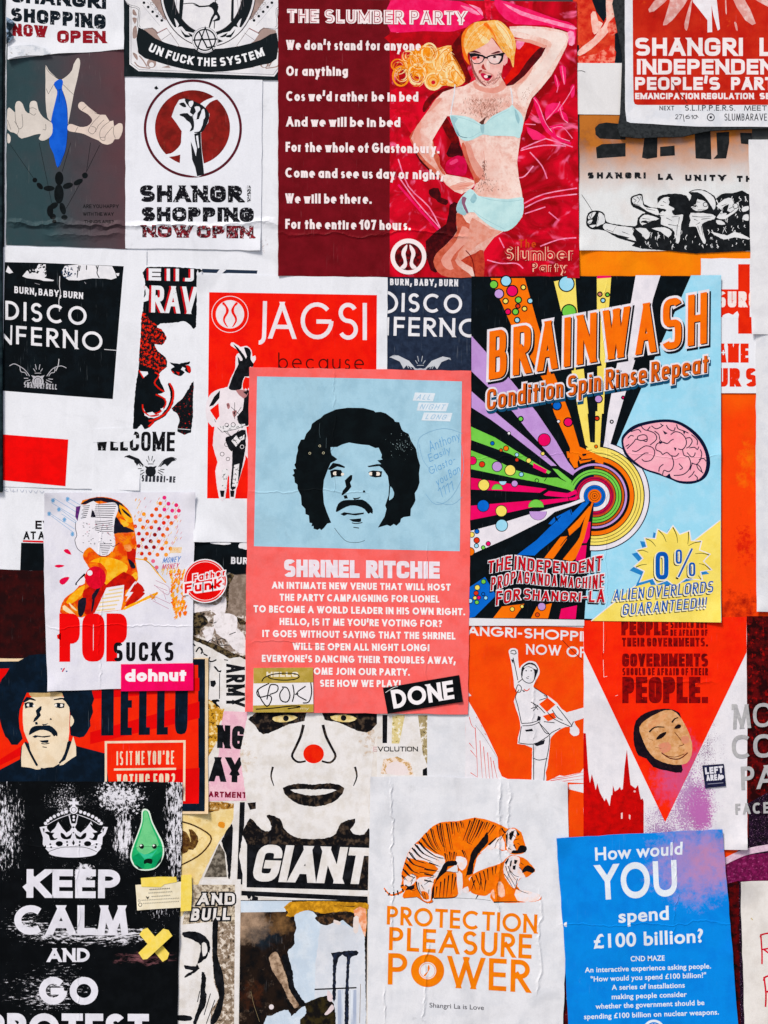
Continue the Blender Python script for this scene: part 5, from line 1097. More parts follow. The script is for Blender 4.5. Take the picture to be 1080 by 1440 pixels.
def star(tips, k, dx=0, dy=0, cx=420, cy=990, s_=1.0):
    out = []
    for i, p in enumerate(tips):
        q = tips[(i + 1) % len(tips)]; m = ((p[0] + q[0]) / 2, (p[1] + q[1]) / 2)
        out.append((cx + (p[0] - cx) * s_ + dx, cy + (p[1] - cy) * s_ + dy)); out.append((cx + (m[0] - cx) * k * s_ + dx, cy + (m[1] - cy) * k * s_ + dy))
    return out
l.poly(star(tips, .78, -24, 26), M('2f7cc0', '3a88c8', 'mottle', 10)); l.poly('185,1165 420,1165 700,1090 740,1140 740,1200 250,1210', YE); l.poly(star(tips, .80), WH); l.poly(star(tips, .80, s_=.95), YE)
l.lines('415,775 440,830 446,880; 318,795 350,830 370,875; 232,852 270,870 300,905; 175,936 210,930 248,945; 165,1045 200,1030 240,1025; 520,805 520,850 515,890; 605,872 560,880 520,900; 660,962 610,950 565,955; 668,1062 630,1030 590,1020; 605,1128 585,1100', 1.5, '4c4a20', w1=.6)
l.new()
SB = M('1a5cb8', '1654ac', 'mottle', 10)
for dx, dy, gr, c in ((-12, 12, 3, '1a1a20'), (-4, 4, 6, 'f6eec8'), (0, 0, 0, SB)):
    T(l, '0', '%d,%d %d,%d' % (297 + dx, 940 + dy, 385 + dx, 1128 + dy), 30, c, fut=False, n=3.2, grow=gr)
    T(l, '0', '%d,%d %d,%d' % (433 + dx, 925 + dy, 476 + dx, 1022 + dy), 14, c, fut=False, n=3.2, grow=gr); T(l, '0', '%d,%d %d,%d' % (522 + dx, 1012 + dy, 566 + dx, 1106 + dy), 14, c, fut=False, n=3.2, grow=gr)
    l.new(); l.line('%d,%d %d,%d' % (452 + dx, 1112 + dy, 545 + dx, 918 + dy), 2.6 + gr / 2.4, c, 0); l.new()
l = bw.part('lettering').z(860, 580, 4.8)
for dx, dy, gr, c in ((-12, 14, 2, '20242c'), (-5, 6, 4, 'f6eec8'), (0, 0, 0, SB)):
    T(l, 'ALIEN OVERLORDS', '%d,%d %d,%d %d,%d %d,%d' % (18 + dx, 1196 + dy, 692 + dx, 1136 + dy, 684 + dx, 1214 + dy, 10 + dx, 1272 + dy), 9, c, fut=False, n=3, gap=14, space=26, grow=gr)
    T(l, 'GUARANTEED!!!', '%d,%d %d,%d %d,%d %d,%d' % (80 + dx, 1292 + dy, 646 + dx, 1246 + dy, 638 + dx, 1318 + dy, 72 + dx, 1370 + dy), 9, c, fut=False, n=3, gap=14, grow=gr); l.new()
l = bw.part('heading_lettering').z(655, 385, 3)
OR2 = M('f2740c', 'ec6c08', 'mottle', 16, dirt=.7)
for dx, dy, gr, c in ((7, 9, 10, '141a24'), (0, 0, 10, WH), (5, 4, 0, '181c22'), (0, 0, 0, OR2)):
    T(l, 'BRAINWASH', '%d,%d %d,%d %d,%d %d,%d' % (100 + dx, 243 + dy, 1018 + dx, 76 + dy, 1016 + dx, 292 + dy, 96 + dx, 447 + dy), 28, c, fut=False, n=3.4, gap=27, grow=gr); l.new()
l = bw.part('strapline_lettering').z(655, 385, 3)
for dx, dy, gr, c in ((4, 12, 9, '1c4a6c'), (0, 0, 9, WH), (3, 3, 1, '2a2024'), (0, 0, 0, M('d8642a', 'cc5a24', 'mottle', 8))):
    T(l, 'Condition Spin Rinse Repeat', '%d,%d %d,%d %d,%d %d,%d' % (90 + dx, 488 + dy, 1024 + dx, 332 + dy, 1022 + dx, 414 + dy, 88 + dx, 574 + dy), 11.5, c, fut=False, n=3.2, gap=10, space=20, grow=gr * .8); l.new()
l = bw.part('slogan_lettering').z(655, 580, 4.8)
def wave(tab):
    def f(u, v, H=80.0):
        x = tab[0][0] + u
        for a, b in zip(tab, tab[1:]):
            if x <= b[0] or b is tab[-1]:
                t = (x - a[0]) / (b[0] - a[0]); t = t * t * (3 - 2 * t) if 0 <= t <= 1 else t
                top = a[1] + (b[1] - a[1]) * t; bot = a[2] + (b[2] - a[2]) * t; return (x + v * .06, bot + (top - bot) * v / H)
    return f
for s_, tab in (('THE INDEPENDENT', [(150, 1003, 1083), (300, 967, 1058), (520, 995, 1080), (720, 1012, 1085), (920, 965, 1068)]), ('PROPAGANDA MACHINE', [(172, 1112, 1198), (350, 1070, 1150), (600, 1095, 1170), (760, 1115, 1182), (930, 1090, 1190)]), ('FOR SHANGRI-LA', [(205, 1205, 1300), (380, 1190, 1262), (560, 1205, 1270), (760, 1215, 1275), (935, 1190, 1280)])):
    Lw = tab[-1][0] - tab[0][0]
    for dx, dy, gr, c in ((-6, 10, 8, '141a22'), (0, 0, 9, WH), (-3, 3, 1.5, '24141c'), (0, 0, 0, M('cc2030', 'c41a2a', 'mottle', 10))):
        T(l, s_, '0,0 1,1', 8.5 if 'MACH' in s_ else 11, c, fn=wave([(a + dx, b + dy, d + dy) for a, b, d in tab]), LH=(Lw, 80), fut=False, n=3, gap=16, space=26, grow=gr * .75); l.new()
# ------------------------------------------------------------------ lower rows
def ph3(a, b, c, size=12, lo=.42, hi=.56): return M(a, b, 'photo', size, lo, hi, hx3=c)
# large collage print of a photographed street wall
co = poster('collage_poster', 'tall black, brown and white photo collage of street posters with a large GIANT face', 'poster', 2, '240,796 352,796 352,998 607,1000 607,1093 522,1100 519,1300 517,1530 236,1530', M('e4e0dc', 'd8d2cc', 'mottle', 20, masks=[(345, 1040, 40, 60, 'c0a078', 9, .45, .62), (510, 1020, 40, 40, 'b89468', 8, .48, .62), (430, 1160, 120, 60, 'cbb89e', 7, .54, .66)]))
GB = M('1a191c', '56483f', 'mottle', 9, .5, .66, scr=.15); CK = M('15171b', '25272c', 'mottle', 12); CW = M('e6e4e4', 'dcd8d4', 'mottle', 18, masks=[(345, 1060, 30, 90, 'c4a884', 8, .46, .62), (520, 1040, 30, 60, 'bf9e78', 8, .48, .62), (430, 1130, 110, 80, 'd0c0aa', 6, .55, .66), (300, 1270, 60, 30, 'c8b294', 6, .48, .62)])
l = co.part('street_print').z(250, 750, 5.538)
l.poly('105,310 540,310 540,1010 105,1010', ph3('22201f', '8c7c70', 'e0dad6', 7, .40, .54))
l.polys('385,325 535,330 528,610 480,640 400,640 380,560 395,430', M('7c6c60', '9c8c80', 'mottle', 8, hx3='4c4038'), 2)
l.polys('105,560 180,545 300,560 350,510 380,520 360,640 300,640 250,600 110,620; 280,640 400,625 460,660 465,740 520,800 525,940 430,900 380,830 300,780; 190,760 290,720 260,840 230,860', M('ebe6ea', 'd8d2d4', 'mottle', 8, .5, .62, hx3='f0d8d8'))
l.polys('108,640 150,620 215,650 235,700 180,740 170,780 108,790; 110,800 250,850 330,880 420,930 525,965 520,985 400,975 260,900 108,826; 380,330 440,330 400,400 395,520 380,600; 460,650 530,690 530,710 480,710', M('23201f', '6c5c44', 'mottle', 5), 2)
l.lines('300,810 320,870 400,870; 310,830 350,820 380,850; 400,790 450,770; 280,700 300,690; 230,850 260,830 290,850; 330,840 345,870', 1.1, CK)
l.poly('105,826 400,975 525,985 525,1390 230,1390 205,1010 105,1010', CW)
l.polys('215,1000 240,980 245,1180 232,1300 215,1300; 278,1040 296,1042 320,1070 338,1066 335,1082 310,1080; 252,1150 290,1146 298,1172 280,1200 256,1192; 322,1090 328,1090 326,1290 320,1290; 262,1300 318,1296 320,1312 300,1318 330,1360 300,1362 270,1330', CK, 0)
l.lines('140,925 165,890 190,910 180,940; 200,940 230,955; 250,965 240,990 265,1000 300,985; 120,860 135,880', 2.0, CK); l.lines('175,900 200,935; 360,985 390,990', 1.4, CK)
l.polys('228,1300 262,1310 300,1345 350,1385 345,1460 228,1460', ph3('3c2a18', 'c89038', 'f0dca8', 8, .42, .52))
l.new(); T(l, 'ARMY', '522,1018 522,1352 376,1352 376,1018', 24, CK, fut=False, n=3, gap=14)
l.z(250, 1000, 3.27)
l.polys('140,-10 215,-10 190,60 185,130 140,210', ph3('4a3418', 'c8963c', 'f0dca8', 7)); l.polys('130,470 140,418 260,428 250,450 200,455 130,480', ph3('3a2418', 'a8783c', 'e8cfa0', 6))
l.polys('-10,470 130,470 262,448 245,520 190,600 130,720 60,860 -10,950', M('e6cc8c', 'f0dca8', 'mottle', 14, hx3='c89c50'))
l.line('20,510 80,530 150,575 140,620 90,670 10,712', 2.2, M('3a2a1a', '6a4a28', 'mottle', 6)); l.polys('50,545 80,560 95,600 70,640 40,630 60,600; 10,560 40,560 60,620 20,660', M('4a3420', '7a5a34', 'mottle', 5), 2); l.polys('190,510 215,515 212,540 185,530', 'e0923a', 2)
l.polys('248,520 252,600 240,765 232,770 222,660 200,600; 285,420 308,420 296,800 272,790; 330,420 365,400 365,1110 320,1110 318,880 340,870 340,850 318,850', CK); l.polys('190,610 215,650 225,765 120,765', M('4a4640', '8c8478', 'mottle', 8))
l.polys('258,420 284,420 270,775 244,775; 308,420 330,420 320,820 296,820; 115,772 290,775 288,805 105,800; 290,830 365,830 365,850 290,850; 290,880 365,880 365,920 290,930; 262,800 288,800 278,1450 258,1450', CW)
l.poly('60,800 262,800 262,985 20,985', M('8c7c68', 'd8ccb8', 'mottle', 6, .42, .55, hx3='1c1a1a'))
l.new()
for gr, c in ((7, CK), (0, CW)):
    T(l, 'AND', '98,838 262,838 262,892 90,892', 13, c, fut=False, n=3, gap=12, grow=gr); T(l, 'BULL', '66,910 242,906 238,962 58,966', 13, c, fut=False, n=3, gap=12, grow=gr); l.new()
l.poly('5,985 160,970 160,1450 0,1450', CW); l.poly('160,965 262,985 258,1450 150,1450', ph3('1c1b1b', '8c7a68', 'dcd2c6', 7, .40, .53))
l.polys('20,1020 80,1015 130,1040 150,1090 130,1140 90,1165 100,1185 60,1215 30,1230 40,1210 70,1195 35,1188 30,1170 80,1175 95,1140 105,1080 80,1060 60,1050 30,1040; 160,970 185,970 180,1120 205,1200 215,1300 195,1400 160,1450 150,1420 190,1320 170,1250 160,1150; 110,1200 130,1230 125,1290 140,1330 100,1400 80,1450 70,1430 100,1340; 0,1400 60,1405 60,1425 0,1425', CK, 2)
l.polys('110,1070 130,1070 135,1110 115,1130; 140,1110 160,1150 165,1250 190,1320 140,1390 110,1450 90,1450 130,1340 130,1250 135,1180', CW, 2)
l.lines('150,1300 120,1400; 170,1330 130,1440; 185,1350 150,1440; 100,1290 90,1340', 1.2, CK)
# pink sheet inside the collage
l = co.part('pink_print').z(250, 1000, 3.27)
l.poly('212,0 365,8 366,412 140,415 140,340 188,200 200,60', M('e4b2c4', 'ecc4d0', 'mottle', 14, hx3='d89cb4'))
l.new(); T(l, 'NG', '182,64 310,70 308,178 180,170', 26, CK, fut=False, n=3, gap=8); T(l, 'AY', '146,212 302,214 298,330 144,324', 27, CK, fut=False, n=3, gap=2); T(l, 'ARTMENT', '142,370 316,374 315,402 142,396', 7, '7c1a38', fut=False, n=3, gap=5)
# face and heavy capitals inside the collage (a plain generic face)
l = co.part('face_print').z(330, 990, 3.724)
l.poly('70,40 740,40 735,180 700,540 700,1000 60,1000 66,540', CW)
l.polys('110,45 740,45 740,110 690,150 610,128 540,96 470,84 455,45 375,45 366,90 290,104 210,140 150,160 112,120', GB, 0)
l.polys('200,70 280,58 330,72 270,96 210,92; 500,66 580,56 640,76 600,96 530,90', M('dcc27c', 'ecdca8', 'mottle', 8), 2); l.dot(268, 76, 15, CK); l.dot(570, 74, 15, CK)
l.lines('360,110 345,170 318,230 300,275 330,305 372,300; 462,110 478,170 508,230 528,275 500,308 456,300', 4.2, GB, w1=2.6)
l.dot(413, 262, 54, M('e8381c', 'de2c14', 'mottle', 12), 50)
l.lines('200,330 190,380 205,430; 630,330 640,380 622,430', 3.2, GB, w1=1.2)
l.poly('250,440 330,418 412,424 500,416 575,440 540,500 470,532 400,538 330,524 280,490', GB, 0); l.poly('290,452 360,446 412,450 470,446 535,452 470,474 400,480 340,472', CW, 2)
l.polys('66,520 110,515 110,550 80,556; 78,600 120,640 160,668 190,660 186,620 168,592 180,580 240,606 256,650 300,690 350,706 470,706 530,680 556,625 632,602 620,640 604,660 630,684 680,684 702,650 702,760 76,760', GB); l.poly('64,738 702,742 698,978 62,962', CK); l.polys('640,820 700,800 698,970 600,965', GB)
l.poly('34,982 696,1010 696,1036 34,1004', CK)
l.new(); T(l, 'GIANT', '128,736 724,756 690,946 84,930', 43, CW, fut=False, n=2.8, gap=8)
l.z(330, 990, 3.724).new()
l.poly('745,45 1035,45 1035,385 745,385', CW); l.polys('774,58 800,58 798,206 774,206; 985,345 1012,330 1012,376 985,376', CK); l.polys('826,58 892,58 862,208 822,208', ph3('7c6c30', 'd8c890', 'eceadc', 8)); l.polys('960,60 1012,60 1012,330 985,260', ph3('2c2824', 'a89870', 'e8e4dc', 7)); l.polys('764,366 780,292 850,276 920,308 938,374', ph3('3c2818', 'c8a068', 'ecdcd0', 8, .38, .48), 0); l.poly('795,366 800,320 850,300 900,330 905,372', 'e8dcdc', 2)
T(l, 'EVOLUTION', '724,224 960,250', 5, 'd8bcbc', fut=False, n=3)
# torn window photograph at the foot of the collage
l = co.part('window_print').z(320, 1250, 4.909)
SKYP = M('c6d6e6', 'd4e0ec', 'mottle', 26)
l.poly('90,80 968,80 950,1400 70,1400', M('2a211c', '161618', 'mottle', 24, hx3='3a2c22', scr=.15, masks=[(346, 1300, 40, 36, 'c4a68c', 22, .22, .60), (372, 1318, 34, 24, '20303a', 18, .28, .6), (394, 1300, 30, 30, '7c5c40', 14, .35, .6), (352, 1400, 30, 40, '4a3020', 14, .4, .6)]))
l.polys('90,85 445,85 400,160 90,165', SKYP);
l.polys('430,90 960,100 955,150 860,120 700,120 560,110 480,160 420,170; 400,190 450,150 560,108 700,118 860,126 960,150 950,330 900,290 880,170 760,160 660,175 560,150 470,190', M('b07c2c', 'e0a43c', 'mottle', 9, hx3='5c3418'), 0); l.polys('870,150 955,140 950,330 905,280', M('e89468', 'f4c4ac', 'mottle', 8), 2)
l.poly('460,190 500,165 560,150 610,180 660,250 760,240 800,215 860,270 945,330 930,1400 735,1400 745,870 720,780 690,740 600,762 530,792 490,740 460,680 440,560 415,440 440,410 462,380 460,320 475,270', SKYP)
l.poly('640,260 760,242 860,275 945,335 930,1400 735,1400 745,870 720,780 690,740 600,762', M('d2d8e2', 'dce0e8', 'mottle', 20))
l.polys('600,205 640,188 720,190 740,225 680,255 640,240; 760,185 880,190 885,260 850,262 800,220', M('2a2422', '5c4434', 'mottle', 6), 2); l.polys('735,215 785,235 770,252 735,238; 870,200 905,195 900,300 870,300', 'e8dcd8', 2)
l.poly('285,475 310,445 340,440 360,480 380,540 408,610 424,690 470,770 490,805 462,826 412,750 385,685 330,600 300,545', M('7c6450', 'c0a68e', 'mottle', 9, .40, .60, hx3='4c3828')); l.polys('372,470 410,460 450,580 460,680 540,800 500,810 440,700 405,590', CK)
l.polys('240,1400 250,930 300,880 360,850 420,838 440,880 500,830 540,810 545,860 510,900 500,980 510,1400', SKYP); l.polys('500,905 530,880 560,940 570,1400 510,1400; 540,800 600,762 690,740 700,770 720,790 680,850 745,860 735,1400 590,1400 545,870', M('1c1a1a', '3a3420', 'mottle', 10)); l.polys('690,840 720,800 735,830 690,872 668,868; 690,700 725,740 720,780 690,770', 'e0d0d4', 2)
l.dot(302, 818, 17, 'e4dce0', 18)
l.polys('718,446 892,426 894,460 856,470 842,520 836,690 830,1400 800,1400 812,700 822,476 764,480 748,600 746,760 724,760 728,480', M('1c2028', '2c3444', 'mottle', 6)); l.polys('600,692 890,680 890,690 600,702', CK); l.polys('760,700 800,700 795,1400 750,1400; 850,700 890,700 885,1400 845,1400', M('a8b4cc', 'dce4ee', 'mottle', 5, stretch=.05)); l.line('918,660 912,930', .8, '8a7c70'); l.lines('160,710 180,800 220,920', .5, '8c7c5c')
l.polys('95,15 965,55 965,86 95,40', CK)

# third disco scrap, crumpled white scrap, dark sheets
d3 = poster('disco_poster', 'torn black disco scrap reading BURN behind the round red sticker', 'poster', 3, '270,757 352,757 352,806 330,808 322,805 310,809 284,806 262,800', BLK)
l = d3.part('lettering').z(250, 750, 5.538); T(l, 'BURN', '415,184 592,190 590,244 413,238', 12, DW, fut=False, n=3, gap=9)
for q in ('250,66 290,60 330,72 400,70 410,84 360,90 320,86 260,80', '480,80 545,70 545,128 500,118 474,112'): d3.part('torn_print').z(250, 750, 5.538).poly(q, DW, 2)
ws = poster('welcome_sheet', 'white sheet with clipped black and red lettering above a black block', 'poster', 2.6, '-20,684 130,690 130,812 -20,806', WHT)
l = ws.part('lettering').z(0, 670, 3)
T(l, 'EVE', '148,186 246,188 246,224 148,222', 8, '221a1e', fut=False, n=3, gap=5); T(l, 'AT A', '98,232 186,232 186,266 98,266', 7, '18181c', fut=False, n=3, gap=4, space=10)
l = ws.part('block_print').z(0, 670, 3); l.poly('95,269 190,272 190,280 95,276', 'd8242c'); l.poly('88,280 200,282 200,400 84,396', BLK)
bn = poster('brown_sheet', 'plain dark maroon sheet between the white lettering and the red portrait poster', 'paper', 2.8, '-20,800 90,804 90,932 -20,930', M('3a1314', '2a1214', 'mottle', 16, .4, .6, hx3='471a18', scr=.08))

# red portrait poster
he = poster('greeting_poster', 'red and navy poster of a curly haired man beside tall HELLO capitals', 'poster', 4, '-20,926 150,927 293,925 292,1040 293,1144 -20,1149', M('ead2ae', 'e2c8a4', 'mottle', 16), lift=[(293, 1144, 36, 5), (293, 926, 26, 3)])
NV = M('0d1d2a', '122636', 'mottle', 20, scr=.22, wc='7c8c98'); HR1 = M('ee3a14', 'e83410', 'mottle', 26, scr=.08); HR2 = M('e01a10', 'd8140c', 'mottle', 20)
l = he.part('red_print').z(0, 900, 3)
l.poly('-60,92 865,80 864,722 -60,738', NV); l.poly('-60,122 835,106 838,690 -60,704', HR1)
l.polys('-60,122 90,122 40,200 -60,260; 380,390 840,260 840,330 380,440; -60,540 200,380 200,430 -60,560; 560,560 840,540 838,690 600,690; 380,220 840,160 840,215 380,250', HR2)
l = he.part('portrait_print', 'stencil portrait of a curly haired man in a dark jacket').z(0, 920, 7.2)
CR1 = M('ecdcc2', 'e4d0b2', 'mottle', 18)
l.poly('-60,1200 200,1065 215,930 500,800 760,900 775,930 1060,1005 1100,1320 -60,1320', NV, 0)
l.poly('228,600 250,480 340,430 640,430 700,520 700,700 690,880 600,1110 480,1148 410,1150 330,1080 290,900 240,780', CR1, 2)
l.polys('215,1140 212,1050 222,930 245,895 290,985 345,1100 375,1135 410,1140 410,1165 370,1170 300,1150', CR1); l.polys('740,832 768,930 770,1030 720,1060 640,1120 600,1128 605,1105 660,1070 700,960', CR1)
l.line('255,890 310,1010 375,1130', 3.2, NV); l.line('690,890 660,1020 600,1105', 2.6, NV)
l.polys('275,345 340,330 400,305 470,320 640,370 640,420 580,430 430,432 320,436 290,390', M('b89c6c', 'c8ac7c', 'mottle', 9), 2)
l.z(-15.8, 909.6, 6.96)
HH = 'M' and '390,85 480,72 600,74 690,100 770,115 830,160 872,182 905,252 942,270 1000,385 1012,450 1030,510 1010,570 1020,640 990,720 995,775 960,840 930,880 885,890 850,880 800,870 790,740 795,660 785,590 750,540 735,500 715,450 640,440 560,452 440,450 370,450 352,490 330,540 300,620 292,700 300,800 320,860 330,900 280,960 220,960 185,900 160,880 125,790 100,690 75,600 60,540 90,440 100,370 125,315 165,270 208,195 275,150'
l.poly(HH, NV); portrait(l, NV, CR1, 'f2ece2'); l.poly('800,668 832,715 826,752 806,778 794,772', CR1, 2)
l = he.part('heading_lettering').z(0, 900, 3); T(l, 'HELLO', '428,140 794,136 790,398 426,404', 32, NV, fut=False, n=3.6, gap=29)
l = he.part('box_lettering').z(0, 900, 3)
CRE = M('ecd8c0', 'e6d0b4', 'mottle', 10)
l.lines('446,720 446,432 778,428 776,680', 3.2, CRE, 0); l.line('480,547 742,544', 3, CRE, 0)
T(l, "IS IT ME YOU'RE", '491,470 734,467 733,525 491,529', 6.5, CRE, fut=False, n=3, gap=7.5, space=13); T(l, 'VOTING FOR?', '492,567 738,563 737,622 492,628', 8.5, CRE, fut=False, n=3, gap=8, space=16)

# pop poster
pp = poster('pop_poster', 'white pop art poster of an orange masked figure above heavy red and black words', 'poster', 6, '63,693 275,692 272,800 271,936 268,967 150,969 67,972 63,860 61,760', M('e2e2ec', 'dcdce8', 'mottle', 26), lift=[(63, 694, 36, 5), (275, 692, 30, 4), (67, 972, 34, 4)])
l = pp.part('figure_print', 'orange figure in a white striped mask eating a red lolly').z(60, 690, 4.909)
FO = M('e0481a', 'f08a1c', 'mottle', 14, .42, .6, hx3='c02818'); FY = M('f2a81e', 'f4c24a', 'mottle', 12, hx3='ea7a1c'); FR = M('c8281a', 'a81c18', 'mottle', 10); FD = M('1c1e2c', '2a2434', 'mottle', 8); FWh = M('e8e6ee', dirt=.8)
l.poly('262,90 330,52 420,42 520,68 590,130 622,200 636,280 650,380 640,470 655,560 662,620 700,690 640,760 556,822 360,842 270,875 200,862 118,842 150,745 210,700 260,645 228,640 285,580 330,560 300,500 276,450 320,390 480,420 500,330 490,290 495,180', FO, 2)
l.polys('262,92 330,54 420,46 520,74 560,110 540,170 500,110 400,70 300,92; 500,170 540,230 600,260 632,285 520,292 488,288', FD, 2); l.polys('530,95 600,150 625,215 580,215 540,150; 530,190 600,230 560,250', FY, 2); l.polys('545,120 600,165 610,190 560,150', FD, 2)
l.polys('330,490 400,458 500,470 565,500 590,540 540,600 480,640 425,640 445,560 400,500; 560,640 640,560 655,600 570,680; 215,700 290,650 270,720 200,780 160,770', FY, 2)
l.polys('580,420 640,400 640,470 625,540 600,520; 430,660 560,560 660,640 570,690 555,740 440,670; 280,690 400,640 440,670 360,840 290,850', FR, 2); l.polys('560,380 600,370 615,410 580,420', M('f0a060', 'e88040', 'mottle', 6), 2)
l.polys('245,760 300,740 290,830 265,872 245,850; 225,640 285,572 290,590 240,650; 340,720 400,650 390,690 350,760; 590,470 630,500 640,535 610,530; 345,740 360,750 345,830 335,830', FD, 2)
l.polys('150,790 230,860 190,850 140,820; 180,770 240,830 200,810', 'f6dcb0', 2)
l.dot(365, 600, 72, M('de163a', 'c81232', 'mottle', 8), 78); l.dot(325, 568, 19, FWh); l.poly('235,640 285,590 290,640 250,655', FWh, 2)
l.poly('228,215 300,190 256,112 300,96 352,70 384,92 470,80 508,90 522,130 500,192 490,288 500,340 470,425 430,450 380,440 320,382 280,430 240,400 222,340 236,310 226,260', FWh, 0)
for i in range(7): l.line([(275 - i * 2 + 8 * (i % 2), 106 + i * 14), (325 - i * 4, 104 + i * 13)], .9, FD, 0)
for i in range(7): l.line([(366 - i * 3, 98 + i * 14), (430, 95 + i * 15), (512 - i * 5, 92 + i * 16)], .9, FD)
for i in range(6): l.line([(360, 210 + i * 12), (420, 212 + i * 14), (482, 205 + i * 15)], .8, FD)
for i in range(7): l.line([(392 + i * 3, 368 + i * 12), (478 - i * 5, 364 + i * 12)], .7, FD, 0)
rp2 = random.Random(4)
for i in range(46): x, y = rp2.uniform(265, 480), rp2.uniform(215, 370); l.line([(x, y), (x + 10, y + rp2.uniform(-3, 5))], .7, 'c04060' if i % 6 == 0 else FD, 0)
l.lines('228,215 226,260 236,310 222,340 240,400 280,430; 340,130 350,180 332,180; 470,375 490,385 530,360; 380,440 420,456 465,440', .8, FD); l.lines('490,310 560,350; 510,305 570,340; 540,300 580,330; 490,330 540,365; 500,300 620,290', .8, 'e05a40')
l.poly('340,135 352,140 366,180 332,180', FD)
l.polys('440,670 562,650 556,750 540,822 360,842', FWh); l.lines('455,690 555,672; 430,718 552,700; 410,746 545,726; 395,774 530,756; 385,802 515,786; 370,828 500,815', 2.0, 'e6cf9c', 0)
l.polys('652,490 720,482 780,560 850,640 862,700 780,730 700,770 556,825 600,760 640,640 662,600', FWh); l.line('640,470 720,485 780,555 850,635', 1.6, FY); l.line('700,475 770,530 800,570', .7, FD)
l.polys('585,720 655,632 705,690 690,700 706,712 640,770 566,800 600,745', FR); l.polys('625,640 645,630 600,700 625,700 570,770 590,725 570,725', FWh); l.polys('640,770 720,730 790,700 790,720 700,760 560,825 575,800', FY, 0)
BLN = '6aa4d4'
l.lines('75,50 235,150; 65,85 230,185; 175,50 260,100; 160,70 250,125; 110,120 235,215; 40,150 220,265; 60,175 215,290; 130,160 230,225', .5, BLN, 0)
for x, y in ((72, 68), (172, 58), (112, 130), (45, 160), (150, 200), (205, 300)): l.lines('%d,%d %d,%d;%d,%d %d,%d;%d,%d %d,%d;%d,%d %d,%d' % (x - 14, y, x + 14, y, x, y - 16, x, y + 16, x - 10, y - 12, x + 10, y + 12, x - 10, y + 12, x + 10, y - 12), 1.1, BLN, 0)
l.polys('230,110 262,105 250,160 240,210 225,180', M('4a2a6a', '6a3a7a', 'mottle', 5)); l.polys('145,410 175,404 198,442 160,430; 80,520 110,510 152,518 110,532; 115,620 150,598 186,600 150,645 125,645', 'dc1e4a', 2)
l = pp.part('dot_print').z(60, 690, 4.909)
for x, y, c in ((840, 48, 'e23a7a'), (812, 88, 'e8701c'), (868, 90, 'e23a7a'), (922, 100, 'e23a6a'), (784, 128, 'e0501c'), (840, 130, 'e23a7a'), (895, 138, 'e23a7a'), (698, 162, 'f09a3a'), (754, 170, 'e0501c'), (810, 172, 'e0501c'), (866, 182, 'e0401c'), (672, 202, 'f08a3a'), (724, 212, 'dc4a1c'), (780, 214, 'e0601c'), (836, 222, 'dc3a24'), (888, 224, 'e0602c'), (638, 246, 'e0501c'), (692, 254, 'e0501c'), (750, 254, 'dc4a1c'), (804, 263, '9c1444'), (860, 265, 'e0601c'), (664, 297, 'd0281c'), (720, 297, 'd8501c'), (774, 304, '8c1c14'), (830, 306, 'e0501c'), (690, 338, 'a81c1c'), (745, 348, '781414'), (800, 350, 'e0601c'), (852, 358, 'f09a3a'), (662, 382, 'b8282c'), (714, 390, '981c1c'), (768, 390, '981820'), (824, 400, 'dc481c'), (882, 400, 'e0701c'), (683, 434, 'd0301c'), (738, 434, 'd8481c'), (792, 442, 'e8783c'), (852, 442, 'f0a04a'), (710, 470, 'e07a3a'), (762, 486, 'e86a8a'), (786, 530, 'e86a7a'), (918, 182, 'e86a7a'), (940, 138, 'e23a6a')):
    l.dot(x, y, 14, c)
YL = M('f4cc6c', 'f0b84a', 'mottle', 4)
for i in range(90):
    x, y = rp2.uniform(630, 950), rp2.uniform(60, 450)
    if abs(x - 770) + abs(y - 260) * .6 < 250: l.line([(x, y), (x + 9, y - 16)], .8, YL if rp2.random() < .7 else 'e88a7a', 0)
for i in range(34): x, y = rp2.uniform(620, 960), rp2.uniform(55, 380); l.line([(x, y), (x + 10, y - 16)], .5, 'e08aa0', 0)
for i in range(120):
    x, y = rp2.uniform(868, 968), rp2.uniform(560, 880); x += (y - 560) * .05; l.line([(x, y), (x + 14, y + rp2.uniform(-22, -8)), (x + 6, y + rp2.uniform(4, 14))], rp2.uniform(1.0, 2.2), rp2.choice(('f08a1c', 'f2a02c', 'ec6a18', 'f4b44c')), 0)
for i in range(16): x, y = rp2.uniform(820, 950), rp2.uniform(540, 585); l.line([(x, y), (x + 8, y - 24)], 1.0, YL, 0)
for i in range(10): x = 880 + i * 8; l.line([(x, 430), (x + 6, 390)], .9, YL, 0)
l.lines('780,620 870,665 860,720 770,650; 770,655 860,690; 750,720 880,780; 760,760 870,815; 830,690 850,750; 740,710 780,760; 760,740 790,705', .6, 'c08aa0'); l.lines('740,720 760,740 790,700; 750,750 775,735', 1.6, 'e08a2c')
l.new(); T(l, 'MONEY', '838,462 956,452 944,492 826,500', 4.5, '3a74c4', fut=False, gap=6); T(l, 'MONEY', '832,508 946,498 934,536 820,544', 4.5, 'd04a6a', fut=False, gap=6)
l = pp.part('heading_lettering').z(0, 670, 3)
PRD = M('ea1a22', 'e2141c', 'mottle', 20, worn=(9, .705), wc='e2e2ec'); T(l, 'POP', '250,578 538,578 536,780 250,782', 46, PRD, fut=False, n=4, gap=8); l.polys('240,670 256,660 256,690 242,684', PRD)
l = pp.part('lettering').z(0, 670, 3)
T(l, 'SUCKS', '479,700 733,698 731,778 479,780', 15, M('18181e', worn=(5, .66), wc='e2e2ec'), fut=False, n=3, gap=15)
l.lines('256,812 262,812; 278,822 284,822', 1.6, '2a4a8a', 0); l.line('262,824 272,808', 1.6, 'd03050', 0)

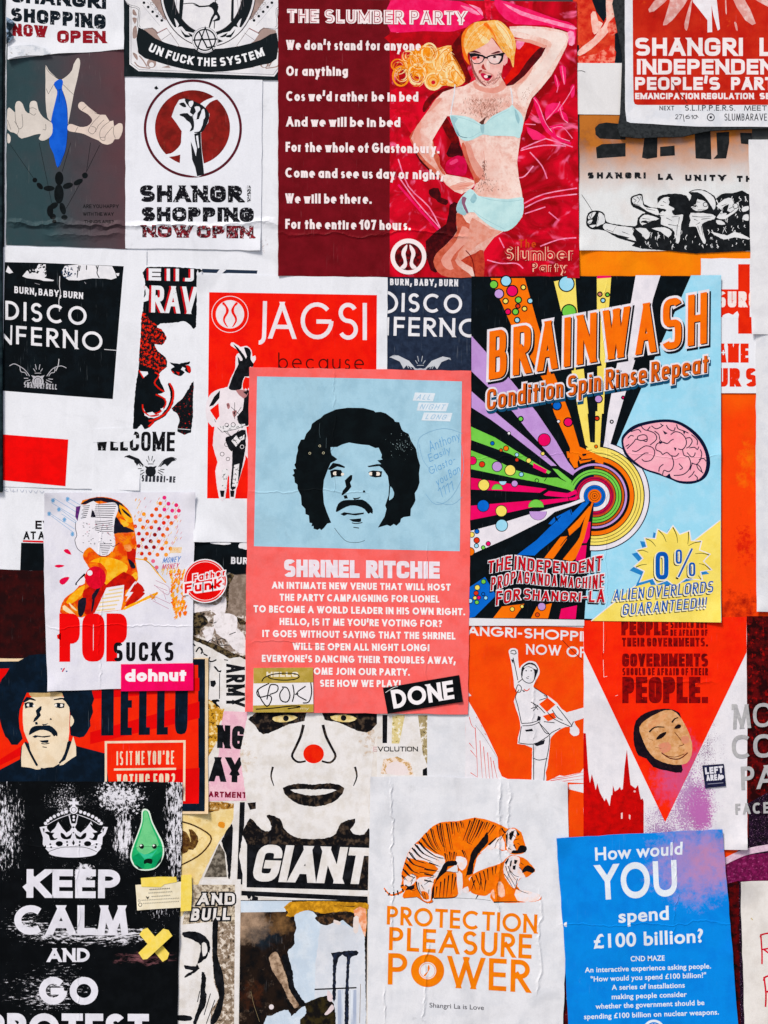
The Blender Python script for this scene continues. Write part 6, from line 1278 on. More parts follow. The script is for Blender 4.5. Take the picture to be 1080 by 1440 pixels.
# keep calm poster
VS, HS = (1, 1, .28), (.25, 1, 1)
SPK = [(8, 1165, 50, 130, 'dfdfe8', 3.2, 0.484, 0.516, VS), (172, 1122, 74, 50, 'dfdfe8', 5, 0.459, 0.486), (176, 1175, 30, 60, 'dfdfe8', 4, 0.454, 0.486, VS), (250, 1160, 36, 150, 'dfdfe8', 3.2, 0.454, 0.486, VS), (95, 1125, 60, 50, 'dfdfe8', 2.6, 0.514, 0.546),
    (140, 1316, 160, 26, 'dfdfe8', 3.2, 0.454, 0.486, HS), (200, 1347, 90, 18, '8a5a60', 8, .46, .56, HS), (118, 1228, 24, 24, 'dfdfe8', 5, 0.414, 0.446), (40, 1300, 80, 60, 'dfdfe8', 2.6, 0.514, 0.546, HS), (225, 1265, 70, 70, 'dfdfe8', 2.5, 0.514, 0.546, VS), (70, 1390, 170, 90, 'dfdfe8', 2.4, 0.544, 0.576, HS), (130, 1200, 260, 260, 'dfdfe8', 1.6, 0.594, 0.626)]
kc = poster('crown_poster', 'worn black poster of a white crown over stacked white capitals', 'poster', 5, '-40,1099 120,1099 257,1100 254,1250 251,1350 248,1540 -40,1540', M('0d1115', '13171b', 'mottle', 22, masks=SPK, worn=(1.7, .735), wc='d8d8de'), lift=[(257, 1100, 36, 4), (252, 1320, 26, 2.5)])
KW = M('e4e4ee', 'dcdce6', 'mottle', 18, worn=None)
l = kc.part('crown_print').z(40, 1110, 4.909)
KK = '0d1115'
l.poly('76,262 128,252 126,268 150,300 175,270 205,225 235,270 262,300 285,285 300,262 288,236 334,236 320,262 338,288 360,300 395,270 432,222 450,268 480,300 500,290 516,258 548,262 530,310 512,330 508,380 500,410 470,442 400,416 310,408 220,416 150,442 118,412 98,380 100,335', KW)
for k in (1, -1):
    def f(s): return [(310 + k * (x - 310), y) for x, y in pts(s)]
    l.line(f('128,246 200,205 290,172'), .9, KW); l.line(f('280,180 292,236'), 1.5, KW)
    for x, y in ((118, 236), (134, 217), (153, 202), (178, 188), (206, 175), (232, 164), (260, 156)): l.dot(310 + k * (x - 310), y, 12, KW)
    l.poly(f('112,300 140,318 150,352 190,348 200,335 180,340 165,318 180,300 160,300 130,292'), KK, 2); l.poly(f('222,300 245,310 262,330 292,312 300,300 290,340 250,346 225,330'), KK, 2)
    l.poly(f('96,268 112,272 106,300'), KK); l.poly(f('150,262 176,250 196,238 180,270 150,290'), KK, 2); l.poly(f('232,240 280,262 262,290 240,270'), KK, 2)
    l.dot(310 + k * 98, 376, 25, KK, 18); l.poly(f('116,384 122,398 116,412 108,398'), KK)
    for x, y in ((150, 380), (156, 400), (266, 364), (268, 386)): l.dot(310 + k * (x - 310), y, 7, KK)
l.poly('310,350 320,370 310,390 300,370', KK); l.dot(310, 300, 5, KK); l.poly('300,262 310,255 320,262 310,270', KK)
l.dot(312, 142, 28, KW); l.ring(312, 142, 17, .7, KK); l.polys('300,62 325,62 320,84 346,84 346,108 322,104 326,120 298,120 302,104 280,108 280,84 304,84', KW); l.dot(312, 190, 9, KW); l.dot(312, 212, 9, KW)
l.dot(306, 440, 166, KW, 32, 40); l.line('140,430 220,404 306,398 400,404 472,432', .7, KK)
for s_, q, w_ in (('KEEP', '112,397 508,399 507,520 111,518', 29), ('CALM', '60,549 541,550 540,676 59,674', 30), ('AND', '200,731 378,730 378,789 199,789', 14), ('GO', '164,852 414,852 413,970 163,968', 29), ('PROTEST', '-62,1004 628,1008 628,1132 -62,1128', 31)):
    l = kc.part('lettering').z(0, 1090, 3); T(l, s_, q, w_, KW, gap=10 if s_ != 'AND' else 6)

# blank sheet and tiger poster
bl = poster('blank_sheet', 'plain white sheet between the salmon poster and the tiger poster', 'paper', 2.8, '601,990 672,990 672,1125 601,1120', M('e0e2e8', 'd8dbe2', 'mottle', 24))
ti = poster('tiger_poster', 'creased white poster of two orange tigers over three orange words', 'poster', 5, '521,1092 610,1092 700,1095 798,1099 800,1180 797,1300 792,1440 790,1530 516,1530 518,1300', M('e2e4ea', 'd8dbe2', 'mottle', 34), lift=[(798, 1099, 40, 4), (640, 1093, 34, 2), (521, 1092, 30, 2), (796, 1300, 24, 1.5)])
TO = M('ee7a14', 'e86c0c', 'mottle', 10, .42, .6, hx3='f29a3c'); TWh = M('e8e4ea', 'f0d8d0', 'mottle', 8); TB = M('16161a', '242024', 'mottle', 6); TP = M('f0b498', 'f4cbb8', 'mottle', 6)
l = ti.part('tiger_print', 'lying tiger under the other').z(530, 1140, 4.5)
l.poly('345,548 360,470 400,398 500,392 516,520 480,552 360,556', TO, 0)
l.poly('590,430 620,395 700,362 780,335 822,300 850,282 900,290 950,312 1002,376 985,396 950,422 910,428 888,478 940,522 1000,520 1042,546 1002,576 740,582 722,520 690,540 640,535 600,520 585,490', TO, 0)
l.polys('822,305 860,285 905,300 900,345 915,380 940,422 905,428 880,480 860,490 815,430 800,370; 880,500 1000,520 1040,545 1000,575 890,570', TWh, 2); l.polys('770,450 800,470 810,540 770,540; 720,520 740,500 745,560', TP, 2); l.polys('905,310 945,318 960,350 930,350', TO, 2)
l.polys('955,345 1000,372 985,395 950,385 920,395 925,370; 810,330 830,300 836,306 818,345; 845,320 856,312 850,350 840,360; 870,310 892,316 880,340 868,335; 860,350 880,345 876,375 860,372', TB, 0); l.lines('815,350 830,400 870,470 880,500; 830,350 850,400 880,440; 805,400 840,450 865,500; 845,380 870,410 900,420; 890,430 882,490 940,520 960,522; 910,330 930,345; 900,360 925,380', 1.1, TB, w1=.5); l.lines('600,420 625,500; 625,405 650,470; 650,392 668,500; 675,382 690,450; 700,370 705,440; 730,358 735,410; 755,348 750,400; 620,440 600,500; 660,430 650,500; 690,440 680,510; 740,580 900,576; 640,535 625,562', 1.9, TB, w1=.7)
l.lines('380,480 372,545; 405,450 395,550; 430,430 420,550; 455,410 440,548; 480,400 470,530; 500,420 485,500; 360,555 480,552 510,535', 2.0, TB, w1=.6); l.polys('340,560 352,490 400,380 445,355 440,385 400,420 365,470 362,548', TB, 0)
l = ti.part('tiger_print', 'standing tiger arched over the other').z(530, 1140, 4.5)
l.poly('265,190 330,120 400,75 520,66 620,44 720,65 790,95 830,114 870,108 915,140 930,190 946,235 940,262 900,276 850,276 820,250 790,256 760,235 720,250 700,225 660,270 632,300 610,400 580,430 598,490 570,524 538,500 540,400 512,392 505,340 440,380 400,380 370,450 350,500 345,560 355,576 320,588 285,570 250,548 170,556 165,530 180,500 150,490 160,440 155,400 175,330 200,260 240,210', TO, 0)
l.polys('240,210 300,230 360,270 420,290 430,340 400,380 380,420 350,440 330,430 390,370 330,330 260,310 200,320 190,290 210,250; 170,430 230,400 250,440 210,480 180,490; 250,440 300,420 360,430 345,500 340,570 300,570 270,520; 500,290 560,300 570,340 540,380 505,340; 505,392 540,400 540,520 515,520; 700,225 790,160 810,250 760,235 720,250; 820,130 870,115 890,150 860,200 880,250 850,270 820,240; 650,270 700,230 690,250', TWh, 2)
l.polys('270,330 330,330 380,370 330,400 260,380; 280,510 320,520 330,560 295,560; 880,150 920,160 925,220 890,200; 790,100 815,110 805,140; 300,200 350,190 340,240; 210,300 250,330 220,380 190,380', TO, 2)
l.polys('600,260 640,210 680,160 700,135 705,200 660,250 630,295 612,340 605,400 570,410 560,430 575,360 590,300; 415,355 440,322 500,318 505,345 450,355 440,385 400,395; 905,220 946,228 940,262 880,272 850,268 862,250 890,250; 700,215 760,165 755,180 715,220; 840,140 870,130 862,160 850,190 838,180; 880,120 905,150 890,165', TB, 0)
l.lines('622,48 600,110 570,190 590,210; 650,58 625,130 590,200; 672,70 650,120 625,170; 590,62 575,110 545,190; 700,72 680,120; 740,90 700,150; 400,78 412,160 430,260; 440,80 455,170 470,250; 470,72 480,150; 500,72 515,140; 530,68 540,110; 380,90 395,170 420,230; 340,112 360,190 390,250; 310,140 340,210 370,250; 285,170 320,220 380,270; 265,195 300,240 370,290 420,300; 240,212 290,270 380,310; 222,235 270,290 340,320; 205,262 240,310 300,330; 190,295 230,340 300,360; 178,330 220,380 260,395; 165,370 200,410 230,420; 158,410 180,440; 430,270 440,320; 460,260 465,315; 490,260 485,310; 330,330 390,350; 300,370 380,380; 300,400 360,410; 250,450 260,500 300,560; 300,440 350,450; 180,470 210,500 240,490; 540,250 560,300; 820,150 822,230; 790,110 810,140 830,120; 866,215 880,240', 2.3, TB, w1=.7)
l.lines(' ; '.join(' '.join('%g,%g' % (a + 13, b + 6) for a, b in pts(q)) for q in '622,48 600,110 570,190 590,210; 650,58 625,130 590,200; 672,70 650,120 625,170; 590,62 575,110 545,190; 700,72 680,120; 740,90 700,150; 400,78 412,160 430,260; 440,80 455,170 470,250; 470,72 480,150; 500,72 515,140; 530,68 540,110; 380,90 395,170 420,230; 340,112 360,190 390,250; 310,140 340,210 370,250; 285,170 320,220 380,270; 265,195 300,240 370,290 420,300; 240,212 290,270 380,310; 222,235 270,290 340,320; 205,262 240,310 300,330; 190,295 230,340 300,360; 178,330 220,380 260,395; 165,370 200,410 230,420; 158,410 180,440; 430,270 440,320; 460,260 465,315; 490,260 485,310; 330,330 390,350; 300,370 380,380; 300,400 360,410; 250,450 260,500 300,560; 300,440 350,450; 180,470 210,500 240,490; 540,250 560,300; 820,150 822,230; 790,110 810,140 830,120; 866,215 880,240'.split(';')[:-3]), 1.2, TB, w1=.4)
l.lines('826,140 824,232; 836,150 852,162; 850,134 880,124; 858,150 882,172; 870,186 902,178; 830,236 852,250; 890,206 906,216; 905,242 940,250; 812,128 800,160; 800,150 780,190; 770,180 750,215; 340,440 300,470; 360,420 320,430; 280,470 300,500; 240,420 210,450; 225,440 215,470; 300,520 310,560; 330,500 325,530; 270,390 330,395; 220,400 260,420', 1.2, TB, w1=.5)
l.lines('250,548 170,555; 320,588 285,568 250,545; 345,560 356,578 330,588; 512,345 512,390 425,382; 745,235 755,215', .6, TB)
l.polys('195,480 240,470 235,495 180,505; 640,265 660,235 650,270', TB)
l.line('185,480 160,512 120,530 80,532 45,490', 3.6, TO, w1=1.6); l.lines('170,470 150,480; 160,495 168,515; 130,505 135,535; 105,515 108,540; 80,520 74,538; 60,508 52,512', 2.0, TB, 0); l.polys('540,500 575,480 582,515 560,524', TWh, 2); l.lines('480,552 640,560 720,570', .4, TB)
TT = M('ee8420', 'e87a18', 'mottle', 14)
l = ti.part('lettering').z(510, 1080, 3.724); T(l, 'PROTECTION', '128,722 380,742 650,752 916,768'.split()[0] + ' 916,768 912,868 126,820', 17, TT, gap=12)
l = ti.part('lettering').z(510, 1080, 3.724); T(l, 'PLEASURE', '140,833 888,872 884,1000 137,954', 20, TT, gap=18)
l = ti.part('lettering').z(510, 1080, 3.724); T(l, 'P', '134,970 236,972 234,1138 131,1134', 25, TT); T(l, 'WER', '446,984 878,1008 875,1178 444,1150', 25, TT, gap=22); l.dot(340, 1062, 87, TT, 86); l.dot(340, 1062, 45, 'e2e4ea'); l.ring(340, 1062, 39, .7, TT, n=30); l.poly('346,1030 352,1050 344,1066 328,1092 320,1086 340,1066 340,1048', TT, 2)
l = ti.part('lettering').z(510, 1080, 3.724); TF(l, 'Shangri La is Love', '350,1230 635,1243 635,1268 350,1254', '5a5a60', bold=.004)

# gymnast poster
an = poster('gymnast_poster', 'orange poster of a saluting girl in white sportswear under clipped white capitals', 'poster', 3.2, '655,868 826,871 826,1185 655,1185', M('ee5220', 'ea4a18', 'mottle', 30, .4, .62, hx3='e24a1c', scr=.06))
l = an.part('mountain_print').z(650, 870, 6)
AW = M('e6e4ea', 'dedde4', 'mottle', 18); AK = '22242c'
an.part('border_print').z(650, 870, 6).poly('30,-12 1056,0 1056,78 30,30', AW); l.polys('28,590 78,652 28,664; 28,655 120,810 200,962 300,1172 305,1262 335,1332 402,1362 402,1400 28,1400; 715,1376 822,1322 860,1330 1000,1300 1020,1268 1056,1262 1056,1390', AW)
l.lines('60,830 80,900 110,930; 150,1030 172,1370; 180,1080 205,1370; 215,1130 232,1370; 240,1170 262,1370; 262,1200 300,1370; 110,920 125,1190 130,1340; 70,1300 130,1340; 60,1050 100,1100; 70,1110 120,1170; 190,970 205,985; 740,1370 1050,1320; 760,1350 900,1330 1040,1290; 800,1380 1050,1350; 120,830 128,845; 160,900 168,915', 1.0, 'd8402c', w1=.4); l.line('110,900 180,990 300,1180', .4, '6a4a4a')
l.poly('900,1400 1056,1395 1056,1480 900,1440', AW)
l = an.part('girl_print', 'saluting girl in white shirt and shorts').z(650, 870, 6)
l.poly('392,270 430,248 468,265 472,330 482,420 500,395 560,358 622,370 655,440 642,490 606,555 612,590 720,650 805,715 882,792 1056,742 1056,830 945,868 988,935 982,980 942,992 908,962 908,912 830,932 752,1002 742,1060 722,1240 705,1300 705,1385 585,1385 592,1092 466,1058 492,930 478,830 436,700 466,625 438,580 436,520 408,350', AW, 0)
l.polys('650,722 720,668 788,725 716,790; 680,822 770,794 795,838 724,868', M('ee5220', 'ea4a18', 'mottle', 20))
l.lines('408,282 420,270 446,270 455,290; 408,290 440,300 460,290; 430,330 450,420 470,520; 470,540 510,510; 480,600 450,660 470,740 500,880; 450,620 470,560 500,580 490,620 460,620; 510,410 500,470 515,520 560,545 600,530 630,460; 500,430 540,400 600,420 640,440; 520,400 560,375 610,385 640,430; 540,500 560,505; 606,580 720,655; 690,650 720,665 650,690; 580,705 640,740 700,800; 600,710 640,770; 580,760 640,740; 640,730 600,780; 500,885 580,880 640,860 660,830; 510,905 590,900 660,870; 640,870 740,980; 500,910 478,1050; 478,1050 600,1060 700,1010 740,980; 600,1060 602,1180 604,1370; 740,990 730,1100 700,1250 690,1370; 605,1180 650,1195 720,1180; 720,790 780,850 920,915; 800,740 870,830 930,910; 650,880 700,960 740,975; 830,925 760,960 740,980; 920,915 940,870; 690,870 780,880; 760,770 800,830 850,860', 1.1, AK)
l.polys('505,410 560,378 620,390 640,440 630,470 606,520 610,470 600,425 560,405 530,420 512,450 512,490 502,470; 606,1060 700,1020 690,1060 630,1078; 530,940 590,930 600,950 540,955; 640,820 665,830 660,862 630,860; 412,345 432,345 434,380 424,370; 500,600 530,610 545,600 520,622', AK, 0); l.lines('520,595 545,610 570,590', 1.4, 'd85a4a'); l.dot(540, 440, 6, AK); l.dot(583, 440, 6, AK); l.lines('552,488 566,492', .8, AK); l.polys('520,408 565,386 612,398 632,430 600,420 560,402 530,415', AW, 2)
l = an.part('lettering').z(650, 870, 6)
T(l, 'ANGRI', '48,56 458,78 456,162 46,140', 17, AW, gap=12); l.poly('470,118 506,120 506,136 470,134', AW); T(l, 'SHOPPI', '524,80 1012,108 1010,192 522,164', 17, AW, gap=12); T(l, 'N', '1016,108 1056,192', 14, AW)
T(l, 'NOW', '541,214 836,226 834,312 540,302', 15, AW, gap=12); T(l, 'OP', '882,232 1056,240 1054,330 880,322', 15, AW, gap=10)
l.z(650, 870, 6).new(); l.line('845,180 920,260 1015,350', 1.0, '8a3020')

# red triangle poster
PSP = [(968, 1130, 70, 110, 'b084b4', 2.2, .44, .48), (990, 1060, 70, 130, '8a6a8a', 1.6, .52, .55), (985, 1140, 30, 60, 'b46aac', 2.6, .36, .44), (930, 1160, 60, 50, 'a078a8', 1.8, .46, .5)]
pe = poster('triangle_poster', 'white poster with a big red point, dark red capitals, a mask and a spired skyline', 'poster', 4, '821,873 900,872 1050,868 1051,1050 1051,1195 821,1195', M('e6e4ea', 'dedde4', 'mottle', 22, masks=PSP), lift=[(1051, 1186, 40, 4)])
l = pe.part('triangle_print').z(810, 870, 4.32)
l.poly('46,0 1037,-10 1037,205 545,1232 540,1232 48,195', M('f23c10', 'ec340e', 'mottle', 30, masks=[(955, 1085, 50, 80, 'd0507a', 14, .3, .5)], scr=.05)); l.lines('168,10 168,210; 166,250 170,355 190,350; 240,470 255,465', .6, 'e8d8d4', 0); l.line('165,1080 165,1260', .6, 'd8a0a0', 0)
l = pe.part('skyline_print').z(810, 870, 4.32)
l.poly('46,695 60,698 66,790 75,930 85,1000 97,945 110,995 120,1042 130,1000 145,1055 160,1085 175,1110 182,1090 192,1108 205,1140 214,1075 222,1070 225,1012 236,1050 255,1040 268,1022 275,1042 285,1035 296,900 310,795 322,920 332,1010 362,1032 378,1010 386,1060 396,1100 405,1092 412,1112 412,1400 46,1400', M('cc1416', 'b01014', 'mottle', 10, .4, .6, hx3='7c0c12')); l.polys('274,1182 284,1178 284,1215 274,1218; 322,1190 332,1195 330,1222 322,1215', 'eccccc'); l.dot(357, 1050, 7, 'e8b8b8')
l = pe.part('lettering').z(810, 870, 4.32)
PD = M('8e0f14', '5c0a12', 'mottle', 8, worn=(6, .66), wc='e8300f')
for s_, q, w_, g_ in (('PEOPLE', '276,8 562,102', 26, 6), ('SHOULD NOT', '574,14 800,58', 11, 5), ('BE AFRAID OF', '574,66 800,105', 10, 5), ('THEIR GOVERNMENTS.', '280,116 803,170', 13, 6), ('GOVERNMENTS', '281,212 803,292', 20, 6), ('SHOULD BE AFRAID OF THEIR', '282,300 803,345', 10, 6), ('PEOPLE.', '282,354 803,514', 38, 8)): T(l, s_, q, w_, PD, fut=False, n=3.6, gap=g_, space=14)
l = pe.part('mask_print', 'plain brown theatre mask with a dark hood').z(810, 870, 4.32)
l.poly('350,700 365,620 430,570 520,548 600,556 640,600 560,700 640,880 640,936 560,926 470,902 430,852 380,832 355,770', M('1c1420', '2a1c26', 'mottle', 10, worn=(1.8, .66), wc='a88aa0'), 2)
l.poly('385,660 430,612 510,568 580,555 636,600 680,680 706,760 702,830 672,880 620,888 560,882 480,850 430,790 400,720', M('cc9460', 'e0b084', 'mottle', 9, .42, .6, hx3='a8683a', worn=(1.4, .70), wc='4a3428'), 2)
l.polys('640,700 690,740 704,800 690,860 660,880 640,840 665,790; 440,640 520,590 560,580 520,630 450,670', M('e0a878', 'd8986a', 'mottle', 8), 2)
MKK = '24161a'; l.lines('446,690 480,660 538,660; 584,632 600,610 622,602', 2.6, MKK, w1=1.2); l.polys('486,735 510,702 548,688 545,705 520,728; 596,668 620,642 640,650 630,668', MKK, 2); l.lines('600,690 640,740 655,765 625,775; 540,830 600,842 660,822; 570,850 610,856 640,846', 1.0, '6a3a20'); l.polys('500,770 560,750 580,790 530,820; 640,720 680,715 690,750 650,760', M('d88c70', 'd09070', 'mottle', 5), 2); l.line('520,815 570,848 630,852 680,815', 1.6, '5a2a1c'); l.lines('470,740 440,730; 480,780 520,790', .5, '7a4a2a')
lf = poster('square_sticker', 'small square navy sticker with blocky white letters on the speckled white', 'sticker', 6, '987.7,1076.5 1017.9,1074.2 1021,1105.6 991.7,1108.4', M('22243c', '2c2e48', 'mottle', 6), jitter=.15)
l = lf.part('lettering').z(810, 870, 4.32); T(l, 'LEFT', '782,905 892,894 894,936 786,946', 11, 'dcdce6', fut=False, n=4, gap=4); T(l, 'AREA', '790,950 880,944 884,980 794,986', 9, 'dcdce6', fut=False, n=4, gap=3); l.new(); l.dot(885, 962, 14, 'dcdce6'); l.line('800,1005 895,997', 1.0, '8a8aa0', 0)
# spray paint on the plywood and on the poster's edge
l = pl.part('spray_print').z(980, 850, 3.6)
l.poly('240,1000 262,1060 262,1180 220,1240 140,1310 150,2400 560,2400 560,880 400,880', M('18121c', '2c1a30', 'mottle', 8, .4, .6, hx3='3a2040', worn=(1.6, .60), wc='b88cb4')); l.polys('140,1305 260,1270 560,1240 560,1420 480,1400 210,1405 140,1500', M('7a2450', '5c1a40', 'mottle', 6, .42, .56, hx3='a84c80', worn=(1.6, .66), wc='d8a8c8')); l.polys('140,1420 215,1400 225,2400 140,2400', M('5a0e12', '1c0c10', 'mottle', 12, .4, .6, hx3='a01c18')); l.line('130,1310 200,1275 270,1250 420,1225 560,1215', 9, M('d4b4ca', 'e0c8d8', 'mottle', 5, worn=(1.6, .62), wc='7a3a60'))
l.poly('-1300,1240 140,1240 150,2400 -1300,2400', M('1a1418', '5a1216', 'mottle', 20, .42, .6, hx3='c8ccd4'))
l.poly('255,60 560,60 560,880 400,930 260,1010', M('5c1114', '2c0a0e', 'mottle', 12, .4, .56, hx3='a81c18', worn=(3, .70), wc='c8a8a0'))
sp_ = poster('sprayed_lettering', 'grey sprayed capitals running off the triangle poster onto dark plywood', 'graffiti', 4.6, '1029,990 1036,990 1036,998 1029,998', M('b6b6b8', 'c4c4c6', 'mottle', 5), thick=.0001, jitter=0)
SG = M('b4b4b6', 'a6a6aa', 'mottle', 5, .4, .6, hx3='c8c8ca', worn=None); l = sp_.part('lettering').z(980, 850, 3.6)
for s_, q, w_ in (('MON', '178,512 470,488 470,612 184,632', 18), ('COC', '176,662 500,652 500,770 178,782', 20), ('PAR', '222,822 480,806 480,925 226,940', 19), ('FACEBOOK', '194,1010 560,990 560,1050 196,1064', 12)): T(l, s_, q, w_, SG, n=2.4, gap=12)

# blue poster, cream sheet
bu = poster('blue_poster', 'bright blue poster of centred white questions, sprayed purple at one corner', 'poster', 7, '782.2,1178.3 900,1172 1015.6,1166 1027,1300 1038,1440 1044,1525 804,1535 793,1320', M('1088e2', '0a80dc', 'mottle', 30, dirt=.8, scr=.05, masks=[(978, 1212, 90, 82, '9a88c8', 14, .30, .5), (1000, 1215, 60, 55, 'b486b4', 12, .34, .55)], worn=(2, .80), wc='b8d4f0'), lift=[(782, 1178, 34, 4), (1015, 1166, 30, 2), (1031, 1340, 26, 1.8)])
QW = M('e4ecf8', 'dce6f4', 'mottle', 12); QS = M('e4ecf8', 'b89cc8', 'mottle', 3, .44, .52)
for s_, q, b_ in (('How would', '203,152 648,122 646,184 206,216', .022), ('YOU', '196,244 616,216 622,388 206,412', .022), ('spend', '322,468 576,446 578,514 324,530', .024), ('£100 billion?', '196,592 750,562 752,628 198,660', .024)):
    l = bu.part('lettering').z(780, 1150, 3.6); TF(l, s_, q, QW, bold=b_, space=1.06)
l = bu.part('small_lettering').z(780, 1150, 3.6)
for s_, x0, x1, y0, y1 in (('CND MAZE', 384, 556, 701, 697), ('An interactive experience asking people.', 152, 790, 758, 737), ('"How would you spend £100 billion?"', 182, 766, 804, 783), ('A series of installations', 288, 658, 846, 834), ('making people consider', 288, 668, 893, 880), ('whether the government should be', 206, 757, 942, 922), ('spending £100 billion on nuclear weapons.', 148, 830, 994, 970)):
    TF(l, s_, '%d,%d %d,%d %d,%d %d,%d' % (x0, y0, x1, y1, x1 + 1, y1 + 25, x0 + 1, y0 + 25), QW, bold=.02, space=1.05)
l = bu.part('badge_print').z(780, 1150, 3.6); l.dot(502, 1078, 56, QW); l.ring(502, 1078, 40, 2, M('2584dc')); l.lines('502,1040 502,1118; 502,1078 474,1106; 502,1078 530,1106', 2, M('2584dc'), 0)
cr_ = poster('cream_sheet', 'cream sheet with hand painted crimson letters beyond the blue poster', 'paper', 5, '1041,1239.5 1150,1238 1150,1530 1049,1530 1046,1400', M('e4e1de', 'dcd8d4', 'mottle', 24), lift=[(1041, 1240, 40, 6)])
l = cr_.part('lettering').z(780, 1150, 3.6); RE = M('d2123e', 'b80e30', 'mottle', 6)
l.lines('1042,606 1050,592 1100,584 1130,600 1120,650 1050,668; 1044,590 1050,680 1050,742; 1060,668 1100,700 1130,745', 2.2, RE); l.lines('1058,826 1068,806 1110,800 1140,820 1130,860 1066,884; 1060,806 1070,890 1068,958; 1080,884 1120,920 1140,958', 2.4, RE); l.lines('994,508 1004,518', 1.6, 'c8b890')

# ------------------------------------------------------------------ stickers and tape
do = poster('pink_sticker', 'hot pink strip sticker with chubby white lettering on the pop poster', 'sticker', 8, '170,934 272,932.5 272,971 170,972', M('ee1664', 'e6105c', 'mottle', 14, dirt=.6, rough=.35), jitter=.15)
l = do.part('lettering').z(0, 670, 3); T(l, 'dohnut', '528,813 786,811 785,863 528,866', 15.5, M('f4eef4', dirt=.5), gap=5)
fk = poster('round_sticker', 'round red sticker with slanted outlined words at the edge of the pop poster', 'sticker', 7.4, [(288.5 + 31 * math.cos(i * math.pi / 24), 817 + 31 * math.sin(i * math.pi / 24)) for i in range(48)], M('e6e4ea', dirt=.6), jitter=0, lift=[(312, 838, 12, 2)])
l = fk.part('red_print').z(0, 670, 3); FRD = M('e01c1c', 'd81414', 'mottle', 12, dirt=.6); l.dot(865.5, 441, 88, FRD, None, 44); l.ring(865.5, 441, 81, .8, 'f0dede')
l = fk.part('lettering').z(0, 670, 3)
for gr, c in ((8, M('f0eaf0', dirt=.5)), (0, FRD)):
    T(l, 'Father', '815,414 952,390 952,416 815,444', 6.5, c, fut=False, n=2.6, gap=8, grow=gr * .6); l.new(); T(l, 'Funk', '779,454 934,428 934,470 779,494', 10, c, fut=False, n=2.6, gap=12, grow=gr); l.new()
dn = poster('word_sticker', 'tilted black strip sticker with the word DONE on the salmon poster', 'sticker', 8, [(330 + a / 3.0857, 760 + b / 3.0857) for a, b in pts('643,640 974,584 990,700 664,752')], M('101317', '171a1e', 'mottle', 12, scr=.1, rough=.4), jitter=.12, lift=[(648, 986, 10, 1.5)])
l = dn.part('lettering').z(330, 760, 3.0857); T(l, 'DONE', '676,650 945,606 954,686 690,730', 17, M('f2eef2', dirt=.5), gap=7); l.line('654,660 690,638 708,634', .8, 'd8d8d8')
nm = poster('name_sticker', 'gold and white greeting sticker with a scrawled black tag and halo', 'sticker', 8, [(330 + a / 3.0857, 760 + b / 3.0857) for a, b in pts('82,553 340,551 342,745 79,746')], M('e8e6ea', dirt=.7), jitter=.12)
l = nm.part('gold_print').z(330, 760, 3.0857); GD = M('b09848', 'bca458', 'mottle', 10); l.polys('82,553 340,551 341,616 82,620; 80,716 342,710 342,745 79,746', GD)
l.new(); T(l, 'HELLO', '138,570 276,570 276,592 138,592', 8, 'ece4d0', fut=False, n=3, gap=4); T(l, 'my', '285,722 322,734', 2, 'd8ccb0')
l = nm.part('tag_scrawl').z(330, 760, 3.0857); PK3 = '14141a'
l.line('118,612 128,596 160,582 210,576 262,578 280,590 262,602 210,606 160,600 142,588', 1.5, PK3); l.line('150,620 110,640 96,660 110,680 150,672 160,690 140,720 110,680 100,645', 1.6, PK3); l.line('140,690 150,640 160,625 186,630 184,655 152,668; '.strip('; '), 1.6, PK3); l.line('212,640 196,665 202,694 228,700 240,672 228,640 205,636', 1.6, PK3); l.lines('252,625 258,665 250,700; 308,632 268,665 312,694; 262,668 276,664; 330,616 334,660 322,700 296,705; 92,732 160,728 250,718 284,722 230,730', 1.6, PK3)
# green drop sticker
gd = poster('drop_sticker', 'green drop shaped sticker with two dot eyes on the worn black poster', 'sticker', 7, [(40 + a / 4.909, 1110 + b / 4.909) for a, b in smooth(pts('782,150 805,134 836,152 856,220 890,290 930,370 936,450 905,520 860,555 780,560 728,530 702,470 716,400 750,310 778,225'), 3)], M('dcecdf', dirt=.5), jitter=0)
l = gd.part('green_print').z(40, 1110, 4.909)
l.poly('790,160 808,145 828,160 848,225 882,295 920,375 926,448 898,512 858,545 780,550 736,522 712,468 724,402 758,312 786,228', M('2fa866', '38b470', 'mottle', 10, dirt=.5), 3)
l.polys('795,160 815,150 832,200 860,280 900,380 850,430 800,450 760,430 745,390 775,300 795,220; ', M('74cc8c', '68c484', 'mottle', 10, dirt=.5), 2); l.polys('715,470 760,440 800,480 800,545 760,545 730,520; 850,470 920,430 922,470 890,520 850,545', M('1c9860', '168a54', 'mottle', 8, dirt=.5)); l.polys('760,430 800,480 850,470 900,400 860,440 800,450', M('3cbc90', '4ac49a', 'mottle', 8, dirt=.5)); l.polys('895,500 925,455 915,500 870,545; 740,515 790,550 760,550', '123c34')
for x in (782, 870): l.dot(x, 394, 17, '2a3a34', 18); l.dot(x - 5, 388, 8, 'd8e8dc'); l.dot(x + 3, 398, 9, '10181a')
l.poly('798,490 825,478 856,484 850,515 820,508 800,516', '12241f', 2)
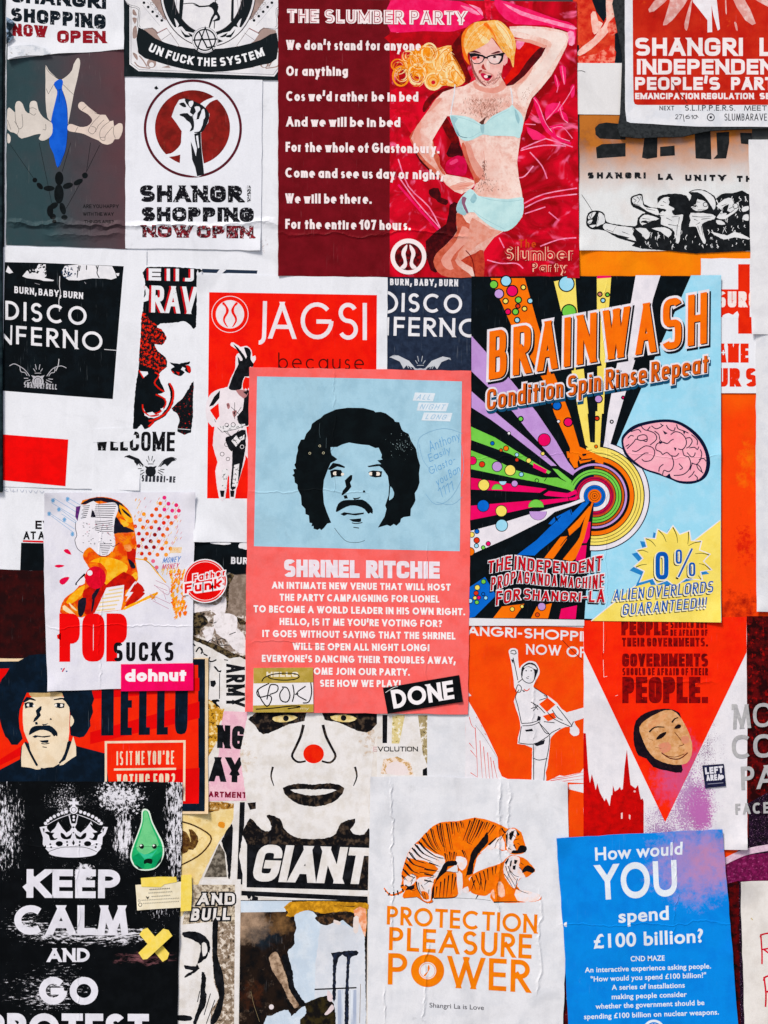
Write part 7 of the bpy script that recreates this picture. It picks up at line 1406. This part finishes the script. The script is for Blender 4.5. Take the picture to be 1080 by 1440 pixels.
# card held by yellow tape
cd_ = poster('note_card', 'small cream business card taped over the edge of the crown poster', 'card', 6.6, [(40 + a / 4.909, 1110 + b / 4.909) for a, b in pts('738,660 1070,636 1072,815 752,834')], M('ece4cc', 'e6dcc0', 'mottle', 12), jitter=.12, lift=[(192, 1280, 16, 3)])
l = cd_.part('fine_print').z(40, 1110, 4.909)
for x0, x1, y, w_ in ((835, 975, 694, .9), (828, 990, 718, .6), (850, 975, 742, .6), (780, 1040, 768, .5), (790, 1040, 790, .5)):
    x = x0
    while x < x1: l.line([(x, y - (x - x0) * .06), (x + 5, y - 5 - (x - x0) * .06), (x + 8, y + 3 - (x - x0) * .06)], w_, '6a665e', 0); x += 12
l.poly('810,738 818,740 824,746 834,736 830,752 820,758', '22242a'); l.ring(764, 770, 8, .6, '55524c', n=12); l.ring(772, 796, 12, .8, '45423c', n=8)
TPm = M('efd560', 'f2dc78', 'mottle', 9, .4, .62, hx3='e6ca50', dirt=.7, rough=.45)
poster('tape_strip', 'yellow tape strip along the top edge of the cream card', 'tape', 7.2, [(40 + a / 4.909, 1110 + b / 4.909) for a, b in pts('776,612 900,603 1020,604 1026,640 940,655 915,675 780,672')], TPm, jitter=.2)
poster('tape_strip', 'upright yellow tape strip holding the right end of the cream card', 'tape', 7.2, [(p[0] / 3, 1090 + p[1] / 3) for p in pts('765,422 808,420 810,500 806,572 762,575')], TPm, jitter=.3)
xc = poster('tape_cross', 'cross of two yellow tape strips on the crown poster', 'tape', 6.6, [(p[0] / 3, 1090 + p[1] / 3) for p in pts('588,672 602,652 622,644 714,752 706,776 686,788')], TPm, jitter=.12)
xc.sheet.name = 'strip'; slab(xc, 'strip', [(p[0] / 3, 1090 + p[1] / 3) for p in pts('585,748 690,646 712,652 728,676 622,774 604,776')], .0072, .0004, TPm)
for po in POSTERS:
    built = []
    for l in po.layers:
        par = l.parent
        if isinstance(par, Layer): l.parent = par.obj
        l.obj = l.build()
GROUPS = {'disco_poster': 'dark disco posters', 'blank_sheet': 'blank sheets between posters', 'scrap_paper': 'pale overlapping sheets', 'tape_strip': 'yellow tape strips'}
for po in POSTERS:
    n = po.root.name.split('.')[0]
    if n in GROUPS: po.root['group'] = GROUPS[n]
